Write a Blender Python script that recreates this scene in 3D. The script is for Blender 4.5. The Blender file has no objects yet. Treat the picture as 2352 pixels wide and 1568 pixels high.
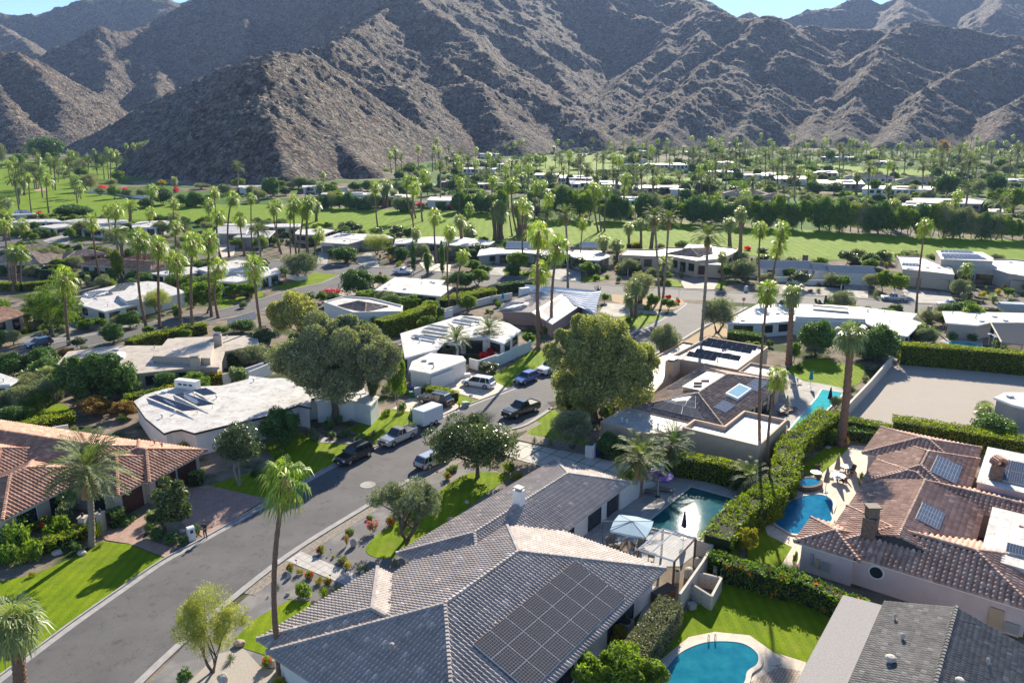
import bpy, bmesh, math, random
import numpy as np
from mathutils import Vector, Matrix
R_=random.Random(7)
NP=np.random.RandomState(11)
scene=bpy.context.scene
# ---------------------------------------------------------------- camera, world, sun, exposure
F=1680.0;HC=36.0;TH=math.atan(449/F);CT=math.cos(TH);ST=math.sin(TH)
cam=bpy.data.cameras.new('camera');co=bpy.data.objects.new('camera',cam);scene.collection.objects.link(co)
cam.sensor_width=36;cam.lens=36*F/2351.0;cam.clip_end=9000;cam.clip_start=0.5
co.location=(0,0,HC);co.rotation_euler=(math.radians(90)-TH,0,0);scene.camera=co
HAZE=.00006
SUN_EL=math.radians(28);SUN_AZ=math.radians(15)
w=bpy.data.worlds.new('World');scene.world=w;w.use_nodes=True
nt=w.node_tree;nt.nodes.clear()
sky=nt.nodes.new('ShaderNodeTexSky');sky.sky_type='NISHITA';sky.sun_disc=False;sky.sun_elevation=SUN_EL;sky.sun_rotation=SUN_AZ
sky.air_density=1.0;sky.dust_density=0.0;sky.ozone_density=3.5;sky.altitude=2500
bg=nt.nodes.new('ShaderNodeBackground');bg.inputs[1].default_value=0.09
ow=nt.nodes.new('ShaderNodeOutputWorld');nt.links.new(sky.outputs[0],bg.inputs[0]);nt.links.new(bg.outputs[0],ow.inputs[0])
sl=bpy.data.lights.new('sun','SUN');sl.energy=5.0;sl.angle=math.radians(0.5);sl.color=(1,0.90,0.74)
so=bpy.data.objects.new('sun',sl);scene.collection.objects.link(so)
sd=Vector((math.sin(SUN_AZ)*math.cos(SUN_EL),math.cos(SUN_AZ)*math.cos(SUN_EL),math.sin(SUN_EL)))
so.rotation_euler=sd.to_track_quat('Z','Y').to_euler()
scene.view_settings.view_transform='Standard';scene.view_settings.look='None';scene.view_settings.gamma=1
scene.view_settings.exposure=1.2
try:
    scene.cycles.max_bounces=8;scene.cycles.transparent_max_bounces=12;scene.cycles.use_fast_gi=False
except Exception: pass
# ---------------------------------------------------------------- picture -> place
def gz(y): return 0.0 if y<180 else 0.04*(y-180)
def Wp(dx,dy,z=0.0):
    xn=(dx-1175.5)/F;yn=(dy-784)/F;f=CT-yn*ST;d=ST+yn*CT
    t=(HC-z)/d if d>1e-6 else 1e9
    if t*f>180: t=(HC-z+7.2)/max(d+.04*f,1e-4)
    return Vector((t*xn,t*f,HC-t*d))
def crop(ox,oy,s):
    def g(x,y,z=0.0): return Wp((ox+x/s)/1.48873,(oy+y/s)/1.48873,z)
    g.D=lambda x,y:((ox+x/s)/1.48873,(oy+y/s)/1.48873)
    g.s=s*1.48873
    return g
c1=crop(0,1400,1.679);c2=crop(900,1400,1.679);c3=crop(1800,1400,1.679);c4=crop(2600,1400,1.679)
m1=crop(0,750,2.24);m2=crop(850,750,2.24);m3=crop(1700,750,2.24);m4=crop(2600,750,2.24)
t1=crop(0,400,2.6133);t2=crop(850,400,2.6133);t3=crop(1700,400,2.6133);t4=crop(2600,400,2.6133)
dd=crop(0,0,1/1.48873)
def proj(p):
    x,y,z=p;dz=z-HC
    c=y*CT-dz*ST; up=y*ST+dz*CT
    return 1175.5+F*x/c, 784-F*up/c
def zat(y,dy):  # height of the point seen at row dy at forward distance y
    yn=(dy-784)/F;return HC-y*(ST+yn*CT)/(CT-yn*ST)
def xat(y,z,dx):
    c=y*CT-(z-HC)*ST;return (dx-1175.5)/F*c
# ---------------------------------------------------------------- materials
def new_mat(name):
    m=bpy.data.materials.new(name);m.use_nodes=True;n=m.node_tree
    return m,n,n.nodes['Principled BSDF']
def nd(n,t,**k):
    o=n.nodes.new(t)
    for a,b in k.items():
        if a.startswith('i_'):
            key=a[2:];key=int(key) if key.isdigit() else key.replace('_',' ')
            o.inputs[key].default_value=b
        else: setattr(o,a,b)
    return o
def coord(n,kind='Object',scale=None):
    tc=nd(n,'ShaderNodeTexCoord');
    if scale is None: return tc.outputs[kind]
    mp=nd(n,'ShaderNodeMapping');mp.inputs['Scale'].default_value=scale;n.links.new(tc.outputs[kind],mp.inputs[0]);return mp.outputs[0]
def geopos(n): return nd(n,'ShaderNodeNewGeometry').outputs['Position']
def noise(n,vec,scale,detail=4,rough=.55):
    o=nd(n,'ShaderNodeTexNoise');o.inputs['Scale'].default_value=scale;o.inputs['Detail'].default_value=detail;o.inputs['Roughness'].default_value=rough
    n.links.new(vec,o.inputs['Vector']);return o.outputs['Fac']
def ramp(n,fac,stops):
    r=nd(n,'ShaderNodeValToRGB');e=r.color_ramp.elements
    while len(e)<len(stops): e.new(.5)
    for i,(p,c) in enumerate(stops): e[i].position=p;e[i].color=(*c,1) if len(c)==3 else c
    n.links.new(fac,r.inputs[0]);return r.outputs[0]
def mix(n,fac,a,b,mode='MIX'):
    m=nd(n,'ShaderNodeMix',data_type='RGBA',blend_type=mode)
    for s,v in ((0,fac),(6,a),(7,b)):
        if hasattr(v,'links') or hasattr(v,'is_linked'): n.links.new(v,m.inputs[s])
        else: m.inputs[s].default_value=(*v,1) if isinstance(v,tuple) else v
    return m.outputs[2]
def bump(n,bs,h,strength=.5,dist=.05):
    b=nd(n,'ShaderNodeBump');b.inputs['Strength'].default_value=strength;b.inputs['Distance'].default_value=dist
    n.links.new(h,b.inputs['Height']);n.links.new(b.outputs[0],bs.inputs['Normal'])
MATS={}
def M(name,c1=(.5,.5,.5),c2=None,scale=3,rough=.8,bs=0,bscale=20,spec=.3,metal=0,c3=None,scale3=.3,coat=0):
    """two or three real colours mixed by noise, with an optional fine bump"""
    if name in MATS: return MATS[name]
    m,n,b=new_mat(name);b.inputs['Roughness'].default_value=rough;b.inputs['Specular IOR Level'].default_value=spec;b.inputs['Metallic'].default_value=metal
    if coat: b.inputs['Coat Weight'].default_value=coat;b.inputs['Coat Roughness'].default_value=.05
    if c2 is None: c2=tuple(x*.82 for x in c1)
    p=geopos(n)
    col=ramp(n,noise(n,p,scale,5,.6),[(.3,c1),(.7,c2)])
    if c3 is not None:
        col=mix(n,ramp(n,noise(n,p,scale3,3),[(.45,(0,0,0)),(.62,(1,1,1))]),col,c3)
    n.links.new(col,b.inputs['Base Color'])
    if bs: bump(n,b,noise(n,p,bscale,3),bs,.03)
    MATS[name]=m;return m
BOOST={'dark_green_leaves':1.7,'olive_green_leaves':2.3,'dull_green_leaves':2.6,'grey_green_leaves':1.35,'fan_palm_fronds':1.3,'grey_fan_palm_fronds':1.25}
def leafmat(name,c1,c2,c3,trans=.35,rough=.55,spec=.25):
    """leaf: colour differs from leaf to leaf and from clump to clump; light passes through"""
    if name in MATS: return MATS[name]
    c1,c2,c3=[tuple(min(.95,x*(1.65 if max(c)<.3 else 1)*BOOST.get(name,1)) for x in c) for c in (c1,c2,c3)]
    m,n,b=new_mat(name);b.inputs['Roughness'].default_value=rough;b.inputs['Specular IOR Level'].default_value=spec
    g=nd(n,'ShaderNodeNewGeometry');oi=nd(n,'ShaderNodeObjectInfo')
    col=ramp(n,g.outputs['Random Per Island'],[(.0,c1),(.5,c2),(1,c3)])
    v=ramp(n,noise(n,coord(n,'Object'),.7,2),[(.3,(.72,.72,.72)),(.7,(1.25,1.2,1.1))])
    col=mix(n,1.0,col,v,'MULTIPLY')
    o=ramp(n,oi.outputs['Random'],[(0,(.8,.86,.85)),(1,(1.22,1.12,1.0))])
    col=mix(n,1.0,col,o,'MULTIPLY')
    n.links.new(col,b.inputs['Base Color'])
    tr=nd(n,'ShaderNodeBsdfTranslucent');tc=mix(n,1.0,col,(1.5,1.6,.5),'MULTIPLY');n.links.new(tc,tr.inputs[0])
    ms=nd(n,'ShaderNodeMixShader');ms.inputs[0].default_value=trans
    n.links.new(b.outputs[0],ms.inputs[1]);n.links.new(tr.outputs[0],ms.inputs[2])
    n.links.new(ms.outputs[0],n.nodes['Material Output'].inputs[0]);MATS[name]=m;return m
# ---------------------------------------------------------------- meshes and objects
def make_mesh(name,verts,faces,mat=None,smooth=False):
    """verts (N,3); faces (M,4) or (M,3) int array, or list of lists"""
    me=bpy.data.meshes.new(name)
    v=np.asarray(verts,dtype=np.float32).reshape(-1,3)
    if isinstance(faces,np.ndarray):
        k=faces.shape[1];me.vertices.add(len(v));me.vertices.foreach_set('co',v.ravel())
        me.loops.add(faces.size);me.loops.foreach_set('vertex_index',faces.astype(np.int32).ravel())
        me.polygons.add(len(faces));me.polygons.foreach_set('loop_start',np.arange(0,faces.size,k,dtype=np.int32))
        me.update(calc_edges=True)
    else:
        me.from_pydata(v.tolist(),[],[list(f) for f in faces]);me.update()
    if smooth: me.polygons.foreach_set('use_smooth',[True]*len(me.polygons))
    if mat: me.materials.append(mat)
    return me
COL=scene.collection
def link(name,me,parent=None,loc=(0,0,0)):
    o=bpy.data.objects.new(name,me);COL.objects.link(o)
    if parent: o.parent=parent
    o.location=loc;return o
def root(name,loc,label,cat,group=None,rz=0):
    o=bpy.data.objects.new(name,None);COL.objects.link(o);o.location=loc;o.rotation_euler=(0,0,rz);o.empty_display_size=.2
    o['label']=label;o['category']=cat
    if group:o['group']=group
    return o
def tag(o,label,cat,group=None):
    o['label']=label;o['category']=cat
    if group:o['group']=group
    return o
class MB:
    def __init__(s): s.v=[];s.f=[]
    def add(s,vs,fs):
        b=len(s.v);s.v+= [tuple(x) for x in vs];s.f+=[[b+i for i in f] for f in fs]
    def quad(s,a,b,c,d): s.add([a,b,c,d],[(0,1,2,3)])
    def poly(s,p): s.add(p,[tuple(range(len(p)))])
    def obox(s,c,ax,ay,sx,sy,z0,z1):
        """box centred at c (x,y), axes ax, ay unit 2D"""
        P=[(c[0]+ax[0]*i*sx/2+ay[0]*j*sy/2,c[1]+ax[1]*i*sx/2+ay[1]*j*sy/2) for i,j in((-1,-1),(1,-1),(1,1),(-1,1))]
        s.prism(P,z0,z1)
    def box(s,x0,x1,y0,y1,z0,z1): s.prism([(x0,y0),(x1,y0),(x1,y1),(x0,y1)],z0,z1)
    def prism(s,P,z0,z1):
        a=sum(P[i][0]*P[(i+1)%len(P)][1]-P[(i+1)%len(P)][0]*P[i][1] for i in range(len(P)))
        if a<0:P=P[::-1]
        n=len(P);s.add([(p[0],p[1],z0) for p in P]+[(p[0],p[1],z1) for p in P],
            [tuple(range(n))[::-1],tuple(range(n,2*n))]+[(i,(i+1)%n,n+(i+1)%n,n+i) for i in range(n)])
    def tube(s,pts,rad,k=8,cap=True):
        pts=[Vector(p) for p in pts];n=len(pts)
        if not hasattr(rad,'__len__'):rad=[rad]*n
        b=len(s.v)
        for i,p in enumerate(pts):
            t=(pts[min(i+1,n-1)]-pts[max(i-1,0)]).normalized()
            a=Vector((0,0,1)) if abs(t.z)<.9 else Vector((1,0,0))
            e1=t.cross(a).normalized();e2=t.cross(e1)
            for j in range(k):
                q=2*math.pi*j/k;s.v.append(tuple(p+(e1*math.cos(q)+e2*math.sin(q))*rad[i]))
        for i in range(n-1):
            for j in range(k):
                s.f.append([b+i*k+j,b+i*k+(j+1)%k,b+(i+1)*k+(j+1)%k,b+(i+1)*k+j])
        if cap: s.f.append([b+j for j in range(k)][::-1]);s.f.append([b+(n-1)*k+j for j in range(k)])
    def lathe(s,c,prof,k=12):
        b=len(s.v);n=len(prof)
        for r,z in prof:
            for j in range(k):
                q=2*math.pi*j/k;s.v.append((c[0]+r*math.cos(q),c[1]+r*math.sin(q),c[2]+z))
        for i in range(n-1):
            for j in range(k): s.f.append([b+i*k+j,b+i*k+(j+1)%k,b+(i+1)*k+(j+1)%k,b+(i+1)*k+j])
        s.f.append([b+j for j in range(k)][::-1]);s.f.append([b+(n-1)*k+j for j in range(k)])
    def build(s,name,mat,parent=None,smooth=False,world=True,bevel=0):
        v=np.array(s.v,dtype=float).reshape(-1,3)
        if parent is not None and world:
            o=parent;off=np.zeros(3)
            while o is not None: off+=np.array(o.location);o=o.parent
            v=v-off
        me=make_mesh(name,v,s.f,mat,smooth)
        if bevel:
            bm=bmesh.new();bm.from_mesh(me);bmesh.ops.bevel(bm,geom=bm.edges[:],offset=bevel,segments=1,affect='EDGES');bm.to_mesh(me);bm.free()
        return link(name,me,parent)
def offset_poly(P,d):
    """positive d shrinks a CCW polygon"""
    n=len(P);out=[]
    for i in range(n):
        a=Vector(P[i-1]);b=Vector(P[i]);c=Vector(P[(i+1)%n])
        e1=(b-a).normalized();e2=(c-b).normalized()
        n1=Vector((-e1.y,e1.x));n2=Vector((-e2.y,e2.x));k=1+n1.dot(n2)
        m=(n1+n2)*(d/max(k,.35));out.append((b.x+m.x,b.y+m.y))
    return out
def ccw(P):
    a=sum(P[i][0]*P[(i+1)%len(P)][1]-P[(i+1)%len(P)][0]*P[i][1] for i in range(len(P)))
    return list(P) if a>0 else list(P)[::-1]
# ---- noise in numpy
def vnoise(x,y,seed=0):
    xi=np.floor(x).astype(np.int64);yi=np.floor(y).astype(np.int64);xf=x-xi;yf=y-yi
    def h(a,b):
        n=(a*374761393+b*668265263+seed*1442695041)&0x7fffffff
        n=((n^(n>>13))*1274126177)&0x7fffffff
        return ((n^(n>>16))&0xffff)/65535.0
    u=xf*xf*(3-2*xf);v=yf*yf*(3-2*yf)
    return (h(xi,yi)*(1-u)+h(xi+1,yi)*u)*(1-v)+(h(xi,yi+1)*(1-u)+h(xi+1,yi+1)*u)*v
def fbm(x,y,o=5,seed=0,ridged=False):
    s=0;a=.5;tot=0
    for i in range(o):
        n=vnoise(x*2**i+17.3*i,y*2**i-9.1*i,seed+i)
        if ridged:n=1-abs(2*n-1)
        s=s+a*n;tot+=a;a*=.5
    return s/tot
# ================================================================ ground sheets
def ground_tex():
    m,n,b=new_mat('desert_ground');b.inputs['Roughness'].default_value=.95;b.inputs['Specular IOR Level'].default_value=.1
    p=geopos(n)
    soil=ramp(n,noise(n,p,.25,6,.7),[(.3,(.14,.115,.085)),(.5,(.22,.18,.14)),(.7,(.33,.27,.21))]);soil=mix(n,ramp(n,noise(n,p,.11,4,.6),[(.50,(0,0,0)),(.58,(1,1,1))]),soil,(.05,.075,.022))
    fine=ramp(n,noise(n,p,14,2),[(.35,(.75,.75,.75)),(.65,(1.15,1.15,1.15))]);soil=mix(n,1.0,soil,fine,'MULTIPLY')
    grass=ramp(n,noise(n,p,.5,5,.7),[(.3,(.03,.07,.012)),(.7,(.10,.20,.02))])
    sep=nd(n,'ShaderNodeSeparateXYZ');n.links.new(p,sep.inputs[0])
    far=nd(n,'ShaderNodeMapRange');far.inputs[1].default_value=265;far.inputs[2].default_value=290;n.links.new(sep.outputs[1],far.inputs[0])
    near2=nd(n,'ShaderNodeMapRange');near2.inputs[1].default_value=1000;near2.inputs[2].default_value=860;n.links.new(sep.outputs[1],near2.inputs[0])
    pat=ramp(n,noise(n,p,.02,3),[(.46,(0,0,0)),(.5,(1,1,1))])
    mu=nd(n,'ShaderNodeMath',operation='MULTIPLY');n.links.new(pat,mu.inputs[0]);n.links.new(far.outputs[0],mu.inputs[1])
    mv=nd(n,'ShaderNodeMath',operation='MULTIPLY');n.links.new(mu.outputs[0],mv.inputs[0]);n.links.new(near2.outputs[0],mv.inputs[1])
    n.links.new(mix(n,mv.outputs[0],soil,grass),b.inputs['Base Color']);bump(n,b,noise(n,p,8,5),.6,.08);return m
def struct(o,label=None):
    o['kind']='structure'
    if label:o['label']=label
    return o
SHN=[0];SHEETS=[]
def sheet(name,pts,mat,layer=1,label=None):
    SHN[0]+=1;eps=.0003*SHN[0]
    """flat sheet draped on the ground; layer sets the few mm it lies above the one below"""
    from mathutils.geometry import delaunay_2d_cdt
    Q=[Vector((p[0],p[1])) for p in ccw([(q[0],q[1]) for q in pts])]
    vv,_e,ff,*_r=delaunay_2d_cdt(Q,[],[list(range(len(Q)))],1,1e-4)
    bm=bmesh.new();vs=[bm.verts.new((p[0],p[1],0)) for p in vv]
    for f in ff:
        try:bm.faces.new([vs[k] for k in f])
        except ValueError:pass
    bmesh.ops.bisect_plane(bm,geom=bm.verts[:]+bm.edges[:]+bm.faces[:],plane_co=(0,180,0),plane_no=(0,1,0))
    SHEETS.append((name,[(q.x,q.y) for q in Q]))
    for v in bm.verts: v.co.z=gz(v.co.y)+(.008*layer+eps)*(1 if v.co.y<180 else 3)
    bm.normal_update()
    for f in bm.faces:
        if f.normal.z<0:f.normal_flip()
    me=bpy.data.meshes.new(name);bm.to_mesh(me);bm.free();me.materials.append(mat)
    o=link(name,me);return struct(o,label)
def smoothpts(pts,k=4,closed=False):
    P=[Vector((p[0],p[1],0)) for p in pts];n=len(P);out=[]
    rng=range(n) if closed else range(n-1)
    for i in rng:
        g=(lambda j:P[j%n]) if closed else (lambda j:P[max(0,min(n-1,j))])
        a,b,c,d=g(i-1),g(i),g(i+1),g(i+2)
        for s in range(k):
            t=s/k;out.append(.5*((2*b)+(c-a)*t+(2*a-5*b+4*c-d)*t*t+(3*b-a-3*c+d)*t**3))
    if not closed: out.append(P[-1])
    return out
def ribbon(pts,width,h,name,mat,side=1,z0=0,layer=1,kind=None):
    """kerb-like strip of real height h along a line, width to one side"""
    P=[Vector((p[0],p[1])) for p in pts];v=[];f=[]
    for i,p in enumerate(P):
        t=(P[min(i+1,len(P)-1)]-P[max(i-1,0)]).normalized();nn=Vector((-t.y,t.x))*side*width;q=p+nn
        a=gz(p.y)+z0;b=gz(q.y)+z0
        v+=[(p.x,p.y,a-.3),(p.x,p.y,a+h),(q.x,q.y,b+h),(q.x,q.y,b-.3)]
    for i in range(len(P)-1):
        k=4*i
        for j in range(3): f.append([k+j,k+j+1,k+5+j,k+4+j])
    f.append([0,1,2,3]);k=4*(len(P)-1);f.append([k+3,k+2,k+1,k])
    o=link(name,make_mesh(name,v,f,mat))
    return struct(o) if kind is None else o
g=make_mesh('ground',[(-2600,20,0),(2800,20,0),(-2600,180,0),(2800,180,0),(-2600,2600,96.8),(2800,2600,96.8),(-400,-60,0),(400,-60,0)],[[0,1,3,2],[2,3,5,4],[0,6,7,1]],ground_tex())
struct(link('ground',g))
def lawn_mat(name,a,b_,c):
    m,n,b=new_mat(name);b.inputs['Roughness'].default_value=.9;b.inputs['Specular IOR Level'].default_value=.12
    p=geopos(n)
    col=ramp(n,noise(n,p,.35,5,.65),[(.3,a),(.55,b_),(.75,c)])
    col=mix(n,1.0,col,ramp(n,noise(n,p,9,3,.7),[(.3,(.7,.72,.7)),(.7,(1.25,1.2,1.1))]),'MULTIPLY')
    wv=nd(n,'ShaderNodeTexWave');wv.inputs['Scale'].default_value=.11 if 'fair' in name else .35;wv.inputs['Distortion'].default_value=.6;n.links.new(p,wv.inputs['Vector']);col=mix(n,1.0,col,ramp(n,wv.outputs['Fac'],[(.35,(.90,.92,.9)),(.65,(1.06,1.05,1.02))]),'MULTIPLY')
    col=mix(n,ramp(n,noise(n,p,.16,5,.7),[(.56,(0,0,0)),(.72,(.6,.6,.6))]),col,(.24,.25,.05))
    n.links.new(col,b.inputs['Base Color']);bump(n,b,noise(n,p,25,3,.8),.9,.06)
    tr=nd(n,'ShaderNodeBsdfTranslucent');n.links.new(mix(n,1.0,col,(1.0,1.2,.4),'MULTIPLY'),tr.inputs[0])
    return m
GRASS=lawn_mat('lawn_grass',(.12,.20,.004),(.18,.265,.005),(.25,.31,.012))
GOLF=lawn_mat('fairway_grass',(.10,.185,.003),(.16,.26,.004),(.22,.30,.010))
def asphalt():
    m,n,b=new_mat('asphalt');b.inputs['Roughness'].default_value=.85;b.inputs['Specular IOR Level'].default_value=.3
    p=geopos(n)
    col=ramp(n,noise(n,p,.25,5,.6),[(.3,(.095,.091,.092)),(.7,(.135,.129,.128))])
    col=mix(n,1.0,col,ramp(n,noise(n,p,30,2,.8),[(.3,(.8,.8,.8)),(.7,(1.2,1.2,1.2))]),'MULTIPLY')
    st=ramp(n,noise(n,p,.9,6,.75),[(.36,(.72,.72,.73)),(.45,(1,1,1))]);col=mix(n,1.0,col,st,'MULTIPLY')
    v=nd(n,'ShaderNodeTexVoronoi',feature='DISTANCE_TO_EDGE');v.inputs['Scale'].default_value=.22
    wn=nd(n,'ShaderNodeTexNoise');wn.inputs['Scale'].default_value=.6;n.links.new(p,wn.inputs['Vector'])
    ad=nd(n,'ShaderNodeVectorMath',operation='MULTIPLY_ADD');n.links.new(wn.outputs['Color'],ad.inputs[0]);ad.inputs[1].default_value=(3,3,3);n.links.new(p,ad.inputs[2]);n.links.new(ad.outputs[0],v.inputs['Vector'])
    cr=ramp(n,v.outputs[0],[(0,(.78,.78,.78)),(.003,(.8,.8,.8)),(.006,(1,1,1))]);col=mix(n,1.0,col,cr,'MULTIPLY')
    n.links.new(col,b.inputs['Base Color']);bump(n,b,noise(n,p,40,2),.4,.02);return m
ASPH=asphalt()
CONC=M('concrete',(.42,.40,.36),(.34,.32,.29),1.2,.85,.3,25,c3=(.28,.26,.23),scale3=.5)
KERB=M('kerb_concrete',(.40,.38,.36),(.28,.27,.26),1.5,.85,.2,20)
def joints(name,a,b_,mortar,sx,sy,rot,msize=.02,off=0.0):
    m,n,b=new_mat(name);b.inputs['Roughness'].default_value=.8
    tc=nd(n,'ShaderNodeNewGeometry');mp=nd(n,'ShaderNodeMapping');mp.inputs['Rotation'].default_value=(0,0,rot);n.links.new(tc.outputs['Position'],mp.inputs[0])
    br=nd(n,'ShaderNodeTexBrick');br.offset=off;br.inputs['Scale'].default_value=1;br.inputs['Brick Width'].default_value=sx;br.inputs['Row Height'].default_value=sy
    br.inputs['Mortar Size'].default_value=msize;br.inputs['Color1'].default_value=(*a,1);br.inputs['Color2'].default_value=(*b_,1);br.inputs['Mortar'].default_value=(*mortar,1)
    n.links.new(mp.outputs[0],br.inputs['Vector'])
    col=mix(n,1.0,br.outputs['Color'],ramp(n,noise(n,tc.outputs['Position'],1.5,5,.7),[(.3,(.82,.82,.82)),(.7,(1.12,1.1,1.08))]),'MULTIPLY')
    n.links.new(col,b.inputs['Base Color']);bump(n,b,noise(n,tc.outputs['Position'],20,3),.3,.02);return m
UA=math.atan2(.6030,.7977) # grid of houses: angle of u from +y toward +x
GRID=math.pi/2-UA
PAVER=joints('pink_paver_surface',(.40,.26,.21),(.34,.215,.17),(.24,.16,.13),.55,.4,-GRID,.02,.5)
SLAB=joints('slab_with_grass_joints',(.50,.47,.42),(.46,.43,.39),(.07,.12,.03),3.1,1.9,-GRID,.06)
PATH=joints('stepping_path',(.48,.46,.43),(.43,.41,.38),(.14,.13,.12),.75,.75,-GRID,.02)
DECK=joints('grey_stone_deck',(.40,.39,.38),(.33,.33,.33),(.2,.2,.2),1.2,.6,-GRID,.01,.5)
PDECK=joints('sand_pool_deck',(.62,.52,.42),(.56,.47,.38),(.3,.25,.2),2.6,2.6,-GRID,.015)
BRICKP=joints('cobble_paver_surface',(.48,.38,.29),(.36,.28,.21),(.16,.13,.1),.3,.2,-GRID,.02,.5)
CROSSP=joints('brick_drive_surface',(.33,.25,.22),(.27,.20,.18),(.18,.14,.13),.5,.25,.2,.01,.5)
GRAV=M('grey_gravel',(.21,.20,.20),(.13,.125,.125),22,.95,.9,30,c3=(.25,.235,.22),scale3=.4)
LGRAV=M('pale_gravel',(.46,.41,.35),(.32,.28,.24),10,.95,.8,22,c3=(.38,.335,.285),scale3=.35)
ROCKB=M('river_rock',(.36,.30,.23),(.10,.09,.08),5,.9,1,8,c3=(.28,.25,.21),scale3=3)
SAND=M('yellow_sand',(.42,.31,.19),(.34,.25,.15),6,.95,.4,20)
MULCH=M('dark_mulch',(.07,.05,.035),(.045,.035,.025),8,.95,.6,15)
# ---- roads
left=[c1(-60,1580),c1(380,1250),c1(700,1025),c1(940,862),c1(1170,740),c1(1540,530),c2(270,392),c2(420,312),c2(640,218),c2(880,105),c2(1150,-15),m2(2016,1295),m3(130,1272),m3(330,1170),m3(700,985),m3(1100,840),m3(1280,748),m3(1400,675),m3(1440,640)]
right=[c1(700,1680),c1(1020,1372),c1(1390,1050),c2(215,795),c2(620,545),c2(880,385),c2(1060,300),c2(1350,140),c3(0,90),c3(150,-5),m3(430,1448),m3(800,1250),m3(1200,1040),m3(1410,928),m3(1600,815),m3(1800,735),m3(1920,672)]
L=smoothpts(left,4);Rr=smoothpts(right,4)
sheet('road',L+Rr[::-1],ASPH,2,'grey asphalt street curving away through the houses')
ribbon(L,.55,.02,'gutter',KERB,-1);ribbon(L,.17,.14,'kerb',KERB,1)
ribbon(Rr,.55,.02,'gutter',KERB,1);ribbon(Rr,.17,.14,'kerb',KERB,-1)
far=smoothpts([m1(-300,120),m1(430,172),m1(1000,210),m1(1500,262),m2(560,345),m2(1100,375),m2(1500,405),m3(0,432),m3(400,462),m3(900,508),m3(1340,532),m4(0,572),m4(640,598),m4(1130,640),m4(1600,665),m4(2300,705)],3)
near=smoothpts([m1(-300,210),m1(430,250),m1(1000,300),m1(1500,345),m2(430,405),m2(1000,462),m2(1500,502),m3(0,520),m3(400,548),m3(900,580),m3(1430,612),m4(110,655),m4(640,690),m4(1130,720),m4(1600,745),m4(2300,790)],3)
sheet('road',far+near[::-1],ASPH,1,'cross street running past the far row of houses')
ribbon(far,.5,.12,'kerb',KERB,1);ribbon(near[:13],.5,.12,'kerb',KERB,-1)
f2=smoothpts([m1(-250,1100),m1(0,1045),m1(160,1012),m1(420,952),m1(850,862),m1(1100,808),m1(1400,745),m1(1680,700),m1(2016,608),m2(330,540),m2(560,490),m2(700,430)],3)
n2=smoothpts([m1(-250,1230),m1(0,1150),m1(240,1092),m1(620,985),m1(900,930),m1(1100,880),m1(1400,825),m1(1700,765),m1(2016,695),m2(330,625),m2(600,580),m2(900,480)],3)
sheet('road',f2+n2[::-1],ASPH,3,'side street passing the white flat houses at left')
ribbon(f2,.45,.12,'kerb',KERB,1);ribbon(n2,.45,.12,'kerb',KERB,-1)
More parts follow.
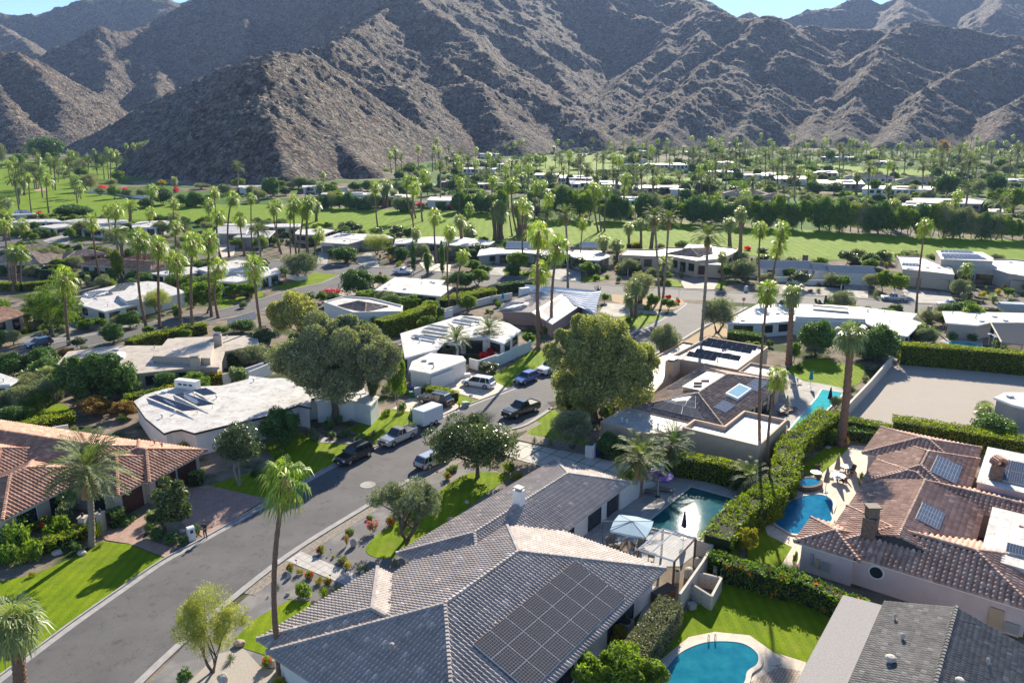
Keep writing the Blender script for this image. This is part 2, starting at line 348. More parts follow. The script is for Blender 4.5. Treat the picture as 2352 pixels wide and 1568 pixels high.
# ---- patches:  (name, material, layer, points)
def pp(c,*xy): return [c(xy[i],xy[i+1]) for i in range(0,len(xy),2)]
sheet('gravel_bed',pp(c2,0,1000,215,815,620,560,880,400,1060,320,1290,330,1400,380,1100,800,560,1000,0,1330)+pp(c1,1500,1568,760,1680,1060,1350),GRAV,1)
rk=ribbon([p for p in Rr[8:34]],1.3,.03,'rock_border',ROCKB,-1,z0=0);rk['label']='band of loose river rock beside the kerb'
sheet('gravel_bed',pp(c1,1080,1568,1250,1400,1400,1370,1500,1480,1679,1500,1679,1640,1000,1640),LGRAV,2)
for nm,mat,ly,P in [
 ('lawn',GRASS,3,pp(c1,-60,1560,-80,1000,180,950,470,830,600,757,740,772,940,852,700,1015,380,1240)),
 ('lawn',GRASS,3,pp(c1,1180,440,1350,385,1600,330)+pp(c2,0,200,210,130,330,190,510,205,420,300,270,378)+pp(c1,1540,510)),
 ('lawn',GRASS,3,pp(c2,490,120,560,75,740,0,860,10,870,85,640,200,620,160)),
 ('lawn',GRASS,3,pp(m2,900,1568,900,1530,1110,1465,1280,1485,1200,1600)),
 ('lawn',GRASS,4,smoothpts(pp(c2,590,790,620,840,740,852,860,780,1000,690,1180,560,1300,470,1400,395,1380,368,1280,358,1170,368,1060,430,850,590,680,700),3,True)),
 ('lawn',GRASS,4,pp(c1,1350,1310,1480,1190,1679,1085)+pp(c2,120,1085,300,1110,350,1060,0,1420)+pp(c1,1560,1420,1400,1370)),
 ('lawn',GRASS,3,pp(c3,0,150,345,205,372,180,150,108,130,70,205,0,160,-5,0,88)+pp(c3,0,90)),
 ('lawn',GRASS,2,pp(m3,200,1590,440,1455,560,1390,700,1300,760,1568)),
 ('lawn',GRASS,3,pp(m2,1880,1190,2016,1110)+pp(m3,250,1005,450,1000,440,1080,310,1162,130,1262,0,1310)+pp(m2,1960,1300,1870,1215)),
 ('lawn',GRASS,3,pp(m2,1590,1335,1755,1385,1590,1455)),
 ('lawn',GRASS,3,smoothpts(pp(m3,925,750,1000,725,1100,716,1262,740,1180,790,1105,835,1010,815),3,True)),
 ('lawn',GRASS,3,pp(m2,150,530,420,460,500,408,690,425,560,492,330,540)),
 ('lawn',GRASS,3,pp(m1,750,820,860,805,925,830,840,858)),
 ('lawn',GRASS,3,pp(m1,1660,600,1900,590,1760,665,1690,690)),
 ('lawn',GRASS,3,pp(m1,1960,560,2016,550,2016,590,1960,600)),
 ('lawn',GRASS,3,pp(m1,60,1300,150,1275,540,1440,470,1530,100,1600,0,1560)),
 ('lawn',GRASS,2,pp(c3,700,1500,880,1180,1000,1100,1120,1000,1511,1080)+pp(c4,440,1180,430,1240,250,1470,0,1400)+pp(c3,1250,1330,900,1350)),
 ('lawn',GRASS,3,pp(c4,-60,640,40,700,190,790,100,900,-90,850)),
 ('lawn',GRASS,3,pp(c4,230,370,260,300,380,210,520,220,430,330,350,375)),
 ('lawn',GRASS,3,smoothpts(pp(m4,215,1150,340,1080,480,1055,640,1110,790,1110,760,1250,620,1290,450,1255,330,1245),3,True)),
 ('lawn',GRASS,4,pp(m3,50,430,60,395,420,400,440,440,240,450)),
 ('lawn',GRASS,4,pp(m3,640,440,740,430,860,455,760,480,660,480)),
 ('lawn',GRASS,4,smoothpts(pp(m3,1270,470,1340,460,1430,490,1400,520,1260,505),2,True)),
 ('lawn',GRASS,4,pp(m3,1650,490,1760,460,1740,535,1680,535)),
 ('lawn',GRASS,4,pp(t1,600,1110,800,1060,900,1090,700,1115)),
 ('lawn',GRASS,4,smoothpts(pp(t1,1690,1200,1750,1170,1900,1170,1950,1200,1850,1235),2,True)),
 ('fairway',GOLF,1,pp(t2,0,780,640,810,1130,822,1550,840,2100,850)+pp(t3,0,880,900,925,1700,945,2352,985)+pp(t4,300,1000,1000,1055,2352,1100,2700,1110,2700,1270)+pp(m4,2016,330,1300,305,700,318,0,290)+pp(m3,1900,270,1000,250,800,210,0,170)+pp(m2,1880,175,1100,140,500,65)+pp(t2,0,960)),
 ('fairway',GOLF,2,pp(t1,-500,880,-500,390,0,385,600,400,620,260,800,240,900,320,1240,375,1265,450,1130,560,850,560,800,680,1250,750,1800,775,2340,800,2340,965,1500,930,500,900)),
 ('fairway',GOLF,1,pp(t3,340,520,380,380,800,335,1000,380,1100,470,980,530,700,530)),
 ('fairway',GOLF,1,pp(t4,0,590,450,600,800,700,1250,740,1250,690,700,640,300,560)),
 ('fairway',GOLF,1,pp(t4,450,440,900,500,1750,540,1750,490,1000,455,500,420)),
 ('fairway',GOLF,1,pp(t4,2230,500,2700,520,2700,560,2230,530)),
 ('fairway',GOLF,1,pp(t3,1250,560,2352,600,2352,570,1250,520)),
 ('bunker',SAND,4,smoothpts(pp(t1,310,650,400,640,430,655,330,668),3,True)),
 ('driveway',PAVER,4,pp(c1,1070,455,1190,435,1530,512,1170,735,1040,650)),
 ('driveway',PAVER,5,pp(c1,540,690,650,700,790,600,870,600,820,740,1010,800,950,850,740,770,610,750)),
 ('driveway',SLAB,4,[c2(1370,262),c2(1470,185),c3(160,228),c3(340,262),c3(600,325),c3(560,400),c3(280,330),c2(1630,335)]),
 ('path',PATH,4,pp(c2,133,868,215,815,565,960,480,1012)),
 ('path',CONC,4,pp(c2,330,190,510,190,640,215,420,190,250,110,190,60,230,70)),
 ('pool_deck',DECK,3,pp(c3,200,760,330,650,530,500,640,470,890,370,1240,480,1190,530,1060,760,880,900,640,900,480,840,330,800)),
 ('patio',PDECK,3,pp(c4,110,905,180,790,40,720,25,680,80,600,150,490,200,410,350,370,440,290,520,205,610,210,620,430,640,560,540,660,440,760,250,800,200,920)),
 ('patio',DECK,3,pp(c3,590,1330,720,1010,860,1050,640,1330)),
 ('driveway',PDECK,4,pp(m2,1440,1265,1700,1175,1800,1195,1985,1295,1790,1385,1590,1330)),
 ('driveway',PDECK,4,pp(m2,1100,1450,1230,1370,1400,1360,1640,1430,1490,1510,1280,1485)),
 ('driveway',CONC,3,pp(m3,780,710,830,640,960,650,1080,690,1285,712,1275,738,1100,714,925,748,860,745)),
 ('sand_bed',SAND,3,pp(m3,870,575,1200,600,1410,612,1440,650,1350,690,1080,685,960,650,880,630)),
 ('sand_bed',SAND,2,pp(m3,1390,960,1640,810,1990,680,2016,720,1780,900,1500,980)),
 ('gravel_lot',LGRAV,2,pp(m4,1010,1065,2200,1180,2200,1700,900,1580,640,1500)),
 ('driveway',CONC,3,pp(m4,640,488,825,490,822,604,636,592)),
 ('driveway',CONC,3,pp(m4,1080,538,1455,560,1480,650,1130,634)),
 ('driveway',CROSSP,3,pp(m3,1290,435,1700,465,1660,540,1430,530,1400,470)),
 ('driveway',CONC,3,pp(m3,380,370,640,400,640,475,440,462)),
 ('driveway',CONC,3,pp(m3,-60,350,60,365,50,435,-60,425)),
 ('driveway',CONC,3,smoothpts(pp(m2,820,320,900,258,960,280,1000,372,860,355),2,True)),
 ('driveway',PDECK,3,pp(m2,1300,330,1550,350,1540,405,1350,395)),
 ('driveway',CONC,3,pp(m2,540,250,620,255,600,345,520,345)),
 ('driveway',PDECK,3,pp(t1,1960,1125,2110,1130,2090,1240,1980,1260,1940,1200)),
 ('driveway',CONC,3,pp(t1,380,1110,560,1040,680,1050,600,1140,420,1130)),
 ('driveway',CONC,3,pp(m1,830,790,1040,750,1090,800,960,835)),
 ('gravel_bed',GRAV,2,pp(m1,130,920,560,780,800,850,820,875,420,948,160,1000)),
 ('gravel_bed',LGRAV,2,pp(m4,100,500,620,530,640,590,90,570)),
 ('pool_deck',PDECK,2,pp(c3,700,1600,740,1460,930,1305,1080,1275,1280,1295,1420,1395,1511,1440)+pp(c4,100,1400,260,1450,230,1600,60,1640)),
 ('patio',BRICKP,3,pp(c3,1400,1500,1470,1460)+pp(c4,60,1470,230,1500,200,1600,-120,1600)),
 ('patio',CONC,2,pp(m4,180,1150,330,1240,450,1255,620,1290,640,1330,480,1320,250,1600,100,1568,60,1350,210,1300)),
 ('pool_deck',CONC,2,pp(m4,1360,935,1440,900,1700,920,1700,985,1440,950)),
 ('gravel_bed',LGRAV,2,pp(m2,560,570,900,470,1000,480,960,560,700,600)),
 ('mulch_bed',MULCH,2,pp(m3,380,1400,520,1380,900,1450,880,1568,560,1568)),
 ('gravel_bed',ROCKB,2,pp(c2,1450,170,1560,100)+pp(c3,0,140,350,210,330,265,160,225)),
]: sheet(nm,P,mat,ly)
# ================================================================ mountains
def Rg(Y,dx,dy): z=zat(Y,dy);return (xat(Y,z,dx),Y,z)
RIDGES=[ # side slope, crest points (row/column seen, distance)
 (.72,[(660,415,480),(635,330,530),(612,245,580),(600,172,640),(640,150,700),(700,118,780)]),
 (.75,[(600,172,640),(500,228,660),(430,300,640),(350,380,600)]),
 (.75,[(600,172,640),(690,245,650),(760,320,600),(840,390,540)]),
 (.66,[(215,320,900),(350,250,900),(500,165,900),(640,112,900),(780,110,950),(800,96,1000)]),
 (.66,[(800,96,1000),(850,145,940),(930,240,860),(985,335,780)]),
 (.62,[(800,96,1000),(875,20,1250),(920,-25,1350),(1000,-60,1600)]),
 (.62,[(920,-25,1350),(960,15,1280),(1025,60,1200),(1100,125,1120),(1175,195,1060),(1275,255,1000),(1340,300,960)]),
 (.62,[(940,40,1280),(985,130,1120),(1060,185,1000),(1120,260,900),(1160,320,860)]),
 (.6,[(95,145,1500),(135,115,1500),(215,62,1550),(270,68,1600),(345,55,1700),(415,20,1800),(460,0,1850),(560,-60,1900),(750,-90,2000),(1000,-60,1600)]),
 (.62,[(215,62,1550),(235,150,1400),(225,240,1200),(215,290,1080)]),
 (.62,[(345,55,1700),(350,150,1450),(375,240,1200)]),
 (.62,[(530,-30,1880),(560,90,1550),(500,190,1300)]),
 (.62,[(-200,100,1250),(0,122,1200),(40,120,1180),(80,148,1120),(165,240,1020),(165,300,940)]),
 (.62,[(-100,130,1200),(0,200,1050),(60,280,920)]),
 (.6,[(-300,60,2500),(0,35,2450),(85,37,2450),(130,20,2500),(200,3,2500),(380,-3,2550),(415,12,2600),(520,-20,2600)]),
 (.6,[(0,60,2300),(60,90,2000),(100,130,1800)]),
 (.6,[(1000,-60,1600),(1200,-80,2000),(1400,-60,2100),(1585,-3,2100),(1612,22,2050),(1650,60,1900)]),
 (.62,[(1175,-60,1900),(1220,60,1600),(1260,150,1350),(1290,210,1200)]),
 (.62,[(1340,-60,2000),(1390,20,1800),(1450,35,1750),(1530,62,1650),(1500,115,1500),(1445,165,1380),(1385,225,1220),(1330,275,1080)]),
 (.62,[(1540,-20,2080),(1605,25,1700),(1625,23,1650),(1675,35,1620),(1705,50,1600),(1745,42,1580),(1775,45,1600),(1800,60,1620),(1875,65,1680),(1950,72,1700),(2025,72,1680),(2105,50,1640),(2225,72,1620),(2351,90,1600),(2600,110,1600),(2900,90,1700)]),
 (.62,[(1605,25,1700),(1590,90,1500),(1540,160,1350),(1470,235,1200),(1400,290,1080)]),
 (.62,[(1745,42,1580),(1690,90,1450),(1600,165,1280),(1500,240,1120),(1400,305,1000)]),
 (.62,[(1745,42,1580),(1725,110,1420),(1685,155,1320),(1620,195,1200),(1560,245,1080),(1500,308,980)]),
 (.62,[(1800,60,1620),(1810,120,1420),(1760,200,1250),(1720,260,1120),(1690,315,1020)]),
 (.62,[(1950,72,1700),(1930,145,1480),(1895,210,1300),(1870,270,1150),(1850,325,1020)]),
 (.62,[(2105,50,1640),(2040,110,1450),(1990,190,1250),(1955,260,1120),(1935,320,1020)]),
 (.62,[(2500,100,1600),(2351,100,1450),(2250,145,1350),(2150,215,1200),(2090,275,1080),(2030,330,980)]),
 (.62,[(2600,110,1600),(2450,180,1250),(2330,250,1100),(2270,320,980)]),
 (.58,[(1700,42,2700),(1715,30,2700),(1735,45,2700),(1787,47,2700),(1850,25,2700),(1882,25,2700),(1955,5,2750),(1980,-2,2750),(2025,15,2750),(2055,0,2750),(2110,-30,2800),(2300,-40,2850),(2700,-10,2900)]),
 (.6,[(2110,-30,2800),(2040,60,2300)]),(.6,[(2300,-40,2850),(2280,30,2300)]),
]
def mountains():
    na,nr=1150,620
    a=np.linspace(math.radians(-44),math.radians(44),na);r=430*np.exp(np.linspace(0,math.log(3100/430.),nr))
    A,Rm=np.meshgrid(a,r);Y=Rm;X=Rm*np.tan(A)
    wx=X+26*(fbm(X/90,Y/90,4,3)-.5)+70*(fbm(X/330,Y/330,3,5)-.5);wy=Y+26*(fbm(X/90+50,Y/90,4,9)-.5)+70*(fbm(X/330+9,Y/330,3,8)-.5)
    wx=X+(wx-X)*np.clip((Y-500)/700,.15,1);wy=Y+(wy-Y)*np.clip((Y-500)/700,.15,1)
    base=.04*(Y-180);Z=np.full_like(Y,-200.)
    for s,pts in RIDGES:
        s=s*1.06
        P=[Rg(d,x,y) for x,y,d in pts]
        for p,q in zip(P[:-1],P[1:]):
            dx,dy=q[0]-p[0],q[1]-p[1];t=np.clip(((wx-p[0])*dx+(wy-p[1])*dy)/(dx*dx+dy*dy),0,1)
            dist=np.hypot(wx-p[0]-t*dx,wy-p[1]-t*dy);h=(p[2]+t*(q[2]-p[2]))-s*np.sqrt(dist*dist+36)+s*6
            k=6.0;mx=np.maximum(Z,h);Z=mx+k*np.exp(-np.abs(Z-h)/k)*.35
    hgt=np.clip(Z-base,0,400);fade=np.clip(hgt/35,0,1)
    big=fbm(X/85,Y/85,5,21,True);Z=Z-fade*(15*(1-big)**1.3)*np.clip(hgt/60,.35,1.4)+4
    Z=Z+fade*(5.0*(fbm(X/14,Y/14,4,31,True)-.5)+2.6*(fbm(X/3.6,Y/3.6,3,41)-.5))+fade*np.clip(hgt/120,0,1)*7*(fbm(X/38,Y/30,4,61,True)-.5)
    rock=vnoise(X/2.4,Y/2.4,77)*vnoise(X/5,Y/5,78);Z=Z+fade*2.2*np.clip(rock-.45,0,1)*3
    Z=np.where(Z-base<-1.5,base-3,Z)
    V=np.stack([X,Y,Z],-1).reshape(-1,3)
    i=np.arange(nr-1)[:,None]*na+np.arange(na-1)[None,:];i=i.ravel();Fc=np.stack([i,i+1,i+1+na,i+na],1)
    zz=V[:,2].reshape(-1);bb=base.ravel();keep=(zz[Fc]>bb[Fc]-2.9).any(1);Fc=Fc[keep]
    m,n,b=new_mat('mountain_rock');b.inputs['Roughness'].default_value=.95;b.inputs['Specular IOR Level'].default_value=.15
    p=geopos(n)
    col=ramp(n,noise(n,p,.012,5,.65),[(.32,(.145,.125,.118)),(.5,(.205,.185,.172)),(.62,(.165,.132,.12)),(.75,(.24,.215,.195))])
    v1=nd(n,'ShaderNodeTexVoronoi');v1.inputs['Scale'].default_value=.45;n.links.new(p,v1.inputs['Vector'])
    sp=ramp(n,v1.outputs['Color'],[(.15,(.28,.26,.27)),(.35,(.75,.74,.75)),(.65,(1.1,1.08,1.02)),(.85,(1.9,1.75,1.45)),(.97,(2.6,2.4,2.0))]);col=mix(n,1.0,col,sp,'MULTIPLY')
    v2=nd(n,'ShaderNodeTexVoronoi');v2.inputs['Scale'].default_value=.17;n.links.new(p,v2.inputs['Vector'])
    col=mix(n,1.0,col,ramp(n,v2.outputs['Color'],[(.2,(.55,.52,.5)),(.5,(1,1,1)),(.9,(1.4,1.35,1.2))]),'MULTIPLY')
    # scattered brittlebush
    v3=nd(n,'ShaderNodeTexVoronoi');v3.inputs['Scale'].default_value=.22;n.links.new(p,v3.inputs['Vector'])
    col=mix(n,ramp(n,v3.outputs['Distance'],[(.12,(1,1,1)),(.17,(0,0,0))]),col,(.40,.34,.2))
    n.links.new(col,b.inputs['Base Color'])
    hh=nd(n,'ShaderNodeMath',operation='ADD');n.links.new(v1.outputs['Distance'],hh.inputs[0]);n.links.new(noise(n,p,.5,6,.8),hh.inputs[1])
    bump(n,b,hh.outputs[0],1.0,4.0)
    o=link('mountains',make_mesh('mountains',V,Fc,m,False));struct(o,'rugged bare desert mountains rising behind the valley')
mountains()
# ================================================================ building kit
WH=M('white_stucco',(.74,.73,.71),(.66,.65,.63),1.2,.85,.25,30)
CRM=M('cream_stucco',(.56,.50,.42),(.50,.445,.37),1.2,.85,.25,30)
TAN=M('tan_stucco',(.52,.38,.26),(.46,.335,.23),1.2,.85,.25,30)
GRY=M('grey_stucco',(.38,.355,.33),(.33,.31,.29),1.2,.85,.25,30)
PINK=M('pink_stucco',(.66,.53,.50),(.58,.46,.44),1.0,.9,.4,14)
BEI=M('beige_stucco',(.50,.44,.37),(.45,.395,.33),1.2,.85,.25,30)
def flatroof(name,a,b_,stain,sheen=.3):
    m,n,b=new_mat(name);b.inputs['Roughness'].default_value=.6;b.inputs['Specular IOR Level'].default_value=sheen
    p=geopos(n);col=ramp(n,noise(n,p,.45,6,.7),[(.3,a),(.62,b_)])
    col=mix(n,ramp(n,noise(n,p,.8,7,.75),[(.5,(0,0,0)),(.68,(1,1,1))]),col,stain)
    v=nd(n,'ShaderNodeTexBrick');v.offset=0;v.inputs['Brick Width'].default_value=9;v.inputs['Row Height'].default_value=1.0;v.inputs['Scale'].default_value=1;v.inputs['Mortar Size'].default_value=.02
    mp=nd(n,'ShaderNodeMapping');mp.inputs['Rotation'].default_value=(0,0,-GRID);n.links.new(p,mp.inputs[0]);n.links.new(mp.outputs[0],v.inputs['Vector'])
    v.inputs['Color1'].default_value=(1,1,1,1);v.inputs['Color2'].default_value=(.93,.93,.93,1);v.inputs['Mortar'].default_value=(.72,.7,.68,1)
    col=mix(n,1.0,col,v.outputs['Color'],'MULTIPLY')
    n.links.new(col,b.inputs['Base Color']);bump(n,b,noise(n,p,6,4),.4,.05);return m
RW=flatroof('white_roof_coating',(.66,.64,.61),(.52,.50,.47),(.30,.26,.22))
RC=flatroof('cream_roof_coating',(.56,.49,.41),(.46,.40,.34),(.30,.25,.20))
RG=flatroof('grey_roof_coating',(.46,.45,.44),(.38,.37,.37),(.26,.25,.24))
RGR=flatroof('light_gravel_roof',(.55,.51,.47),(.44,.41,.38),(.33,.29,.26))
DARK=M('dark_trim',(.035,.03,.03),(.05,.045,.04),3,.5)
TRIMW=M('white_trim',(.80,.80,.79),(.75,.75,.74),3,.6)
BROWN=M('brown_door_wood',(.09,.035,.025),(.06,.022,.018),3,.5)
GDW=M('white_door_panel',(.75,.74,.72),(.7,.69,.67),3,.6)
GDG=M('grey_door_panel',(.16,.165,.17),(.13,.135,.14),3,.6)
GDT=M('tan_door_panel',(.42,.36,.29),(.38,.325,.26),3,.6)
def glassmat(name='window_glass',c=(.02,.028,.035)):
    m,n,b=new_mat(name);b.inputs['Base Color'].default_value=(*c,1);b.inputs['Roughness'].default_value=.05;b.inputs['Specular IOR Level'].default_value=.9
    p=geopos(n);bump(n,b,noise(n,p,.8,1),.06,.05);return m
GLASS=glassmat()
def solarmat(name,base,line):
    m,n,b=new_mat(name);b.inputs['Roughness'].default_value=.12;b.inputs['Specular IOR Level'].default_value=.16 if 'black' in name else .03
    uv=nd(n,'ShaderNodeUVMap');br=nd(n,'ShaderNodeTexBrick');br.offset=0;br.inputs['Scale'].default_value=1
    br.inputs['Brick Width'].default_value=.125;br.inputs['Row Height'].default_value=.125;br.inputs['Mortar Size'].default_value=.007
    br.inputs['Color1'].default_value=(*base,1);br.inputs['Color2'].default_value=tuple(x*1.25 for x in base)+(1,);br.inputs['Mortar'].default_value=(*line,1)
    n.links.new(uv.outputs[0],br.inputs['Vector'])
    n.links.new(br.outputs['Color'],b.inputs['Base Color']);return m
PVK=solarmat('black_solar_cells',(.04,.04,.046),(.20,.20,.22))
PVB=solarmat('blue_solar_cells',(.05,.07,.12),(.35,.38,.42))
FRM=M('solar_frame',(.70,.70,.70),(.62,.62,.62),3,.5)
def tilemat(name,a,b_,c,bright=1.0):
    m,n,b=new_mat(name);b.inputs['Roughness'].default_value=.75;b.inputs['Specular IOR Level'].default_value=.3
    g=nd(n,'ShaderNodeNewGeometry')
    col=ramp(n,g.outputs['Random Per Island'],[(0,a),(.45,b_),(.93,c),(1,tuple(min(1,x*1.5) for x in c))])
    col=mix(n,1.0,col,ramp(n,noise(n,g.outputs['Position'],.6,5,.7),[(.3,(.78,.78,.78)),(.7,(1.15,1.12,1.1))]),'MULTIPLY')
    n.links.new(col,b.inputs['Base Color']);return m
TGREY=tilemat('grey_clay_tiles',(.335,.30,.28),(.365,.325,.305),(.40,.355,.33))
TORG=tilemat('orange_clay_tiles',(.33,.17,.115),(.39,.215,.15),(.46,.29,.21))
TPINK=tilemat('mottled_clay_tiles',(.36,.205,.155),(.43,.265,.20),(.49,.335,.26))
TBRN=tilemat('brown_clay_tiles',(.22,.15,.12),(.30,.215,.175),(.40,.31,.26))
TCHAR=tilemat('charcoal_tiles',(.10,.10,.10),(.135,.135,.135),(.17,.165,.16))
def house(name,label,loc,cat='house',group=None):
    return root(name,(loc[0],loc[1],gz(loc[1])),label,cat,group)
def add_window(rt,p0,p1,a,b,z0,z1,kind,off=.03,nd_=None):
    """opening on the wall p0->p1 (CCW outline: outside is to the right)"""
    p0=Vector(p0[:2]);p1=Vector(p1[:2]);t=(p1-p0).normalized();nn=Vector((t.y,-t.x));Ln=(p1-p0).length
    A=p0+t*Ln*a;B=p0+t*Ln*b;mid=(A+B)/2;wd=(B-A).length;zb=rt.location.z
    def bx(mb,s0,s1,za,zc,o0,o1):
        c=A+t*(s0+s1)/2+nn*(o0+o1)/2;mb.obox(c,t,nn,s1-s0,o1-o0,zb+za,zb+zc)
    if kind in('win','dark'):
        mb=MB();bx(mb,0,wd,z0,z1,-.05,off);w_=mb.build('window',GLASS,rt)
        f=MB();fw=.07
        bx(f,-fw,0,z0-fw,z1+fw,-.05,off+.04);bx(f,wd,wd+fw,z0-fw,z1+fw,-.05,off+.04);bx(f,0,wd,z1,z1+fw,-.05,off+.04);bx(f,0,wd,z0-fw,z0,-.05,off+.04)
        k=max(1,int(wd/1.2))
        for i in range(1,k): bx(f,wd*i/k-.03,wd*i/k+.03,z0,z1,0,off+.03)
        f.build('frame',TRIMW if kind=='win' else DARK,w_)
    elif kind.startswith('g'):
        mat={'gw':GDW,'gb':BROWN,'gg':GDG,'gt':GDT,'gk':DARK}[kind]
        mb=MB();n_=4;hh=(z1-z0)/n_
        for i in range(n_): bx(mb,0,wd,z0+i*hh+.015,z0+(i+1)*hh-.015,-.05,off+.02)
        bx(mb,0,wd,z0,z1,-.05,off);d=mb.build('garage_door',mat,rt)
        f=MB();bx(f,-.12,0,z0,z1+.12,-.05,off+.06);bx(f,wd,wd+.12,z0,z1+.12,-.05,off+.06);bx(f,0,wd,z1,z1+.12,-.05,off+.06);f.build('frame',TRIMW if kind in('gw','gg') else DARK,d)
    else:
        col={'d':BROWN,'dp':M('pink_door',(.6,.12,.13),(.55,.1,.12)),'dt':M('teal_door',(.05,.36,.36),(.04,.3,.3)),'dk':DARK}[kind]
        mb=MB();bx(mb,0,wd,z0,z1,-.05,off+.02);d=mb.build('door',col,rt)
        f=MB();bx(f,wd*.82,wd*.88,z0+.95,z0+1.1,off,off+.09);f.build('handle',FRM,d)
def vents(rt,spots,z,mat=None):
    for (x,y) in spots:
        k=R_.random();mb=MB()
        if k<.6: mb.lathe((x,y,z-.02),[(.09,0),(.09,.35),(.17,.36),(.17,.46),(.05,.52)],8)
        else: mb.box(x-.35,x+.35,y-.3,y+.3,z-.02,z+.22);mb.box(x-.42,x+.42,y-.37,y+.37,z+.225,z+.28)
        mb.build('roof_vent',mat or FRM,rt)
def acunit(rt,p,z,s=1.0,mat=None,rz=.65):
    ax=(math.cos(rz),math.sin(rz));ay=(-ax[1],ax[0]);mb=MB();mb.obox(p,ax,ay,s,s,z-.02,z+s*.8);mb.obox(p,ax,ay,s*1.06,s*1.06,z+s*.8,z+s*.86)
    for i in range(7): mb.obox((p[0]+ax[0]*s*.5,p[1]+ax[1]*s*.5),ax,ay,.04,s*.9,z+s*(.08+.1*i),z+s*(.13+.1*i))
    o=mb.build('air_conditioner',mat or M('ac_metal',(.42,.38,.33),(.37,.34,.3),3,.5,metal=.2),rt)
    f=MB();f.lathe((p[0],p[1],z+s*.86),[(s*.4,0.003),(s*.4,.04),(s*.36,.045)],16);f.build('fan_grille',DARK,o)
def inpoly(x,y,P):
    c=False;j=len(P)-1
    for i in range(len(P)):
        if (P[i][1]>y)!=(P[j][1]>y) and x<(P[j][0]-P[i][0])*(y-P[i][1])/(P[j][1]-P[i][1]+1e-12)+P[i][0]: c=not c
        j=i
    return c
def flat_house(label,pts,h,roof=RW,wall=WH,over=.45,fascia=.28,parapet=0,wins=(),nv=5,name='flat_roofed_house',cat='house',group=None,trim=None,rt=None,auto=False):
    P=ccw([(p[0],p[1]) for p in pts]);cx=sum(p[0] for p in P)/len(P);cy=sum(p[1] for p in P)/len(P)
    if rt is None: rt=house(name,label,(cx,cy),cat,group)
    zb=rt.location.z;Pi=offset_poly(P,over) if not parapet else P
    mb=MB();mb.prism(Pi,zb-1.2,zb+h-(fascia if not parapet else .01));mb.build('wall',wall,rt)
    if not parapet:
        mb=MB();mb.prism(P,zb+h-fascia,zb+h-.03);mb.build('fascia',trim or TRIMW,rt)
        mb=MB();mb.prism(offset_poly(P,.06),zb+h-.04,zb+h);mb.build('roof',roof,rt)
    else:
        mb=MB();mb.prism(offset_poly(P,.02),zb+h-.1,zb+h);mb.build('roof',roof,rt)
        mb=MB();n=len(P);Q=offset_poly(P,-.03);I=offset_poly(P,.22)
        v=[(q[0],q[1],z) for z in (zb+h-.15,zb+h+parapet) for q in Q]+[(q[0],q[1],z) for z in (zb+h+parapet,zb+h-.1) for q in I]
        f=[]
        for i in range(n):
            j=(i+1)%n
            for k in range(3): f.append((k*n+i,k*n+j,(k+1)*n+j,(k+1)*n+i))
        mb.add(v,f);mb.build('parapet',trim or wall,rt)
    sp=[]
    x0,x1=min(p[0] for p in P),max(p[0] for p in P);y0,y1=min(p[1] for p in P),max(p[1] for p in P);I=offset_poly(P,1.2)
    for _ in range(nv*6):
        if len(sp)>=nv:break
        x,y=R_.uniform(x0,x1),R_.uniform(y0,y1)
        if inpoly(x,y,I):sp.append((x,y))
    vents(rt,sp,zb+h)
    for (i,a,b,z0,z1,k) in wins: add_window(rt,Pi[i%len(P)],Pi[(i+1)%len(P)],a,b,z0,z1,k)
    if auto:
        for i in range(len(P)):
            p0,p1=Vector(Pi[i]),Vector(Pi[(i+1)%len(P)]);Ln=(p1-p0).length;t=(p1-p0).normalized();nn=Vector((t.y,-t.x))
            if nn.dot(-(p0+p1)/2)>0 and Ln>3:
                k=max(1,int(Ln/3.2))
                for q in range(k):
                    if R_.random()<.8:
                        big=R_.random()<.35
                        add_window(rt,p0,p1,(q+.2)/k,(q+.8)/k,.1 if big else .9,h-fascia-.45,'dark')
    rt['P']=None;del rt['P']
    return rt,P,Pi
def raised(rt,pts,z0,z1,roof=RW,wall=WH,over=.1,name='raised_roof'):
    P=ccw([(p[0],p[1]) for p in pts]);zb=rt.location.z
    mb=MB();mb.prism(offset_poly(P,over),zb+z0,zb+z1-.12);o=mb.build(name,wall,rt)
    mb=MB();mb.prism(P,zb+z1-.12,zb+z1);mb.build('roof',roof,o)
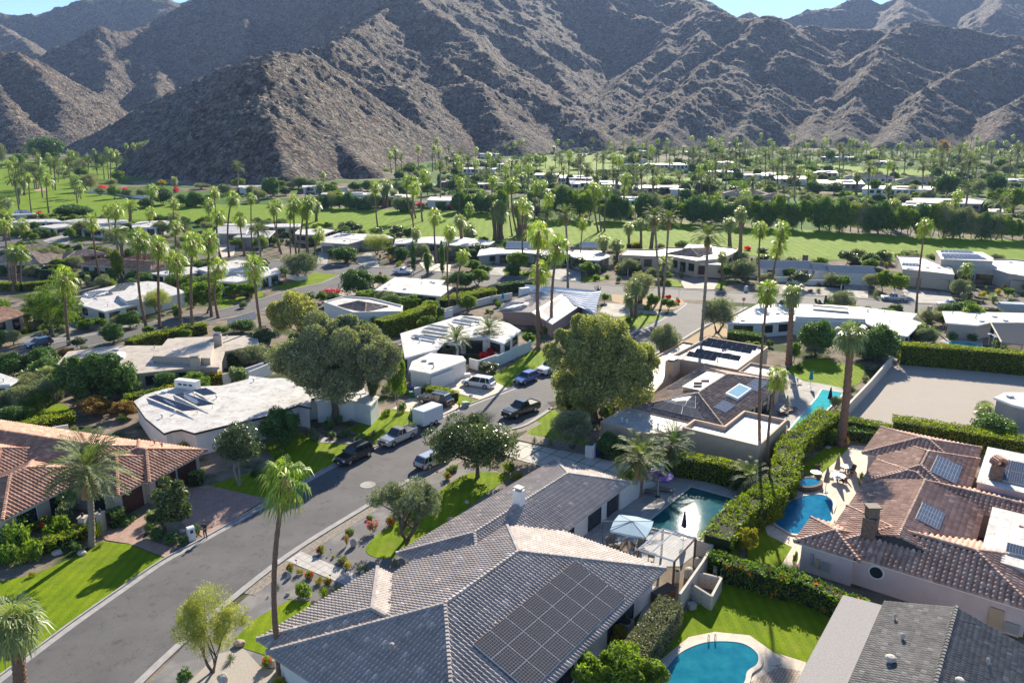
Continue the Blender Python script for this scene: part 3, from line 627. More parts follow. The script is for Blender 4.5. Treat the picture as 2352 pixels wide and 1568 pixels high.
def solar_quad(rt,A,B,C,D_,nx,ny,lift,mat=PVK,legs=0,gap=.055,skip=()):
    """panels on the quad A-B-C-D (3D); A->B is nx panels"""
    A,B,C,D_=[Vector(q) for q in (A,B,C,D_)];off=Vector(rt.location)
    nn=(B-A).cross(D_-A).normalized()
    if nn.z<0:nn=-nn
    for i in range(nx):
        for j in range(ny):
            if (i,j) in skip: continue
            def P(s,t,l): return (A*(1-s)*(1-t)+B*s*(1-t)+C*s*t+D_*(1-s)*t)+nn*l-off
            gx=gap/max((B-A).length,.1);gy=gap/max((D_-A).length,.1)
            s0,s1,u0,u1=i/nx+gx/2,(i+1)/nx-gx/2,j/ny+gy/2,(j+1)/ny-gy/2
            q=[(s0,u0),(s1,u0),(s1,u1),(s0,u1)]
            v=[P(a,b,lift) for a,b in q]+[P(a,b,lift+.045) for a,b in q]
            me=make_mesh('solar_panel',v,[(3,2,1,0),(4,5,6,7),(0,1,5,4),(1,2,6,5),(2,3,7,6),(3,0,4,7)],mat)
            uvl=me.uv_layers.new(name='UVMap');qa=[(.003,.003),(.997,.003),(.997,.997),(.003,.997)]
            for li in range(len(me.loops)): uvl.data[li].uv=qa[me.loops[li].vertex_index%4]
            me.materials.append(FRM)
            for k,pl in enumerate(me.polygons):
                if k!=1: pl.material_index=1
            link('solar_panel',me,rt)
    bk=[A+nn*(lift-.03),B+nn*(lift-.03),C+nn*(lift-.03),D_+nn*(lift-.03)];mb=MB();mb.add(bk+[q+nn*.02 for q in bk],[(3,2,1,0),(4,5,6,7),(0,1,5,4),(1,2,6,5),(2,3,7,6),(3,0,4,7)]);mb.build('panel_backing',FRM,rt)
    if legs:
        for s in np.linspace(.05,.95,legs):
            for t in (.9,):
                mb=MB();p=A*(1-s)*(1-t)+B*s*(1-t)+C*s*t+D_*(1-s)*t;mb.tube([(p.x,p.y,p.z+lift),(p.x,p.y,rt.location.z+legs_z(rt))],.03,5)
                mb.build('mounting_leg',FRM,rt)
def legs_z(rt): return rt.get('rz',3.2) if 'rz' in rt else 3.1
# ---- tiled roofs: union of hipped rectangles in the house's own frame
def tiled_house(name,label,frame,blocks,eave,slope,mat,wall,tw=.3,tl=.4,over=.6,flat=(),ridge=None,trim=None,group=None,org=None,rt=None,thick=.16,roll=.105):
    """frame=(ux,uy): local u axis; v axis=(uy,-ux). blocks: (u0,u1,v0,v1,type) type h=hip, gu=gable ends along u, gv"""
    ux,uy=frame;vx,vy=uy,-ux
    def Wd(u,v): return (u*ux+v*vx,u*uy+v*vy)
    B=[b if len(b)>4 else (*b,'h') for b in blocks]
    cu=sum((b[0]+b[1])/2 for b in B)/len(B);cv=sum((b[2]+b[3])/2 for b in B)/len(B);cx,cy=Wd(cu,cv)
    if rt is None: rt=house(name,label,(cx,cy),'house',group)
    zb=rt.location.z
    def hb(b,u,v):
        D=[]
        if b[4]!='gu': D+=[u-b[0],b[1]-u]
        if b[4]!='gv': D+=[v-b[2],b[3]-v]
        inside=(u>=b[0]-1e-6)&(u<=b[1]+1e-6)&(v>=b[2]-1e-6)&(v<=b[3]+1e-6)
        m=np.minimum.reduce(D) if len(D)>1 else D[0]
        return np.where(inside,m,-1.)
    def hm(u,v):
        r=np.full(np.shape(u),-1.)
        for b in B: r=np.maximum(r,hb(b,u,v))
        return r
    # tiles
    V=[];Fq=[];nvt=0
    prof=np.array([0,.18,.5,.82,1.0]);hz=np.array([0,.75,1,.75,0])*roll
    # s-tile: trough, barrel
    prof=np.array([0,.12,.3,.52,.74,.88,1.0]);hz=np.array([-.15,-.1,.75,1,.75,-.1,-.15])*roll
    K=len(prof)
    for bi,b in enumerate(B):
        sides=[]
        if b[4]!='gu': sides+=[(0,b[0]),(1,b[1])]
        if b[4]!='gv': sides+=[(2,b[2]),(3,b[3])]
        for sd,_ in sides:
            if sd in(0,1): Lw=b[3]-b[2];dep=(b[1]-b[0]) if False else (b[1]-b[0])/2
            else: Lw=b[1]-b[0];dep=(b[3]-b[2])/2
            nx=int(Lw/tw);ny=int(dep/tl+.999);i,j=np.meshgrid(np.arange(nx),np.arange(ny));i=i.ravel();j=j.ravel()
            w_=Lw/nx;a=(i+.5)*w_;d=(j+.5)*tl
            def uv(a,d):
                if sd==0:return b[0]+d,b[2]+a
                if sd==1:return b[1]-d,b[3]-a
                if sd==2:return b[1]-a,b[2]+d
                return b[0]+a,b[3]-d
            uu,vv=uv(a,d);mine=np.abs(hb(b,uu,vv)-d)<1e-4
            oth=np.full(uu.shape,-1.)
            for bj,c in enumerate(B):
                if bj!=bi:oth=np.maximum(oth,hb(c,uu,vv)+(1e-4 if bj<bi else 0))
            ok=mine&(oth<d)
            if not ok.any():continue
            i=i[ok];j=j[ok];n=len(i)
            jit=NP.normal(0,.006,n)
            vs=np.zeros((n,3*K,3))
            for r,(dd_,zz) in enumerate(((-.04,.075),(tl,.0),(-.04,-.03))):
                for k in range(K):
                    aa=(i+prof[k])*w_;dk=j*tl+dd_;u2,v2=uv(aa,dk);x,y=u2*ux+v2*vx,u2*uy+v2*vy
                    vs[:,r*K+k,0]=x;vs[:,r*K+k,1]=y;vs[:,r*K+k,2]=zb+eave+np.maximum(dk,-.05)*slope+zz+(hz[k] if r<2 else -.01)+jit*.6
            fb=[]
            for k in range(K-1): fb.append((k,k+1,K+k+1,K+k));fb.append((2*K+k,2*K+k+1,k+1,k))
            fb=np.array(fb)[:,::-1]
            fq=(fb[None]+ (nvt+np.arange(n)*3*K)[:,None,None]).reshape(-1,4)
            V.append(vs.reshape(-1,3));Fq.append(fq);nvt+=n*3*K
    V=np.concatenate(V);Fq=np.concatenate(Fq);V=V-np.array([rt.location.x,rt.location.y,rt.location.z])
    rf=link('roof',make_mesh('roof',V,Fq,mat),rt)
    # underlay
    ur=np.arange(min(b[0] for b in B),max(b[1] for b in B)+.01,.3);vr=np.arange(min(b[2] for b in B),max(b[3] for b in B)+.01,.3)
    mb=MB()
    U,Vv=np.meshgrid(ur,vr,indexing='ij');H=hm(U,Vv);X=U*ux+Vv*vx;Y=U*uy+Vv*vy
    idx={}
    vs=[];fs=[]
    for a in range(len(ur)-1):
        for c in range(len(vr)-1):
            if min(H[a,c],H[a+1,c],H[a,c+1],H[a+1,c+1])>=0:
                q=[]
                for (p,r) in((a,c),(a+1,c),(a+1,c+1),(a,c+1)):
                    if (p,r) not in idx: idx[(p,r)]=len(vs);vs.append((X[p,r],Y[p,r],zb+eave+H[p,r]*slope-.03))
                    q.append(idx[(p,r)])
                fs.append(q)
    mb.add(vs,fs);mb.build('roof_underlay',DARK,rf)
    # ridge caps
    mb=MB()
    def capline(p,q,hip):
        Ln=math.dist(p,q);n=max(1,int(Ln/.38))
        for k in range(n):
            pts=[]
            for s in (k/n,(k+1.15)/n):
                u,v=p[0]+(q[0]-p[0])*s,p[1]+(q[1]-p[1])*s;x,y=Wd(u,v);pts.append((x,y,0,u,v))
            um,vm=(pts[0][3]+pts[1][3])/2,(pts[0][4]+pts[1][4])/2
            h=cap_h(p,q,(k+.5)/n)
            if hm(np.array(um),np.array(vm))>h+.12: continue
            h0=cap_h(p,q,k/n);h1=cap_h(p,q,(k+1.15)/n)
            mb.tube([(pts[0][0],pts[0][1],zb+eave+h0*slope+.05),(pts[1][0],pts[1][1],zb+eave+h1*slope+.02)],[.2,.16],6)
    def cap_h(p,q,s): return p[2]+(q[2]-p[2])*s
    for b in B:
        u0,u1,v0,v1,t=b
        if t=='h':
            k=min(u1-u0,v1-v0)/2
            if u1-u0>=v1-v0: r0=(u0+k,(v0+v1)/2,k);r1=(u1-k,(v0+v1)/2,k)
            else: r0=((u0+u1)/2,v0+k,k);r1=((u0+u1)/2,v1-k,k)
            capline(r0,r1,0)
            for c in((u0,v0,0),(u0,v1,0),(u1,v0,0),(u1,v1,0)):
                rr=min((r0,r1),key=lambda r:math.dist(r[:2],c[:2]));capline(c,rr,1)
        elif t=='gu': capline((u0,(v0+v1)/2,(v1-v0)/2),(u1,(v0+v1)/2,(v1-v0)/2),0)
        else: capline(((u0+u1)/2,v0,(u1-u0)/2),((u0+u1)/2,v1,(u1-u0)/2),0)
    if mb.v: mb.build('ridge_tiles',ridge or mat,rf)
    # walls and eaves
    mb=MB();fa=MB()
    for k,b in enumerate(B):
        u0,u1,v0,v1,t=b;o=over+.004*k;z=zb+eave-.08-.004*k
        mb.prism([Wd(u0+o,v0+o),Wd(u1-o,v0+o),Wd(u1-o,v1-o),Wd(u0+o,v1-o)],zb-.6,z)
        fa.prism([Wd(u0+.03,v0+.03),Wd(u1-.03,v0+.03),Wd(u1-.03,v1-.03),Wd(u0+.03,v1-.03)],zb+eave-thick-.003*k,zb+eave-.045-.003*k)
        if t in('gu','gv'):
            if t=='gu': ends=[[(u0+o,v0+o,0),(u0+o,v1-o,0),(u0+o,(v0+v1)/2,(v1-v0)/2-o)],[(u1-o,v0+o,0),(u1-o,v1-o,0),(u1-o,(v0+v1)/2,(v1-v0)/2-o)]]
            else: ends=[[(u0+o,v0+o,0),(u1-o,v0+o,0),((u0+u1)/2,v0+o,(u1-u0)/2-o)],[(u0+o,v1-o,0),(u1-o,v1-o,0),((u0+u1)/2,v1-o,(u1-u0)/2-o)]]
            for E_ in ends: mb.poly([(*Wd(e[0],e[1]),z+max(0,e[2])*slope) for e in E_])
    mb.build('wall',wall,rt);fa.build('eave',trim or TRIMW,rt)
    def hz_(u,v): return zb+eave+float(hm(np.array(float(u)),np.array(float(v))))*slope
    return rt,Wd,hz_
def blkwall(rt,Wd,b,over):  # CCW outline of a block's wall
    u0,u1,v0,v1=b[:4];o=over
    return ccw([Wd(u0+o,v0+o),Wd(u1-o,v0+o),Wd(u1-o,v1-o),Wd(u0+o,v1-o)])
def nearwall(P,i): return P[i%4],P[(i+1)%4]
def wallof(Wd,b,o,side):
    """the wall on side 'u0','u1','v0','v1' ordered so that outside is right of p0->p1"""
    u0,u1,v0,v1=b[:4];c={'u0':((u0+o,v0+o),(u0+o,v1-o)),'u1':((u1-o,v1-o),(u1-o,v0+o)),'v0':((u1-o,v0+o),(u0+o,v0+o)),'v1':((u0+o,v1-o),(u1-o,v1-o))}[side]
    p,q=Wd(*c[0]),Wd(*c[1]);cx,cy=Wd((u0+u1)/2,(v0+v1)/2)
    t=Vector((q[0]-p[0],q[1]-p[1]));nn=Vector((t.y,-t.x));m=Vector(((p[0]+q[0])/2-cx,(p[1]+q[1])/2-cy))
    return (p,q) if nn.dot(m)>0 else (q,p)
def chimney(rt,x,y,z0,z1,sx,sy,mat,cap=True,rz=0):
    ax=(math.cos(rz),math.sin(rz));ay=(-ax[1],ax[0]);mb=MB();mb.obox((x,y),ax,ay,sx,sy,z0,z1);o=mb.build('chimney',mat,rt)
    if cap:
        c=MB();c.obox((x,y),ax,ay,sx*.6,sy*.6,z1,z1+.22);c.obox((x,y),ax,ay,sx*.95,sy*.95,z1+.22,z1+.3);c.build('chimney_cap',M('cap_metal',(.35,.33,.31),(.3,.28,.26),3,.5),o)
# ================================================================ the near houses
G=(.6030,.7977)
# -- grey tiled house in the centre foreground
H1B=[(23.9,49.6,-39.0,-21.8),(24.3,35.6,-40.7,-27),(38,62,-41,-31.6)]
h1,Wd1,z1=tiled_house('grey_tiled_house','large foreground house with grey barrel tile hip roof, white chimney and black solar array',G,H1B,2.75,.30,TGREY,WH,.32,.42,.75)
u,v=55.5-6,-36.2;x,y=Wd1(u,v);chimney(h1,*Wd1(49.2,-36.4),3.3,5.6,.75,.9,WH,True,GRID)
def on1(u,v,l=.17): p=Wd1(u,v);return (p[0],p[1],z1(u,v)+l)
solar_quad(h1,on1(31.3,-26.9),on1(43.6,-26.9),on1(43.6,-22.3),on1(31.3,-22.3),7,3,.06,PVK)
solar_quad(h1,on1(29.6,-26.0),on1(31.25,-26.0),on1(31.25,-22.3),on1(29.6,-22.3),1,2,.06,PVK) if False else None
vents(h1,[Wd1(30,-33.5),Wd1(28,-31),Wd1(34,-27.6)],4.2,TGREY)
for s,a,b,k in(('v1',.1,.2,'dark'),('v1',.35,.5,'dark'),('v1',.7,.86,'dark')):
    p,q=wallof(Wd1,H1B[0],.75,s);add_window(h1,p,q,a,b,.3,2.2,k)
p,q=wallof(Wd1,H1B[2],.75,'v1')
for a in(.3,.5,.72,.88):add_window(h1,p,q,a,a+.1,.2,2.2,'dark')
p,q=wallof(Wd1,H1B[2],.75,'u1');add_window(h1,p,q,.2,.75,0,2.2,'gw')
# -- orange tiled house, left
A2=(math.sin(math.radians(18)),math.cos(math.radians(18)))
H2B=[(53.6,62.2,-66,-56.3),(50.3,60,-67.5,-57.0),(50.9,61.9,-90,-60),(43.2,55,-73.2,-63.2),(47.5,58,-86,-70),(44.5,55,-92,-78)]
h2,Wd2,z2=tiled_house('orange_tiled_house','orange tile hip-roofed house with dark wood garage doors by the pink driveway',A2,H2B,2.8,.30,TORG,M('taupe_stucco',(.50,.42,.37),(.45,.38,.33),1.2,.85,.25,30),.42,.46,.7,ridge=TORG,roll=.11)
p,q=wallof(Wd2,H2B[0],.7,'v1');add_window(h2,p,q,.12,.47,0,2.3,'gb');add_window(h2,p,q,.55,.9,0,2.3,'gb')
p,q=wallof(Wd2,H2B[1],.7,'v1');add_window(h2,p,q,.06,.33,0,2.3,'gb')
p,q=wallof(Wd2,H2B[1],.7,'u0');add_window(h2,p,q,.2,.4,.8,2.2,'win');add_window(h2,p,q,.55,.8,.3,2.2,'win')
p,q=wallof(Wd2,H2B[3],.7,'u0');add_window(h2,p,q,.15,.35,.7,2.2,'win');add_window(h2,p,q,.55,.85,.7,2.2,'win')
p,q=wallof(Wd2,H2B[3],.7,'v1');add_window(h2,p,q,.1,.3,.7,2.2,'win');add_window(h2,p,q,.45,.65,.2,2.2,'dark')
vents(h2,[Wd2(60,-60.5),Wd2(60.5,-62)],3.6,TORG)
# -- pink house with mottled tiles, right
H3B=[(60.2,65.4,-14.8,-9.5),(60.7,69.8,-12.7,2.6),(63.5,77,-12.6,-2.2,'gu'),(76.0,83,-12.8,-5),(76.4,90,-12.9,-3.8),(84.2,93.8,-14.5,-4),(76.2,81.2,-9.5,9,'gv')]
h3,Wd3,z3=tiled_house('pink_stucco_house','sprawling pink stucco house with mottled red clay tiles and stone chimney',G,H3B,2.8,.29,TPINK,PINK,.42,.48,.55,ridge=TPINK,roll=.13)
def on3(u,v,l=.2): p=Wd3(u,v);return (p[0],p[1],z3(u,v)+l)
raised(h3,[Wd3(65.3,-1.6),Wd3(65.3,9),Wd3(76,9),Wd3(76,-1.6)],0,3.7,RW,PINK)
raised(h3,[Wd3(81.4,-3.4),Wd3(81.4,9),Wd3(92.5,9),Wd3(92.5,-3.4)],0,3.6,RW,PINK)
raised(h3,[Wd3(60.9,2.8),Wd3(60.9,7.5),Wd3(65,7.5),Wd3(65,2.8)],0,2.7,RW,PINK)
solar_quad(h3,on3(67.9,-6.8),on3(71.6,-6.8),on3(71.6,-4.9),on3(67.9,-4.9),3,1,.05,PVB)
solar_quad(h3,on3(80.2,-7.4),on3(85.2,-7.4),on3(85.2,-5),on3(80.2,-5),3,1,.05,PVB)
def lvl(Wd,u0,u1,v0,v1,z0,z1_): a=Wd(u0,v0);b=Wd(u1,v0);c=Wd(u1,v1);d=Wd(u0,v1);return (*a,z0),(*b,z1_),(*c,z1_),(*d,z0)
h3['rz']=3.7
for uu,vv0,vv1,n in((67.2,0,3.4,2),(69,1.8,5,2),(66.2,3,8,3)):
    a,b,c,d=lvl(Wd3,uu,uu+1.1,vv0,vv1,3.85,4.15);solar_quad(h3,a,d,c,b,n,1,.02,PVB)
for uu in(83.0,86.2,):
    a,b,c,d=lvl(Wd3,uu,uu+1.7,-2.6,8.5,3.72,4.2);solar_quad(h3,a,d,c,b,7,1,.02,PVB,legs=6)
raised(h3,[Wd3(67.4,4.6),Wd3(67.4,6.6),Wd3(70.3,6.6),Wd3(70.3,4.6)],3.6,4.3,RC,BEI,name='roof_hatch')
STONE=M('brown_stacked_stone',(.24,.16,.12),(.10,.07,.055),4,.9,1,9)
x,y=Wd3(63.7,-9.6);chimney(h3,x,y,3,5.4,1.3,1.1,STONE,False,GRID)
mb=MB();mb.obox((x,y),(1,0),(0,1),.9,.8,5.4,6.3);mb.obox((x,y),(1,0),(0,1),1.15,.95,6.3,6.42);mb.build('chimney_cap',M('rusted_cap',(.2,.15,.11),(.13,.1,.08),4,.7),h3)
x,y=Wd3(83.6,-1.9);chimney(h3,x,y,3,5.2,1.5,1.1,STONE,False,GRID)
mb=MB()
for k in range(9):
    a=math.pi*k/8;mb.obox((x+.55*math.cos(a),y),(1,0),(0,1),.22,1.0,5.2+.55*math.sin(a)-.1,5.3+.55*math.sin(a)+.1)
mb.build('arched_chimney_top',TORG,h3)
# gable over the flat roof
tiled_house('wing','wing',G,[(71.2,75.2,.6,9.5,'gv')],3.0,.29,TPINK,PINK,.42,.46,.3,rt=h3)
p,q=wallof(Wd3,H3B[0],.55,'u0')
P0=Wd3(60.75,-14.2);P1=Wd3(61.25,2.0)
p,q=wallof(Wd3,H3B[1],.55,'u0')
mb=MB();cc=Wd3(61.2,-8.6)
d3=Vector((-.6030,-.7977))
def disc(name,c,nrm,r,th,mat,parent,z):
    mb=MB();n=Vector((nrm[0],nrm[1],0));t=Vector((-n.y,n.x,0));k=24;vs=[]
    for s in (0,th):
        for i in range(k):
            a=2*math.pi*i/k;vs.append(Vector((c[0],c[1],z))+t*r*math.cos(a)+Vector((0,0,r*math.sin(a)))+n*s)
    mb.add(vs,[tuple(range(k)),tuple(range(k,2*k))[::-1]]+[(i,(i+1)%k,k+(i+1)%k,k+i) for i in range(k)]);return mb.build(name,mat,parent)
c0=c4(607,946,1.75);uu=c0[0]*G[0]+c0[1]*G[1];vv=c0[0]*G[1]-c0[1]*G[0]
c0=Wd3(61.25,-8.3);rw=disc('round_window',c0,d3,.62,.06,TRIMW,h3,1.75);disc('pane',c0,d3,.5,.09,GLASS,rw,1.75)
for vv,wd_,z0,z1_,mt in((-13.3,.25,.9,1.9,GRY),(-12.8,.35,.7,1.6,TAN),(-12.1,.7,.7,1.5,GRY),(1.0-.8,.9,.1,1.9,TAN),(1.3,.9,.3,1.1,GRY)):
    uu_=60.75 if vv<-10 else 61.25
    mb=MB();cx_,cy_=Wd3(uu_-.06,vv);mb.obox((cx_,cy_),(G[1],-G[0]),G,wd_,.22,z0,z1_);mb.build('meter_box',mt,h3)
p,q=wallof(Wd3,H3B[3],.55,'v0');add_window(h3,p,q,.3,.8,.4,2.3,'dark')
p,q=wallof(Wd3,H3B[5],.55,'u0');add_window(h3,p,q,.08,.3,.4,2.3,'dark')
p,q=wallof(Wd3,H3B[2],.55,'v0');add_window(h3,p,q,.4,.8,.2,2.3,'dark')
mb=MB();cx_,cy_=Wd3(61.5,4.4);mb.obox((cx_,cy_),(G[1],-G[0]),G,2.4,.25,0,2.3);dg=mb.build('door',M('green_glass',(.06,.10,.10),(.05,.08,.08),2,.2),h3)
# -- charcoal tiled house, bottom right
H4B=[(36,55.6,-6.7,2.4,'gu')]
h4,Wd4,z4=tiled_house('charcoal_tiled_house','house in the bottom right corner with charcoal tile gable roof and pale gravel strip',G,H4B,2.75,.30,TCHAR,GRY,.26,.33,.5,trim=TRIMW,roll=.045)
raised(h4,[Wd4(38,-9.4),Wd4(54.5,-9.4),Wd4(54.9,-6.65),Wd4(38,-6.65)],0,2.8,M('pale_gravel_roof',(.40,.37,.35),(.30,.28,.265),9,.95,.8,12),GRY,.3)
for (a,b,r) in((47.6,-4.9,.35),(47.2,-1.0,.28),(50.5,-4.7,.15),(53,-5.6,.12),(51,.2,.12)):
    x,y=Wd4(a,b);mb=MB();z=z4(a,b);mb.lathe((x,y,z-.05),[(r*.55,0),(r*.55,.3),(r,.32),(r,.45),(r*.7,.55),(.02,.6)],12);mb.build('roof_vent',CRM,h4)
# -- tan house with brown tiles and solar, right of the street
H5B=[(82.0,104.2,-41.6,-29.0)]
TANH=M('tan_peach_stucco',(.58,.43,.31),(.52,.385,.275),1.2,.85,.25,30)
h5,Wd5,z5=tiled_house('tan_tiled_house','tan house with brown tile hip roof, skylight, solar panels and flat wings',G,[(81.2,104.2,-41.8,-29.2)],3.0,.24,TBRN,TANH,.30,.42,.6)
def on5(u,v,l=.17): p=Wd5(u,v);return (p[0],p[1],z5(u,v)+l)
flat_house('',[Wd5(*q) for q in((104.3,-47.6),(120,-47.6),(120,-37),(104.3,-36.4))],3.1,RG,TANH,parapet=.45,rt=h5,nv=9)
flat_house('',[Wd5(*q) for q in((77.9,-33.2),(77.9,-24),(88,-24),(88,-29.4),(81.3,-29.4),(81.3,-33.2))],2.9,RW,TANH,parapet=.5,rt=h5,nv=1)
flat_house('',[Wd5(*q) for q in((74.6,-42.6),(74.6,-36),(78.1,-33),(81.1,-33),(81.1,-42.6))],2.85,RGR,TANH,parapet=.12,rt=h5,nv=3)
flat_house('',[Wd5(*q) for q in((88.2,-49.0),(88.2,-42.1),(116,-48.0),(116,-50.5))],2.9,RC,TANH,parapet=.3,rt=h5,nv=3)
flat_house('',[Wd5(*q) for q in((104.3,-36.3),(104.3,-31),(110,-31),(110,-36.5))],2.9,RW,TANH,parapet=.4,rt=h5,nv=2)
raised(h5,[Wd5(88.5,-38.2),Wd5(88.5,-35.6),Wd5(97,-35.6),Wd5(97,-38.2)],4.0,4.72,RGR,TANH)
chimney(h5,*Wd5(98,-44),2.9,5.2,2.4,1.3,TAN,True,GRID)
solar_quad(h5,on5(82.0,-39.8),on5(82.0,-32.2),on5(83.8,-33.9),on5(83.8,-38.8),5,1,.05,PVK)
solar_quad(h5,on5(83.9,-38.6),on5(83.9,-34.2),on5(86.6,-35.4),on5(86.6,-37.9),3,2,.05,PVK)
solar_quad(h5,on5(90,-41.2),on5(98.5,-41.2),on5(98.5,-39.2),on5(90,-39.2),6,1,.05,PVK)
solar_quad(h5,on5(85.3,-32.5),on5(88.6,-32.5),on5(88.6,-30.8),on5(85.3,-30.8),3,1,.05,PVB)
solar_quad(h5,on5(96,-32.3),on5(101,-32.3),on5(101,-30.5),on5(96,-30.5),4,1,.05,PVB)
h5['rz']=3.1
for k,(uu,a,b) in enumerate(((107,-45.8,-41),(109.3,-45.5,-38),(114.5,-46.6,-38),(116.8,-46.6,-38))):
    q=lvl(Wd5,uu,uu+1.1,a,b,3.35,3.95);solar_quad(h5,q[0],q[3],q[2],q[1],5,1,.02,PVK,legs=5)
sk=MB();A=[on5(*q,.12) for q in((90.5,-32.9),(95.6,-32.9),(95.6,-31.2),(90.5,-31.2))]
sk.add([*A,*[(a[0],a[1],a[2]+.35) for a in A]],[(4,5,6,7),(0,1,5,4),(1,2,6,5),(2,3,7,6),(3,0,4,7)]);s_=sk.build('skylight',TRIMW,h5)
B_=[Vector(a)+Vector((0,0,.36)) for a in A];cm=sum(B_,Vector())/4;B_=[cm+(b-cm)*.86 for b in B_];sk=MB();sk.poly(B_);sk.build('pane',M('skylight_glass',(.25,.42,.48),(.3,.48,.55),2,.08,spec=.8),s_)
for q in((89.7,-36.5),(91,-37),(92.5,-36.6)):
    x,y=Wd5(*q);mb=MB();mb.obox((x,y),(1,0),(0,1),1.1,.25,4.7,4.95);mb.build('roof_vent',TBRN,h5)
p,q=wallof(Wd5,(81.2,104.2,-41.8,-29.2),.6,'v1')
for a in(.42,.55,.68,.82):add_window(h5,p,q,a,a+.08,.1,2.4,'dark')
# -- white flat house with solar panels left of the big olive tree
h6,_,_=flat_house('white flat-roofed house with stained roof and tilted solar panels beside the big grey-green tree',
 [m1(1020,1392,3.1),m1(1110,1340,3.1),m1(1290,1288,3.1),m1(1700,1270,3.1),m1(1900,1220,3.1),m2(0,1195,3.1),m2(160,1215,3.1),m2(860,1200,3.1),m2(900,1330,3.1),m2(480,1372,3.1),m2(480,1440,3.1),m2(380,1420,3.1),m2(160,1500,3.1),c1(1285,93,3.1),c1(1115,135,3.1),c1(1040,112,3.1),c1(990,120,3.1),c1(940,136,3.1),m1(1110,1520,3.1)],3.1,RW,WH,.35,.25,trim=DARK,nv=14)
h6['rz']=3.1
def flatpv(rt,c,q,n,z0,z1_,mat=PVK,legs=5):
    A,B,C_,D_=[c(q[i],q[i+1],zz) for i,zz in((0,z0),(2,z0),(4,z1_),(6,z1_))];solar_quad(rt,A,B,C_,D_,n,1,.02,mat,legs)
flatpv(h6,m1,(1130,1360,1400,1468,1540,1455,1200,1340),8,3.2,3.9,PVB,7)
flatpv(h6,m1,(1335,1340,1520,1432,1650,1412,1400,1322),6,3.2,3.9,PVB,5)
flatpv(h6,m1,(1470,1308,1560,1350,1665,1335,1580,1290),4,3.2,3.9,PVB,4)
p=m1(1440,1290,3.1);mb=MB();mb.obox(p,(.95,-.3),(.3,.95),3.6,1.0,3.05,4.3);ch=mb.build('roof_equipment_box',WH,h6);
for k in(-.9,0,.9):
    q=Vector((p[0],p[1]))+Vector((.95,-.3))*k+Vector((-.3,-.95))*.5;mb=MB();mb.obox(q,(.95,-.3),(.3,.95),.6,.06,3.6,3.85);mb.build('vent_opening',DARK,ch)
Pw=[m2(160,1500,3.1),m2(380,1420,3.1)]
add_window(h6,c1(1160,133,3.1),c1(1275,95,3.1),.1,.3,.2,2.3,'dark') if False else None
flat_house('',[m2(500,1352,3),m2(900,1315,3),m2(1000,1355,3),m2(935,1425,3),m2(800,1388,3),m2(510,1398,3)],3.0,RW,WH,.2,.2,trim=WH,rt=h6,nv=1)
# -- cream flat house
h7,_,_=flat_house('cream stepped flat-roofed house between the hedges and the side street',
 [m1(430,1110,3),m1(520,1010,3),m1(880,965,3),m1(1280,965,3),m1(1340,905,3),m1(1970,885,3),m1(1985,960,3),m1(1720,1010,3),m1(1680,1132,3),m1(1530,1130,3),m1(1040,1180,3),m1(1010,1130,3)],3.0,RC,BEI,.4,.3,nv=9,trim=BEI,auto=True)
raised(h7,[m1(1175,1045,4.1),m1(1285,912,4.1),m1(1645,905,4.1),m1(1610,1062,4.1)],2.9,4.1,RC,BEI,.05)
chimney(h7,*m1(1672,960,3)[:2],2.9,4.8,1.3,1.5,BEI,True,.3);chimney(h7,*m1(1500,1120,3)[:2],.5,4.4,1.5,1.2,BEI,True,.3)
mb=MB();q=[m1(900,1010,3.3),m1(960,1008,3.5),m1(945,1045,3.5),m1(885,1050,3.3)];mb.prism(q,2.95,3.3);s_=mb.build('skylight',TRIMW,h7)
mb=MB();x,y,_z=m1(1350,1050,3.0);mb.tube([(x,y,3),(x,y,3.9)],.04,6);mb.lathe((x,y,3.9),[(.02,0),(.3,.1),(.45,.28)],12);mb.build('satellite_dish',FRM,h7)
add_window(h7,m1(1290,1190,3),m1(1420,1185,3),.0,1,.3,2.2,'win')
# -- white house with garage in the centre
h8,P8,_=flat_house('white mid-century house with pink door, garage wing and rows of roof solar panels',
 [m2(1160,872,3.1),m2(1620,735,3.1),m2(1780,745,3.1),m2(1995,795,3.1),m2(2085,850,3.1),m2(1955,950,3.1),m2(1820,905,3.1),m2(1640,905,3.1),m2(1620,955,3.1),m2(1500,940,3.1),m2(1450,990,3.1),m2(1195,1062,3.1)],3.1,RW,WH,.45,.28,nv=9,auto=True)
h8['rz']=3.1
flat_house('',[m2(1225,1150,2.85),m2(1390,1180,2.85),m2(1665,1078,2.85),m2(1640,1045,2.85),m2(1390,1020,2.85),m2(1250,1085,2.85)],2.85,RW,WH,.25,.28,rt=h8,nv=3,wins=())
def findwall(c,x0,y0,x1,y1,z,kind,rt,z0,z1_,push=.25):
    """opening whose top corners are seen at the two given places, on the wall there"""
    a=c(x0,y0,z1_);b=c(x1,y1,z1_);P0=Vector(a[:2]);P1=Vector(b[:2]);add_window(rt,P0,P1,0,1,z0,z1_,kind,off=.05)
findwall(m2,1400,1215,1568,1150,0,'gw',h8,0,2.1)
findwall(m2,1400,1000,1452,985,0,'dp',h8,0,2.2);findwall(m2,1490,992,1570,985,0,'dark',h8,0,2.2)
for q in((1240,895,1420,930,1450,910,1270,880),(1310,868,1500,895,1530,878,1330,852),(1330,840,1500,868,1530,850,1355,828),(1370,815,1520,840,1545,825,1400,805),(1550,775,1700,800,1730,785,1580,760),(1620,752,1760,778,1790,765,1650,740)):
    flatpv(h8,m2,q,5,3.2,3.75,PVK,4)
acunit(h8,m2(1130,880,3)[:2],0,1.3)
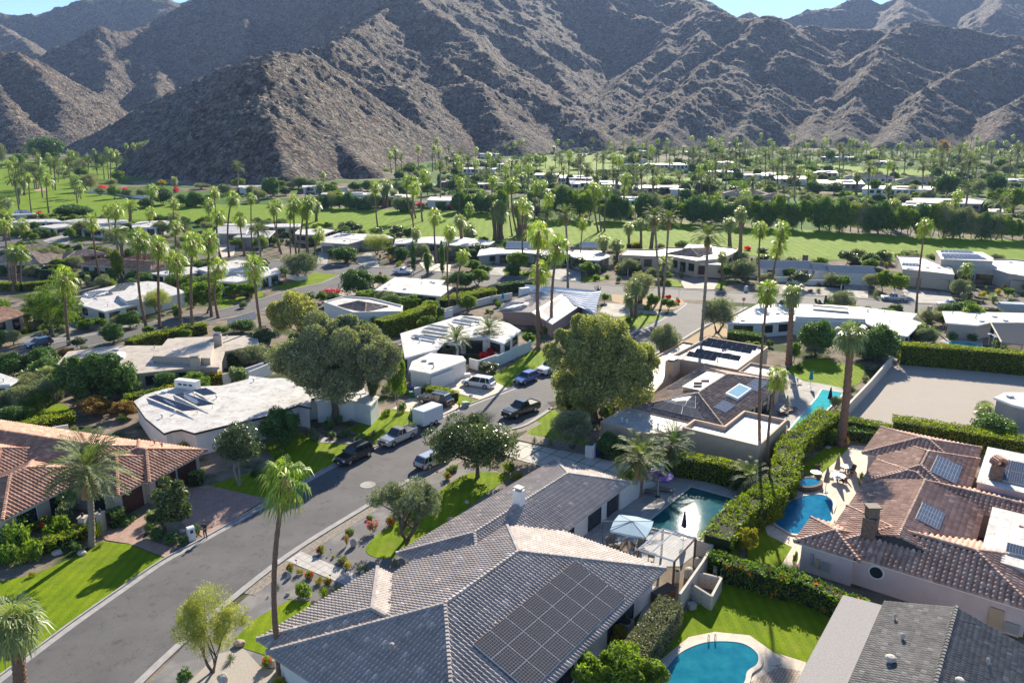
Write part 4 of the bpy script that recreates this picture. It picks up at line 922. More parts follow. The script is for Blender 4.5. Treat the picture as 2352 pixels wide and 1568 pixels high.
flat_house('',[m2(1800,950,3),m2(1960,948,3),m2(2100,880,3),m2(2060,840,3),m2(1900,840,3)],3.02,RW,WH,.3,.25,rt=h8,nv=1) if False else None
txt=bpy.data.curves.new('house_number','FONT');txt.body='45850';txt.size=.42;txt.extrude=.02;txt.align_x='CENTER'
mo=bpy.data.objects.new('tmp_t',txt);COL.objects.link(mo);me=bpy.data.meshes.new_from_object(mo);bpy.data.objects.remove(mo)
me.materials.append(DARK);hn=link('house_number',me,h8)
a=m2(1605,1105,2.1);b=m2(1650,1092,2.1);dv=Vector((b[0]-a[0],b[1]-a[1],0)).normalized();
cpos=(Vector(a)+Vector(b))/2+Vector((dv.y,-dv.x,0))*.35;hn.location=cpos-Vector(h8.location);hn.rotation_euler=(math.pi/2,0,math.atan2(dv.y,dv.x))
# garage bay wall carrying the number, planter
mb=MB();q=[m2(1600,1100,2.5),m2(1662,1080,2.5),m2(1640,1060,2.5),m2(1585,1080,2.5)];mb.prism(q,0,2.5);mb.build('entry_wall',WH,h8)
mb=MB();q=[m2(1600,1185,.8),m2(1700,1170,.8),m2(1690,1160,.8),m2(1620,1165,.8)];mb.prism(q,0,.55);mb.build('planter',WH,h8)
# -- angular roofed house
h9=house('angular_roofed_house','house with angular white metal roof wings and brown gravel roof at the street bend',(10,152))
for nm,mt,pts,th in(('roof',M('grey_brown_roofing',(.34,.30,.28),(.28,.25,.235),4,.9,.6,12),[m3(0,700,2.8),m3(265,712,2.9),m3(530,548,4.6),m3(210,562,3.6)],.25),
  ('roof',M('ribbed_white_metal',(.62,.58,.53),(.56,.52,.48),1,.5),[m3(265,712,2.9),m3(420,802,2.8),m3(660,640,2.9),m3(530,548,4.6)],.25),
  ('roof',M('blue_white_metal',(.70,.72,.74),(.66,.68,.70),1,.4,spec=.6),[m3(210,498,5.2),m3(795,548,5.2),m3(745,712,2.6),m3(640,655,3.2),m3(525,540,4.7),m3(210,560,3.8)],.22)):
    mb=MB();n=len(pts);mb.add([*[tuple(p) for p in pts],*[(p[0],p[1],p[2]-th) for p in pts]],[tuple(range(n)),tuple(range(n,2*n))[::-1]]+[(i,(i+1)%n,n+(i+1)%n,n+i) for i in range(n)])
    o=mb.build(nm,mt,h9)
    if nm=='roof' and pts[0]==m3(265,712,2.9) or 1:
        k=14 if 'ribbed' in mt.name else(9 if 'blue' in mt.name else 0);rb=MB()
        a,b,c_,d_=[Vector(x) for x in (pts[0],pts[1],pts[2],pts[3 if n==4 else -1])]
        for i in range(1,k):
            s=i/k
            p,q=(a.lerp(b,s),d_.lerp(c_,s)) if 'ribbed' in mt.name else (a.lerp(d_,s),b.lerp(c_,s))
            up=Vector((0,0,.05));rb.tube([p+up,q+up],.05,4)
        if k: rb.build('standing_seam',mt,o)
mb=MB();P=ccw([tuple(m3(*q)[:2]) for q in((20,702,2.8),(265,716,2.8),(415,800,2.8),(640,660,2.8),(700,600,2.8),(230,570,2.8))]);mb.prism(offset_poly(P,.5),-.3,2.6);mb.build('wall',M('mauve_stucco',(.30,.22,.20),(.26,.19,.175),2,.9),h9)
mb=MB();P=ccw([tuple(m3(*q)[:2]) for q in((640,655,3),(740,705,3),(780,600,3),(600,560,3))]);mb.prism(offset_poly(P,.4),-.3,2.5);mb.build('wall',WH,h9)
A,B,C_,D_=m3(5,695,3.0),m3(190,695,3.0),m3(245,640,3.75),m3(80,635,3.6);solar_quad(h9,A,B,C_,D_,5,3,.1,PVK,skip=((4,2),))
chimney(h9,*m3(208,590,3)[:2],3,5,2.4,1.2,WH,False,.5)
# -- flat house with patio behind the hedge
h10,_,_=flat_house('long white flat-roofed house with covered patio behind the clipped hedge',[m2(962,542,3.1),m2(1120,432,3.1),m2(1505,462,3.1),m2(1470,500,3.1),m2(1560,520,3.1),m2(1470,588,3.1)],3.1,RW,WH,.9,.25,nv=7,auto=True)
h11,_,_=flat_house('white flat house with a small brown tile section in front of tall round trees',[m2(575,640,2.9),m2(730,595,2.9),m2(940,610,2.9),m2(1180,670,2.9),m2(1160,712,2.9),m2(800,720,2.9)],2.9,RW,WH,.3,.25,parapet=.3,nv=3)
tiled_house('wing','wing',G,[( (lambda p:p[0]*G[0]+p[1]*G[1])(m2(870,665,3))-3.2,(lambda p:p[0]*G[0]+p[1]*G[1])(m2(870,665,3))+3.2,(lambda p:p[0]*G[1]-p[1]*G[0])(m2(870,665,3))-4.5,(lambda p:p[0]*G[1]-p[1]*G[0])(m2(870,665,3))+4.5)],2.95,.3,TBRN,WH,.4,.5,.4,rt=h11)
# ================================================================ middle-distance and far houses
def tiled_px(label,c,A,B,wd,mat=TBRN,wall=WH,eave=2.8,slope=.3,typ='h',tw=.45,tl=.6,over=.6,rt=None,name='tiled_house',wins=True,extra=()):
    a=c(*A,eave);b=c(*B,eave);ux,uy=(b[0]-a[0]),(b[1]-a[1]);L_=math.hypot(ux,uy);ux/=L_;uy/=L_
    u0=a[0]*ux+a[1]*uy;v0=a[0]*uy-a[1]*ux
    bl=[(u0,u0+L_,v0-wd,v0,typ)]+[(u0+e[0],u0+e[1],v0-e[3],v0-e[2],*(e[4:])) for e in extra]
    r,Wd,hz=tiled_house(name,label,(ux,uy),bl,eave,slope,mat,wall,tw,tl,over,rt=rt)
    if wins:
        p,q=wallof(Wd,bl[0],over,'v1');k=max(1,int(L_/4))
        for i in range(k): add_window(r,p,q,(i+.25)/k,(i+.7)/k,.8 if i%2 else .1,2.15,'dark')
    return r
def fl(label,c,xy,h=3.0,roof=RW,wall=WH,par=0,nv=4,over=.4,auto=True,**k):
    z=h;r,P,Pi=flat_house(label,[c(xy[i],xy[i+1],z) for i in range(0,len(xy),2)],h,roof,wall,over,.28,par,nv=nv,auto=auto,**k);return r
LMK={h1:'the grey tiled house',h2:'the orange tiled house',h3:'the pink house',h4:'the charcoal tiled house',h5:'the tan tiled house',h6:'the white solar house',h7:'the cream stepped house',h8:'the pink-door house',h9:'the angular-roofed house',h10:'the patio house',h11:'the small brown-tiled house'}
def lm(o,s): LMK[o]=s;return o
lm(tiled_px('house with red striped tile roof at the left edge beside the side street',m1,(-160,830),(205,722),9,TORG,BEI,typ='gu'),'the red striped roof')
h13=lm(fl('white flat-roofed house with large solar array on the far side of the side street',m1,(598,650,640,560,900,500,1130,470,1240,480,1432,556,1290,590,1075,640,800,706),nv=8),'the white garage house')
raised(h13,[m1(910,590,3.9),m1(930,548,3.9),m1(1060,522,3.9),m1(1085,605,3.9),m1(968,625,3.9)],2.9,3.9,RW,WH)
findwall(m1,805,712,1040,655,0,'gw',h13,0,2.2,.2)
h13['rz']=3.0
for q in((620,590,690,600,760,545,640,560),(690,600,870,572,840,550,760,545),(800,560,960,540,1000,505,880,520),(880,515,1040,500,1010,480,900,495)): flatpv(h13,m1,q,5,3.1,3.5,PVK,3)
h14=lm(tiled_px('low house with two orange-red tile roofs behind the tall pointed conifer',m1,(590,352),(870,368),8,TORG,CRM),'the twin orange roofs')
tiled_px('w',m1,(770,360),(1155,402),9,TORG,CRM,rt=h14);tiled_px('w',m1,(930,300),(1220,300),7,TORG,CRM,rt=h14,wins=False)
lm(tiled_px('grey-brown tiled house behind the green tennis screen at far left',m1,(-200,350),(310,352),17,TBRN,GRY),'the grey house by the tennis court')
lm(tiled_px('small grey tiled house with brown walls beside the round olive tree',m1,(510,302),(820,262),8,TBRN,M('rust_wall',(.32,.2,.14),(.28,.17,.12),2,.9)),'the brown-walled grey-roofed house')
lm(tiled_px('grey tiled house half hidden behind the olive tree at left',m1,(150,262),(430,205),8,TBRN,GRY),'the half-hidden grey house')
h16=lm(fl('white flat-roofed house with patterned screen and tall clerestory windows',m1,(1140,418,1480,345,1530,380,1510,410,1370,442),nv=3),'the clerestory house')
raised(h16,[m1(1500,376,3.6),m1(1810,292,3.6),m1(2016,320,3.6),m1(1960,395,3.6),m1(1640,425,3.6)],0,3.6,RW,WH,.4)
h16b=lm(fl('white corner house with dark glazed garage door on the side street',m1,(1648,482,1850,410,2010,352,2120,360,2150,400,1990,455,1815,493),nv=4),'the glazed-garage house')
findwall(m2,30,475,145,455,0,'gk',h16b,0,2.2)
lm(fl('white flat-roofed corner of a house by the shaded lawn at the left edge',m1,(-150,1270,-100,1150,0,1175,147,1222,75,1264),nv=2),'the left-edge white corner')
lm(fl('white flat house at left with low carport wall below the round dark bush',t1,(95,945,180,908,500,903,570,940,340,940,290,960)),'the carport house')
lm(fl('low white carport with slatted wall at the left of the far street',t1,(340,980,520,948,660,952,620,980,480,1002),h=2.8,nv=1),'the low white carport')
lm(fl('long white flat-roofed house behind the double-trunk olive tree',t1,(560,930,700,900,960,903,1140,915,1150,950,860,960,700,955),nv=6),'the long white house')
lm(fl('white garage wing left of the fat pineapple palm',t1,(640,995,860,955,1060,955,1155,988,1010,1012,810,1008),nv=2),'the garage wing by the fat palm')
lm(fl('wide white flat-roofed house right of the fat pineapple palm',t1,(1175,950,1260,925,1540,910,1600,940,1400,1000,1180,1000),nv=5),'the wide white flat house')
r=lm(fl('small white house with tilted solar roof beside the golf grass',t1,(100,885,130,840,250,835,330,870),nv=1),'the small solar-roofed house')
flatpv(r,t1,(120,868,300,862,240,830,140,834),7,3.2,3.9,PVK,0)
lm(fl('house with broad grey roof planes behind the palm row',t1,(1905,1055,1950,965,2235,950,2200,1055),roof=RG,wall=GRY,h=3.2),'the broad grey-roofed house')
lm(fl('second grey-roofed house with stone pillars beside the palm row',t2,(-140,1085,0,1000,240,1005,180,1085),roof=RG,wall=GRY,h=3.2),'the stone-pillar house')
lm(fl('long white roof strip along the fairway edge behind the leaning palms',t1,(1990,965,2000,945,2700,950,2690,985,2450,990),nv=5),'the long roof by the fairway')
lm(fl('low house with thin white roof planes between the tall palm trunks',t2,(400,1050,440,1000,640,985,768,1005,650,1060,520,1062),wall=GRY),'the thin-roofed house')
r=lm(fl('grey modern house with projecting garage block beside the wispy tree',t2,(660,1085,800,1025,1240,1045,1300,1085,1000,1112,860,1090),wall=GRY,nv=5),'the grey modern house')
fl('',t2,(632,1135,690,1072,1012,1112,885,1155),h=2.9,wall=GRY,rt=r,auto=False,nv=2);findwall(t2,655,1165,760,1170,0,'gg',r,0,2.2)
r=lm(fl('wide grey-white house with teal front door and angled roof',t2,(1300,1140,1310,1085,1620,1055,1900,1060,2200,1112,2150,1150,1890,1165,1600,1130),h=3.3,wall=GRY,nv=6),'the teal-door house')
findwall(t2,1680,1145,1715,1150,0,'dt',r,0,2.3);findwall(t2,1305,1165,1385,1150,0,'gg',r,0,2.2)
r=lm(fl('pale house with low white gable roofs near the middle of the far street',t3,(-180,1250,-150,1150,0,1160,650,1195,680,1225,500,1245,260,1215,0,1225),nv=9,h=3.0,wall=GRY),'the pale gabled house')
tiled_px('w',t3,(70,1165),(350,1170),9,M('white_tiles',(.66,.63,.60),(.58,.555,.53),3,.8),GRY,eave=3.4,typ='gu',rt=r,wins=False)
tiled_px('w',t3,(735,1150),(910,1152),7,MATS['white_tiles'],GRY,eave=3.2,typ='gu',rt=r,wins=False)
fl('',t3,(650,1248,690,1185,930,1195,1010,1255,905,1300,750,1295),rt=r,wall=GRY)
r=lm(fl('tan house with brown hip roof, stepped flat wings and dark garage doors',m3,(930,285,1000,228,1210,235,1290,212,1430,215,1640,190,1840,222,1830,262,1700,325,1520,345,1330,300,1200,300),h=3.6,roof=RC,wall=TANH,par=.35,nv=7),'the far tan house')
tiled_px('w',m3,(1290,268),(1545,300),10,TBRN,TANH,eave=3.7,rt=r,wins=False,tw=.5)
raised(r,[m3(1430,215,4.8),m3(1460,182,4.8),m3(1640,190,4.8),m3(1650,210,4.8)],3,4.8,RC,TANH);chimney(r,*m3(1560,190,4)[:2],3.5,6,2,1.4,STONE,False)
fl('',m3,(1508,355,1560,315,1735,330,1740,352,1715,368),h=3.0,roof=RW,wall=TANH,rt=r,auto=False,nv=1,over=.15)
findwall(m3,1535,378,1692,380,0,'gb',r,0,2.3);findwall(m3,1452,358,1503,360,0,'gb',r,0,2.4)
fl('',m3,(1000,305,1010,280,1165,285,1170,310),h=2.9,wall=TANH,rt=r,auto=False,nv=0)
r=lm(tiled_px('long white house with pale grey tile roof, grey garage door and picket wall',m4,(10,378),(420,386),9,M('pale_tiles',(.50,.46,.43),(.42,.39,.365),2,.8),WH,typ='gu',tw=.4,tl=.55),'the picket-wall house')
tiled_px('w',m4,(400,398),(540,405),8,MATS['pale_tiles'],WH,typ='gu',tw=.4,rt=r,wins=False)
tiled_px('w',m4,(524,418),(884,434),8,MATS['pale_tiles'],WH,typ='gu',tw=.4,rt=r,wins=False);findwall(m4,650,432,828,440,0,'gg',r,0,2.2);chimney(r,*m4(345,262,4)[:2],3,5,1.2,1.2,STONE,False)
r=lm(fl('large modern white house with raised roof block, rooftop panels and cream garage doors',m4,(1085,398,1060,300,1042,268,1240,278,1345,330,1462,395,1480,452,1300,425),h=3.4,roof=RW,wall=BEI,par=.3,nv=5,auto=False),'the large modern house')
raised(r,[m4(1345,226,5.3),m4(1700,238,5.3),m4(1782,295,5.3),m4(1780,325,5.3),m4(1380,305,5.3)],2,5.3,RW,BEI)
fl('',m4,(1445,378,1460,335,1780,300,1920,300,2250,345,2250,480,2016,465,1890,440,1780,395),h=3.3,wall=BEI,par=.3,rt=r,nv=6,auto=False)
findwall(m4,1228,472,1440,490,0,'gt',r,0,2.3);findwall(m4,1108,455,1195,466,0,'gt',r,0,2.3);findwall(m4,1650,428,1778,440,0,'dark',r,.1,2.8);findwall(m4,1910,485,2060,500,0,'gt',r,0,2.3);findwall(m4,1480,425,1630,440,0,'dark',r,.4,2.6)
for q,n in(((1375,255,1640,262,1600,240,1380,235),8),((1385,280,1700,290,1660,268,1390,262),9),((1400,300,1740,310,1710,293,1400,285),9)): flatpv(r,m4,q,n,5.4,5.6,PVB,0)
flatpv(r,m4,(1110,395,1400,430,1385,400,1120,375),9,3.5,3.7,PVB,0);flatpv(r,m4,(1080,352,1215,362,1210,340,1085,332),5,3.5,3.7,PVB,0)
r=lm(fl('sprawling white foam-roofed house facing the cross street, right of the junction',m3,(1735,790,2005,642,2560,655,2790,672,3215,722,3175,765,3250,792,3140,895,3020,880,2800,785,2270,775,2016,795),h=3.0,nv=10,over=.5),'the white foam-roofed house')
raised(r,[m4(350,668,3.7),m4(790,686,3.7),m4(800,762,3.7),m4(260,742,3.7)],2.9,3.7,RW,WH)
flatpv(r,m4,(395,668,670,690,672,680,398,655),11,4.0,4.6,PVB,0)
r=lm(fl('beige flat-roofed house with slatted patio roof and teal pool at right edge',m4,(1390,702,1700,708,2250,722,2250,800,2016,790,1760,790,1660,812,1420,792),wall=BEI,nv=7),'the beige patio house')
pg=MB();A,B,C_,D_=[m4(*q,2.9) for q in((1750,768),(1845,940),(2250,985),(2250,800))]
for i in range(26):
    s=i/25;p=A.lerp(B,s);q=D_.lerp(C_,s);pg.tube([p,q],.09,4)
pg.tube([A,B],.16,4);pg.tube([B,C_],.16,4)
for p in(A,A.lerp(B,.5),B,B.lerp(C_,.4)): pg.tube([(p.x,p.y,0),(p.x,p.y,2.9)],.12,6)
pg.build('patio_roof',BEI,r)
r=lm(fl('low grey-walled house with white roof beside the gravel lot at the right edge',m4,(1785,1362,1870,1322,2250,1322,2250,1500,1930,1418),wall=GRY,nv=2,auto=False,over=.3),'the gravel-lot house')
findwall(m4,1935,1455,2110,1510,0,'dark',r,.9,2.1)
# ---- far houses: (crop, x0, front y, x1, back y, roof, wall, slant)
FARH=[]
def far_house(c,x0,yb,x1,yt,roof=RW,wall=WH,tile=False,h=3.2):
    dy=(x1-x0)*.03;sh=(x1-x0)*.12*R_.choice((-1,1))*.5
    if tile:
        r=tiled_px('',c,(x0,yb),(x1,yb+dy),max(8,min(16,(c(x0,yt,h)[1]-c(x0,yb,h)[1])*.8)),roof,wall,tw=1.0,tl=1.2,eave=3.0,slope=.25,over=.5)
    else:
        k=R_.uniform(.25,.7);xm=x0+(x1-x0)*k
        r=fl('',c,(x0,yb,x0+sh*.3,yt,x1+sh,yt+dy*.5,x1,yb+dy,xm,yb+dy*k,xm,yb-(yb-yt)*.25,x0+(x1-x0)*.2,yb-(yb-yt)*.25,x0+(x1-x0)*.2,yb+dy*.2) if R_.random()<.5 else (x0,yb,x0+sh,yt,x1+sh,yt+dy*.5,x1,yb+dy),h,roof,wall,nv=3,name='far_house')
        raised(r,(lambda Q:Q)([c(x0+(x1-x0)*a,yb-(yb-yt)*b,h+.8) for a,b in((.5,.35),(.5,.7),(.75,.7),(.75,.35))]),h-.1,h+.8,roof,wall)
    r.name='far_house';FARH.append(r);return r
for a in [(t2,640,692,1150,665),(t2,1170,722,1440,682),(t2,1590,752,2080,702),(t2,1485,612,1670,585,RW,GRY),(t2,1690,585,1840,560,RC,M('brown_wall',(.25,.18,.14),(.2,.15,.12))),(t2,2050,602,2350,582,RC,BEI),
 (t2,2060,342,2230,310),(t2,1840,425,2290,385),(t2,2100,300,2250,278,RC),(t2,-50,642,130,602),(t2,480,632,650,602),(t2,650,640,790,615,TORG,WH,True),(t2,1840,470,2200,440),
 (t3,330,525,540,492),(t3,560,552,850,502),(t3,650,602,1110,548),(t3,290,665,510,632,RG,GRY),(t3,850,742,1400,692),(t3,1190,645,1710,592),(t3,1110,382,1290,342,TBRN,WH,True),(t3,1310,432,1750,402),
 (t3,1880,492,2110,467),(t3,1660,315,1850,297,RG),(t3,2170,522,2420,505),(t3,2010,692,2420,640,TBRN,CRM,True),(t3,600,292,770,265,TBRN,PINK,True),(t3,0,295,150,272),(t3,1950,412,2110,390),(t3,1180,310,1330,292),
 (t4,0,520,130,488),(t4,130,562,430,515),(t4,460,502,690,468,RC,BEI),(t4,510,605,930,545,RGR,GRY),(t4,740,540,1200,485,TBRN,WH,True),(t4,1210,572,1720,522,TBRN,WH,True),(t4,900,648,1520,602,RGR,WH),
 (t4,-20,722,270,650,TBRN,CRM,True),(t4,1290,772,1970,712,RC,BEI),(t4,1260,795,1520,762,RC,CRM),(t4,2180,572,2420,535,RC),(t4,2140,442,2240,412,TBRN,GRY,True),(t4,550,362,850,347),(t4,1060,405,1180,382),(t4,2040,852,2170,812,RC,BEI),
 (t1,20,242,270,205,RW,M('brown_wall')),(t1,560,252,680,212,RW,GRY),(t1,180,222,260,192,RG,GRY),(t1,2130,632,2420,602)]: far_house(*a)
# ================================================================ vegetation
L_FIC=leafmat('dark_green_leaves',(.022,.045,.016),(.035,.068,.02),(.06,.10,.03),.22,.5)
L_CIT=leafmat('bright_green_leaves',(.05,.10,.015),(.09,.15,.022),(.16,.22,.035),.35)
L_OLI=leafmat('grey_green_leaves',(.07,.085,.052),(.11,.125,.08),(.17,.185,.125),.25,.6)
L_GIA=leafmat('olive_green_leaves',(.058,.060,.038),(.088,.09,.058),(.13,.13,.088),.3,.6)
L_EUC=leafmat('dull_green_leaves',(.042,.050,.026),(.068,.076,.036),(.115,.118,.055),.35,.55)
L_MAG=leafmat('glossy_leaves',(.03,.055,.02),(.06,.09,.035),(.13,.15,.07),.2,.3,.6)
L_WIS=leafmat('pale_fine_leaves',(.12,.15,.05),(.17,.20,.07),(.24,.26,.10),.4)
L_YEL=leafmat('yellow_green_leaves',(.14,.14,.015),(.22,.20,.02),(.30,.26,.04),.4)
L_AUT=leafmat('russet_leaves',(.09,.075,.02),(.20,.13,.04),(.34,.17,.08),.35)
L_ORA=leafmat('orange_leaves',(.35,.19,.03),(.42,.25,.05),(.5,.32,.07),.4)
L_HED=leafmat('hedge_leaves',(.065,.10,.010),(.12,.165,.014),(.19,.225,.02),.38)
L_HEG=leafmat('clipped_grey_hedge_leaves',(.06,.075,.045),(.10,.115,.07),(.2,.2,.15),.2)
L_MAGE=leafmat('magenta_bracts',(.55,.02,.12),(.70,.04,.20),(.8,.10,.3),.35)
L_RED=leafmat('red_bracts',(.50,.012,.02),(.65,.02,.04),(.75,.06,.07),.35)
L_ORF=leafmat('orange_flowers',(.75,.18,.03),(.8,.22,.03),(.85,.3,.05),.3)
L_FAN=leafmat('fan_palm_fronds',(.05,.10,.018),(.09,.145,.028),(.20,.21,.04),.42,.4,.5)
L_FIL=leafmat('grey_fan_palm_fronds',(.07,.10,.045),(.11,.145,.07),(.17,.19,.09),.35,.4,.5)
L_DAT=leafmat('blue_green_palm_fronds',(.045,.075,.04),(.07,.105,.055),(.115,.14,.07),.3,.6,.2)
L_DEAD=leafmat('dry_fronds',(.16,.10,.05),(.24,.16,.08),(.32,.23,.12),.25)
L_AGA=leafmat('agave_blades',(.10,.13,.09),(.14,.17,.12),(.18,.21,.15),.15)
BARK=M('grey_bark',(.16,.13,.10),(.09,.07,.055),6,.95,.9,8)
BARKW=M('pale_bark',(.38,.34,.29),(.24,.21,.18),5,.95,.6,8)
BARKP=M('palm_bark',(.24,.155,.105),(.13,.08,.055),7,.95,.9,7)
BARKG=M('smooth_palm_bark',(.27,.23,.19),(.19,.155,.125),5,.95,.6,6)
def leaf_quads(C,size,rs,up=.3,aspect=.5):
    n=len(C);a=rs.normal(size=(n,3));a[:,2]+=0;a/=np.linalg.norm(a,axis=1)[:,None]
    b=rs.normal(size=(n,3));b=b-(b*a).sum(1)[:,None]*a;b/=np.linalg.norm(b,axis=1)[:,None]
    s=(size*rs.uniform(.6,1.3,n))[:,None]
    V=np.stack([C-a*s,C+b*s*aspect,C+a*s,C-b*s*aspect],1).reshape(-1,3)
    return V,np.arange(4*n).reshape(-1,4)
def crown_points(rs,n,R,H,zc,ncl,rcl,flat=1.0,top=.0,hang=0):
    """leaves in clumps spread through an uneven ellipsoid"""
    cl=[]
    while len(cl)<ncl:
        p=rs.uniform(-1,1,3);d=np.linalg.norm(p)
        if d>1 or d<.35 or p[2]<-.75+top: continue
        cl.append(p*rs.uniform(.82,1.05))
    cl=np.array(cl);cc=cl*np.array([R-rcl*.55,R-rcl*.55,H/2-rcl*.5*flat])+np.array([0,0,zc])
    k=rs.randint(0,ncl,n);d=rs.normal(size=(n,3));d/=np.linalg.norm(d,axis=1)[:,None]
    rr=rcl*rs.uniform(.5,1.3,ncl)[k]*rs.uniform(.35,1,n)**.5
    P=cc[k]+d*rr[:,None]*np.array([1,1,flat])
    if hang: P[:,2]-=rs.uniform(0,hang,n)*(rs.uniform(size=n)<.4)
    return P,cc
def trunk_mb(mb,rs,h0,r0,cc,nl,zc,lean=0,multi=1):
    for m_ in range(multi):
        a0=rs.uniform(0,6.28);b=np.array([math.cos(a0),math.sin(a0),0])*(0 if multi==1 else r0*1.0)
        tip=b*(1 if multi==1 else 5)+np.array([lean,0,h0]);mid=(b+tip)/2+rs.normal(0,.04*h0,3)
        mb.tube([b-[0,0,.3],b+[0,0,.15],mid,tip],[r0*1.5,r0*1.1,r0*.85,r0*.7],8)
        sel=[c for c in cc if (c[2]>h0*.9)] or list(cc)
        for i in range(max(2,nl//multi)):
            c=sel[rs.randint(len(sel))];m2=tip+(c-tip)*.5+np.array([0,0,.12*abs(c[2]-tip[2])])+rs.normal(0,.05*h0,3)
            mb.tube([tip-[0,0,.1],m2,c],[r0*.5,r0*.3,r0*.08],6,False)
TREES={}
def tree_proto(kind,seed,R,H,tot,n,size,ncl,rcl,mat,bark,h0,r0,nl=7,multi=1,flat=1.0,top=0,hang=0,asp=.5):
    rs=np.random.RandomState(seed);zc=tot-H/2
    P,cc=crown_points(rs,n,R,H,zc,ncl,rcl,flat,top,hang)
    P=P[P[:,2]>.12]
    V,Fq=leaf_quads(P,size,rs,aspect=asp)
    mb=MB();trunk_mb(mb,rs,h0,r0,cc,nl,zc,0,multi)
    me=make_mesh(kind+'_trunk',mb.v,mb.f,bark,True);cm=make_mesh(kind+'_crown',V,Fq,mat)
    TREES.setdefault(kind,[]).append((me,cm,2*R,tot))
for s in (1,2):
    tree_proto('ficus',s,3,5.4,6,15000,.17,34,1.3,L_FIC,BARK,1.3,.16,6,2)
    tree_proto('citrus',10+s,3,4.9,6,9000,.17,30,.95,L_CIT,BARK,1.5,.14,6,2)
    tree_proto('olive',20+s,3,4.6,6,16000,.14,30,1.15,L_OLI,BARK,1.6,.2,7,2,asp=.3)
    tree_proto('loose',30+s,3,5.0,7,8500,.18,34,.95,L_CIT if s==2 else L_MAG,BARKW,2.2,.13,8,2)
    tree_proto('wispy',40+s,3,4.3,5.6,14000,.13,38,.95,L_WIS,BARK,1.4,.11,10,3,asp=.2,hang=.4)
    tree_proto('yellow',50+s,3,5,6,5000,.18,30,.7,L_YEL,BARK,1.2,.1,7,2)
tree_proto('autumn',61,3,5,6,8000,.17,30,.9,L_AUT,BARK,1.4,.14,7,2)
tree_proto('orange',62,3,5.6,6.2,9000,.16,34,.9,L_ORA,BARK,1.0,.14,6,1)
tree_proto('cypress',63,1,9.6,10,9000,.14,60,.55,L_FIC,BARK,.6,.14,3,1,flat=2.2)
tree_proto('conifer',64,1.6,9.6,10,14000,.15,70,.6,L_HED,BARK,.6,.14,3,1,flat=1.6,top=0)
TREE_D=[]
def _info(t,desc,c): t['_d']=1
AUTO=[]   # (object, description)
def T(c,bx,by,cx,ty,w,kind,desc,var=None,cat='tree',label=None):
    b=c(bx,by);Dx,Dy=c.D(cx,ty);xc=xat(b.y,b.z+3,Dx);h=max(1.5,zat(b.y,Dy)-b.z)
    wid=w/c.s/F*(b.y*CT+6)
    me,cm,pw,ph=R_.choice(TREES[kind]) if var is None else TREES[kind][var]
    r=root({'wispy':'wispy_tree','cypress':'cypress_tree','conifer':'conifer_tree','olive':'olive_tree','citrus':'citrus_tree','ficus':'evergreen_tree'}.get(kind,'broadleaf_tree'),(xc if abs(xc-b.x)<wid*.4 else b.x,b.y,b.z),label or '',cat,rz=R_.uniform(0,6.28))
    s=wid/pw;sz=h/ph
    r.scale=(s,s,sz);link('trunk',me,r);link('crown',cm,r)
    AUTO.append((r,desc));return r
def big_tree(c,bx,by,parts,mat,bark,size,n,h0f,r0,desc,asp=.4,multi=1,hang=0,rclf=.3,trunk_mult=1):
    """own mesh; parts: (cx, top, w, bottom) lobes of the crown as seen"""
    b=c(bx,by);rs=np.random.RandomState(int(bx));Ps=[];ccs=[]
    tot=sum(p[2]*(p[3]-p[1]) for p in parts)
    for cx,tp,w_,bt in parts:
        zt=zat(b.y,c.D(cx,tp)[1])-b.z;zb=max(.6,zat(b.y,c.D(cx,bt)[1])-b.z);R=w_/c.s/F*(b.y*CT+6)/2;xc=xat(b.y,b.z+(zt+zb)/2,c.D(cx,tp)[0])-b.x
        nn=int(n*w_*(bt-tp)/tot)
        P,cc=crown_points(rs,nn,R,zt-zb,(zt+zb)/2,max(14,int(60*w_*(bt-tp)/tot)),min(R,(zt-zb)/2)*rclf,1.0,0,hang)
        P[:,0]+=xc;cc[:,0]+=xc;P[:,1]*=.9;Ps.append(P);ccs.append(cc)
    P=np.concatenate(Ps);cc=np.concatenate(ccs);V,Fq=leaf_quads(P,size,rs,aspect=asp)
    r=root('broadleaf_tree',tuple(b),'','tree');mb=MB()
    h0=h0f;trunk_mb(mb,rs,h0,r0,cc,14,0,0,multi)
    link('trunk',make_mesh('trunk',mb.v,mb.f,bark,True),r);link('crown',make_mesh('crown',V,Fq,mat),r);AUTO.append((r,desc));return r
# ---- palms
def fan_frond(V,Fc,o,az,el,pet,R,nb,droop,rs,w=.05):
    d=np.array([math.cos(az)*math.cos(el),math.sin(az)*math.cos(el),math.sin(el)]);sd=np.array([-math.sin(az),math.cos(az),0]);up=np.cross(d,sd)
    c=o+d*pet;c[2]-=pet*.1
    b=len(V);V+= [o+sd*.03,o-sd*.03,c-sd*.03,c+sd*.03];Fc.append([b,b+1,b+2,b+3])
    for i in range(nb):
        a=(i/(nb-1)-.5)*math.radians(250);r=R*(.72+.28*math.cos(a*.8))*rs.uniform(.9,1.08)
        dr=d*math.cos(a)+sd*math.sin(a)-up*.25*abs(math.sin(a));pr=-d*math.sin(a)+sd*math.cos(a)
        m=c+dr*r*.55;m[2]-=droop*r*.12;e=c+dr*r*(.9);e[2]-=droop*r*.62
        b=len(V);V+=[c,m+pr*w*R,e,m-pr*w*R];Fc.append([b,b+1,b+2,b+3])
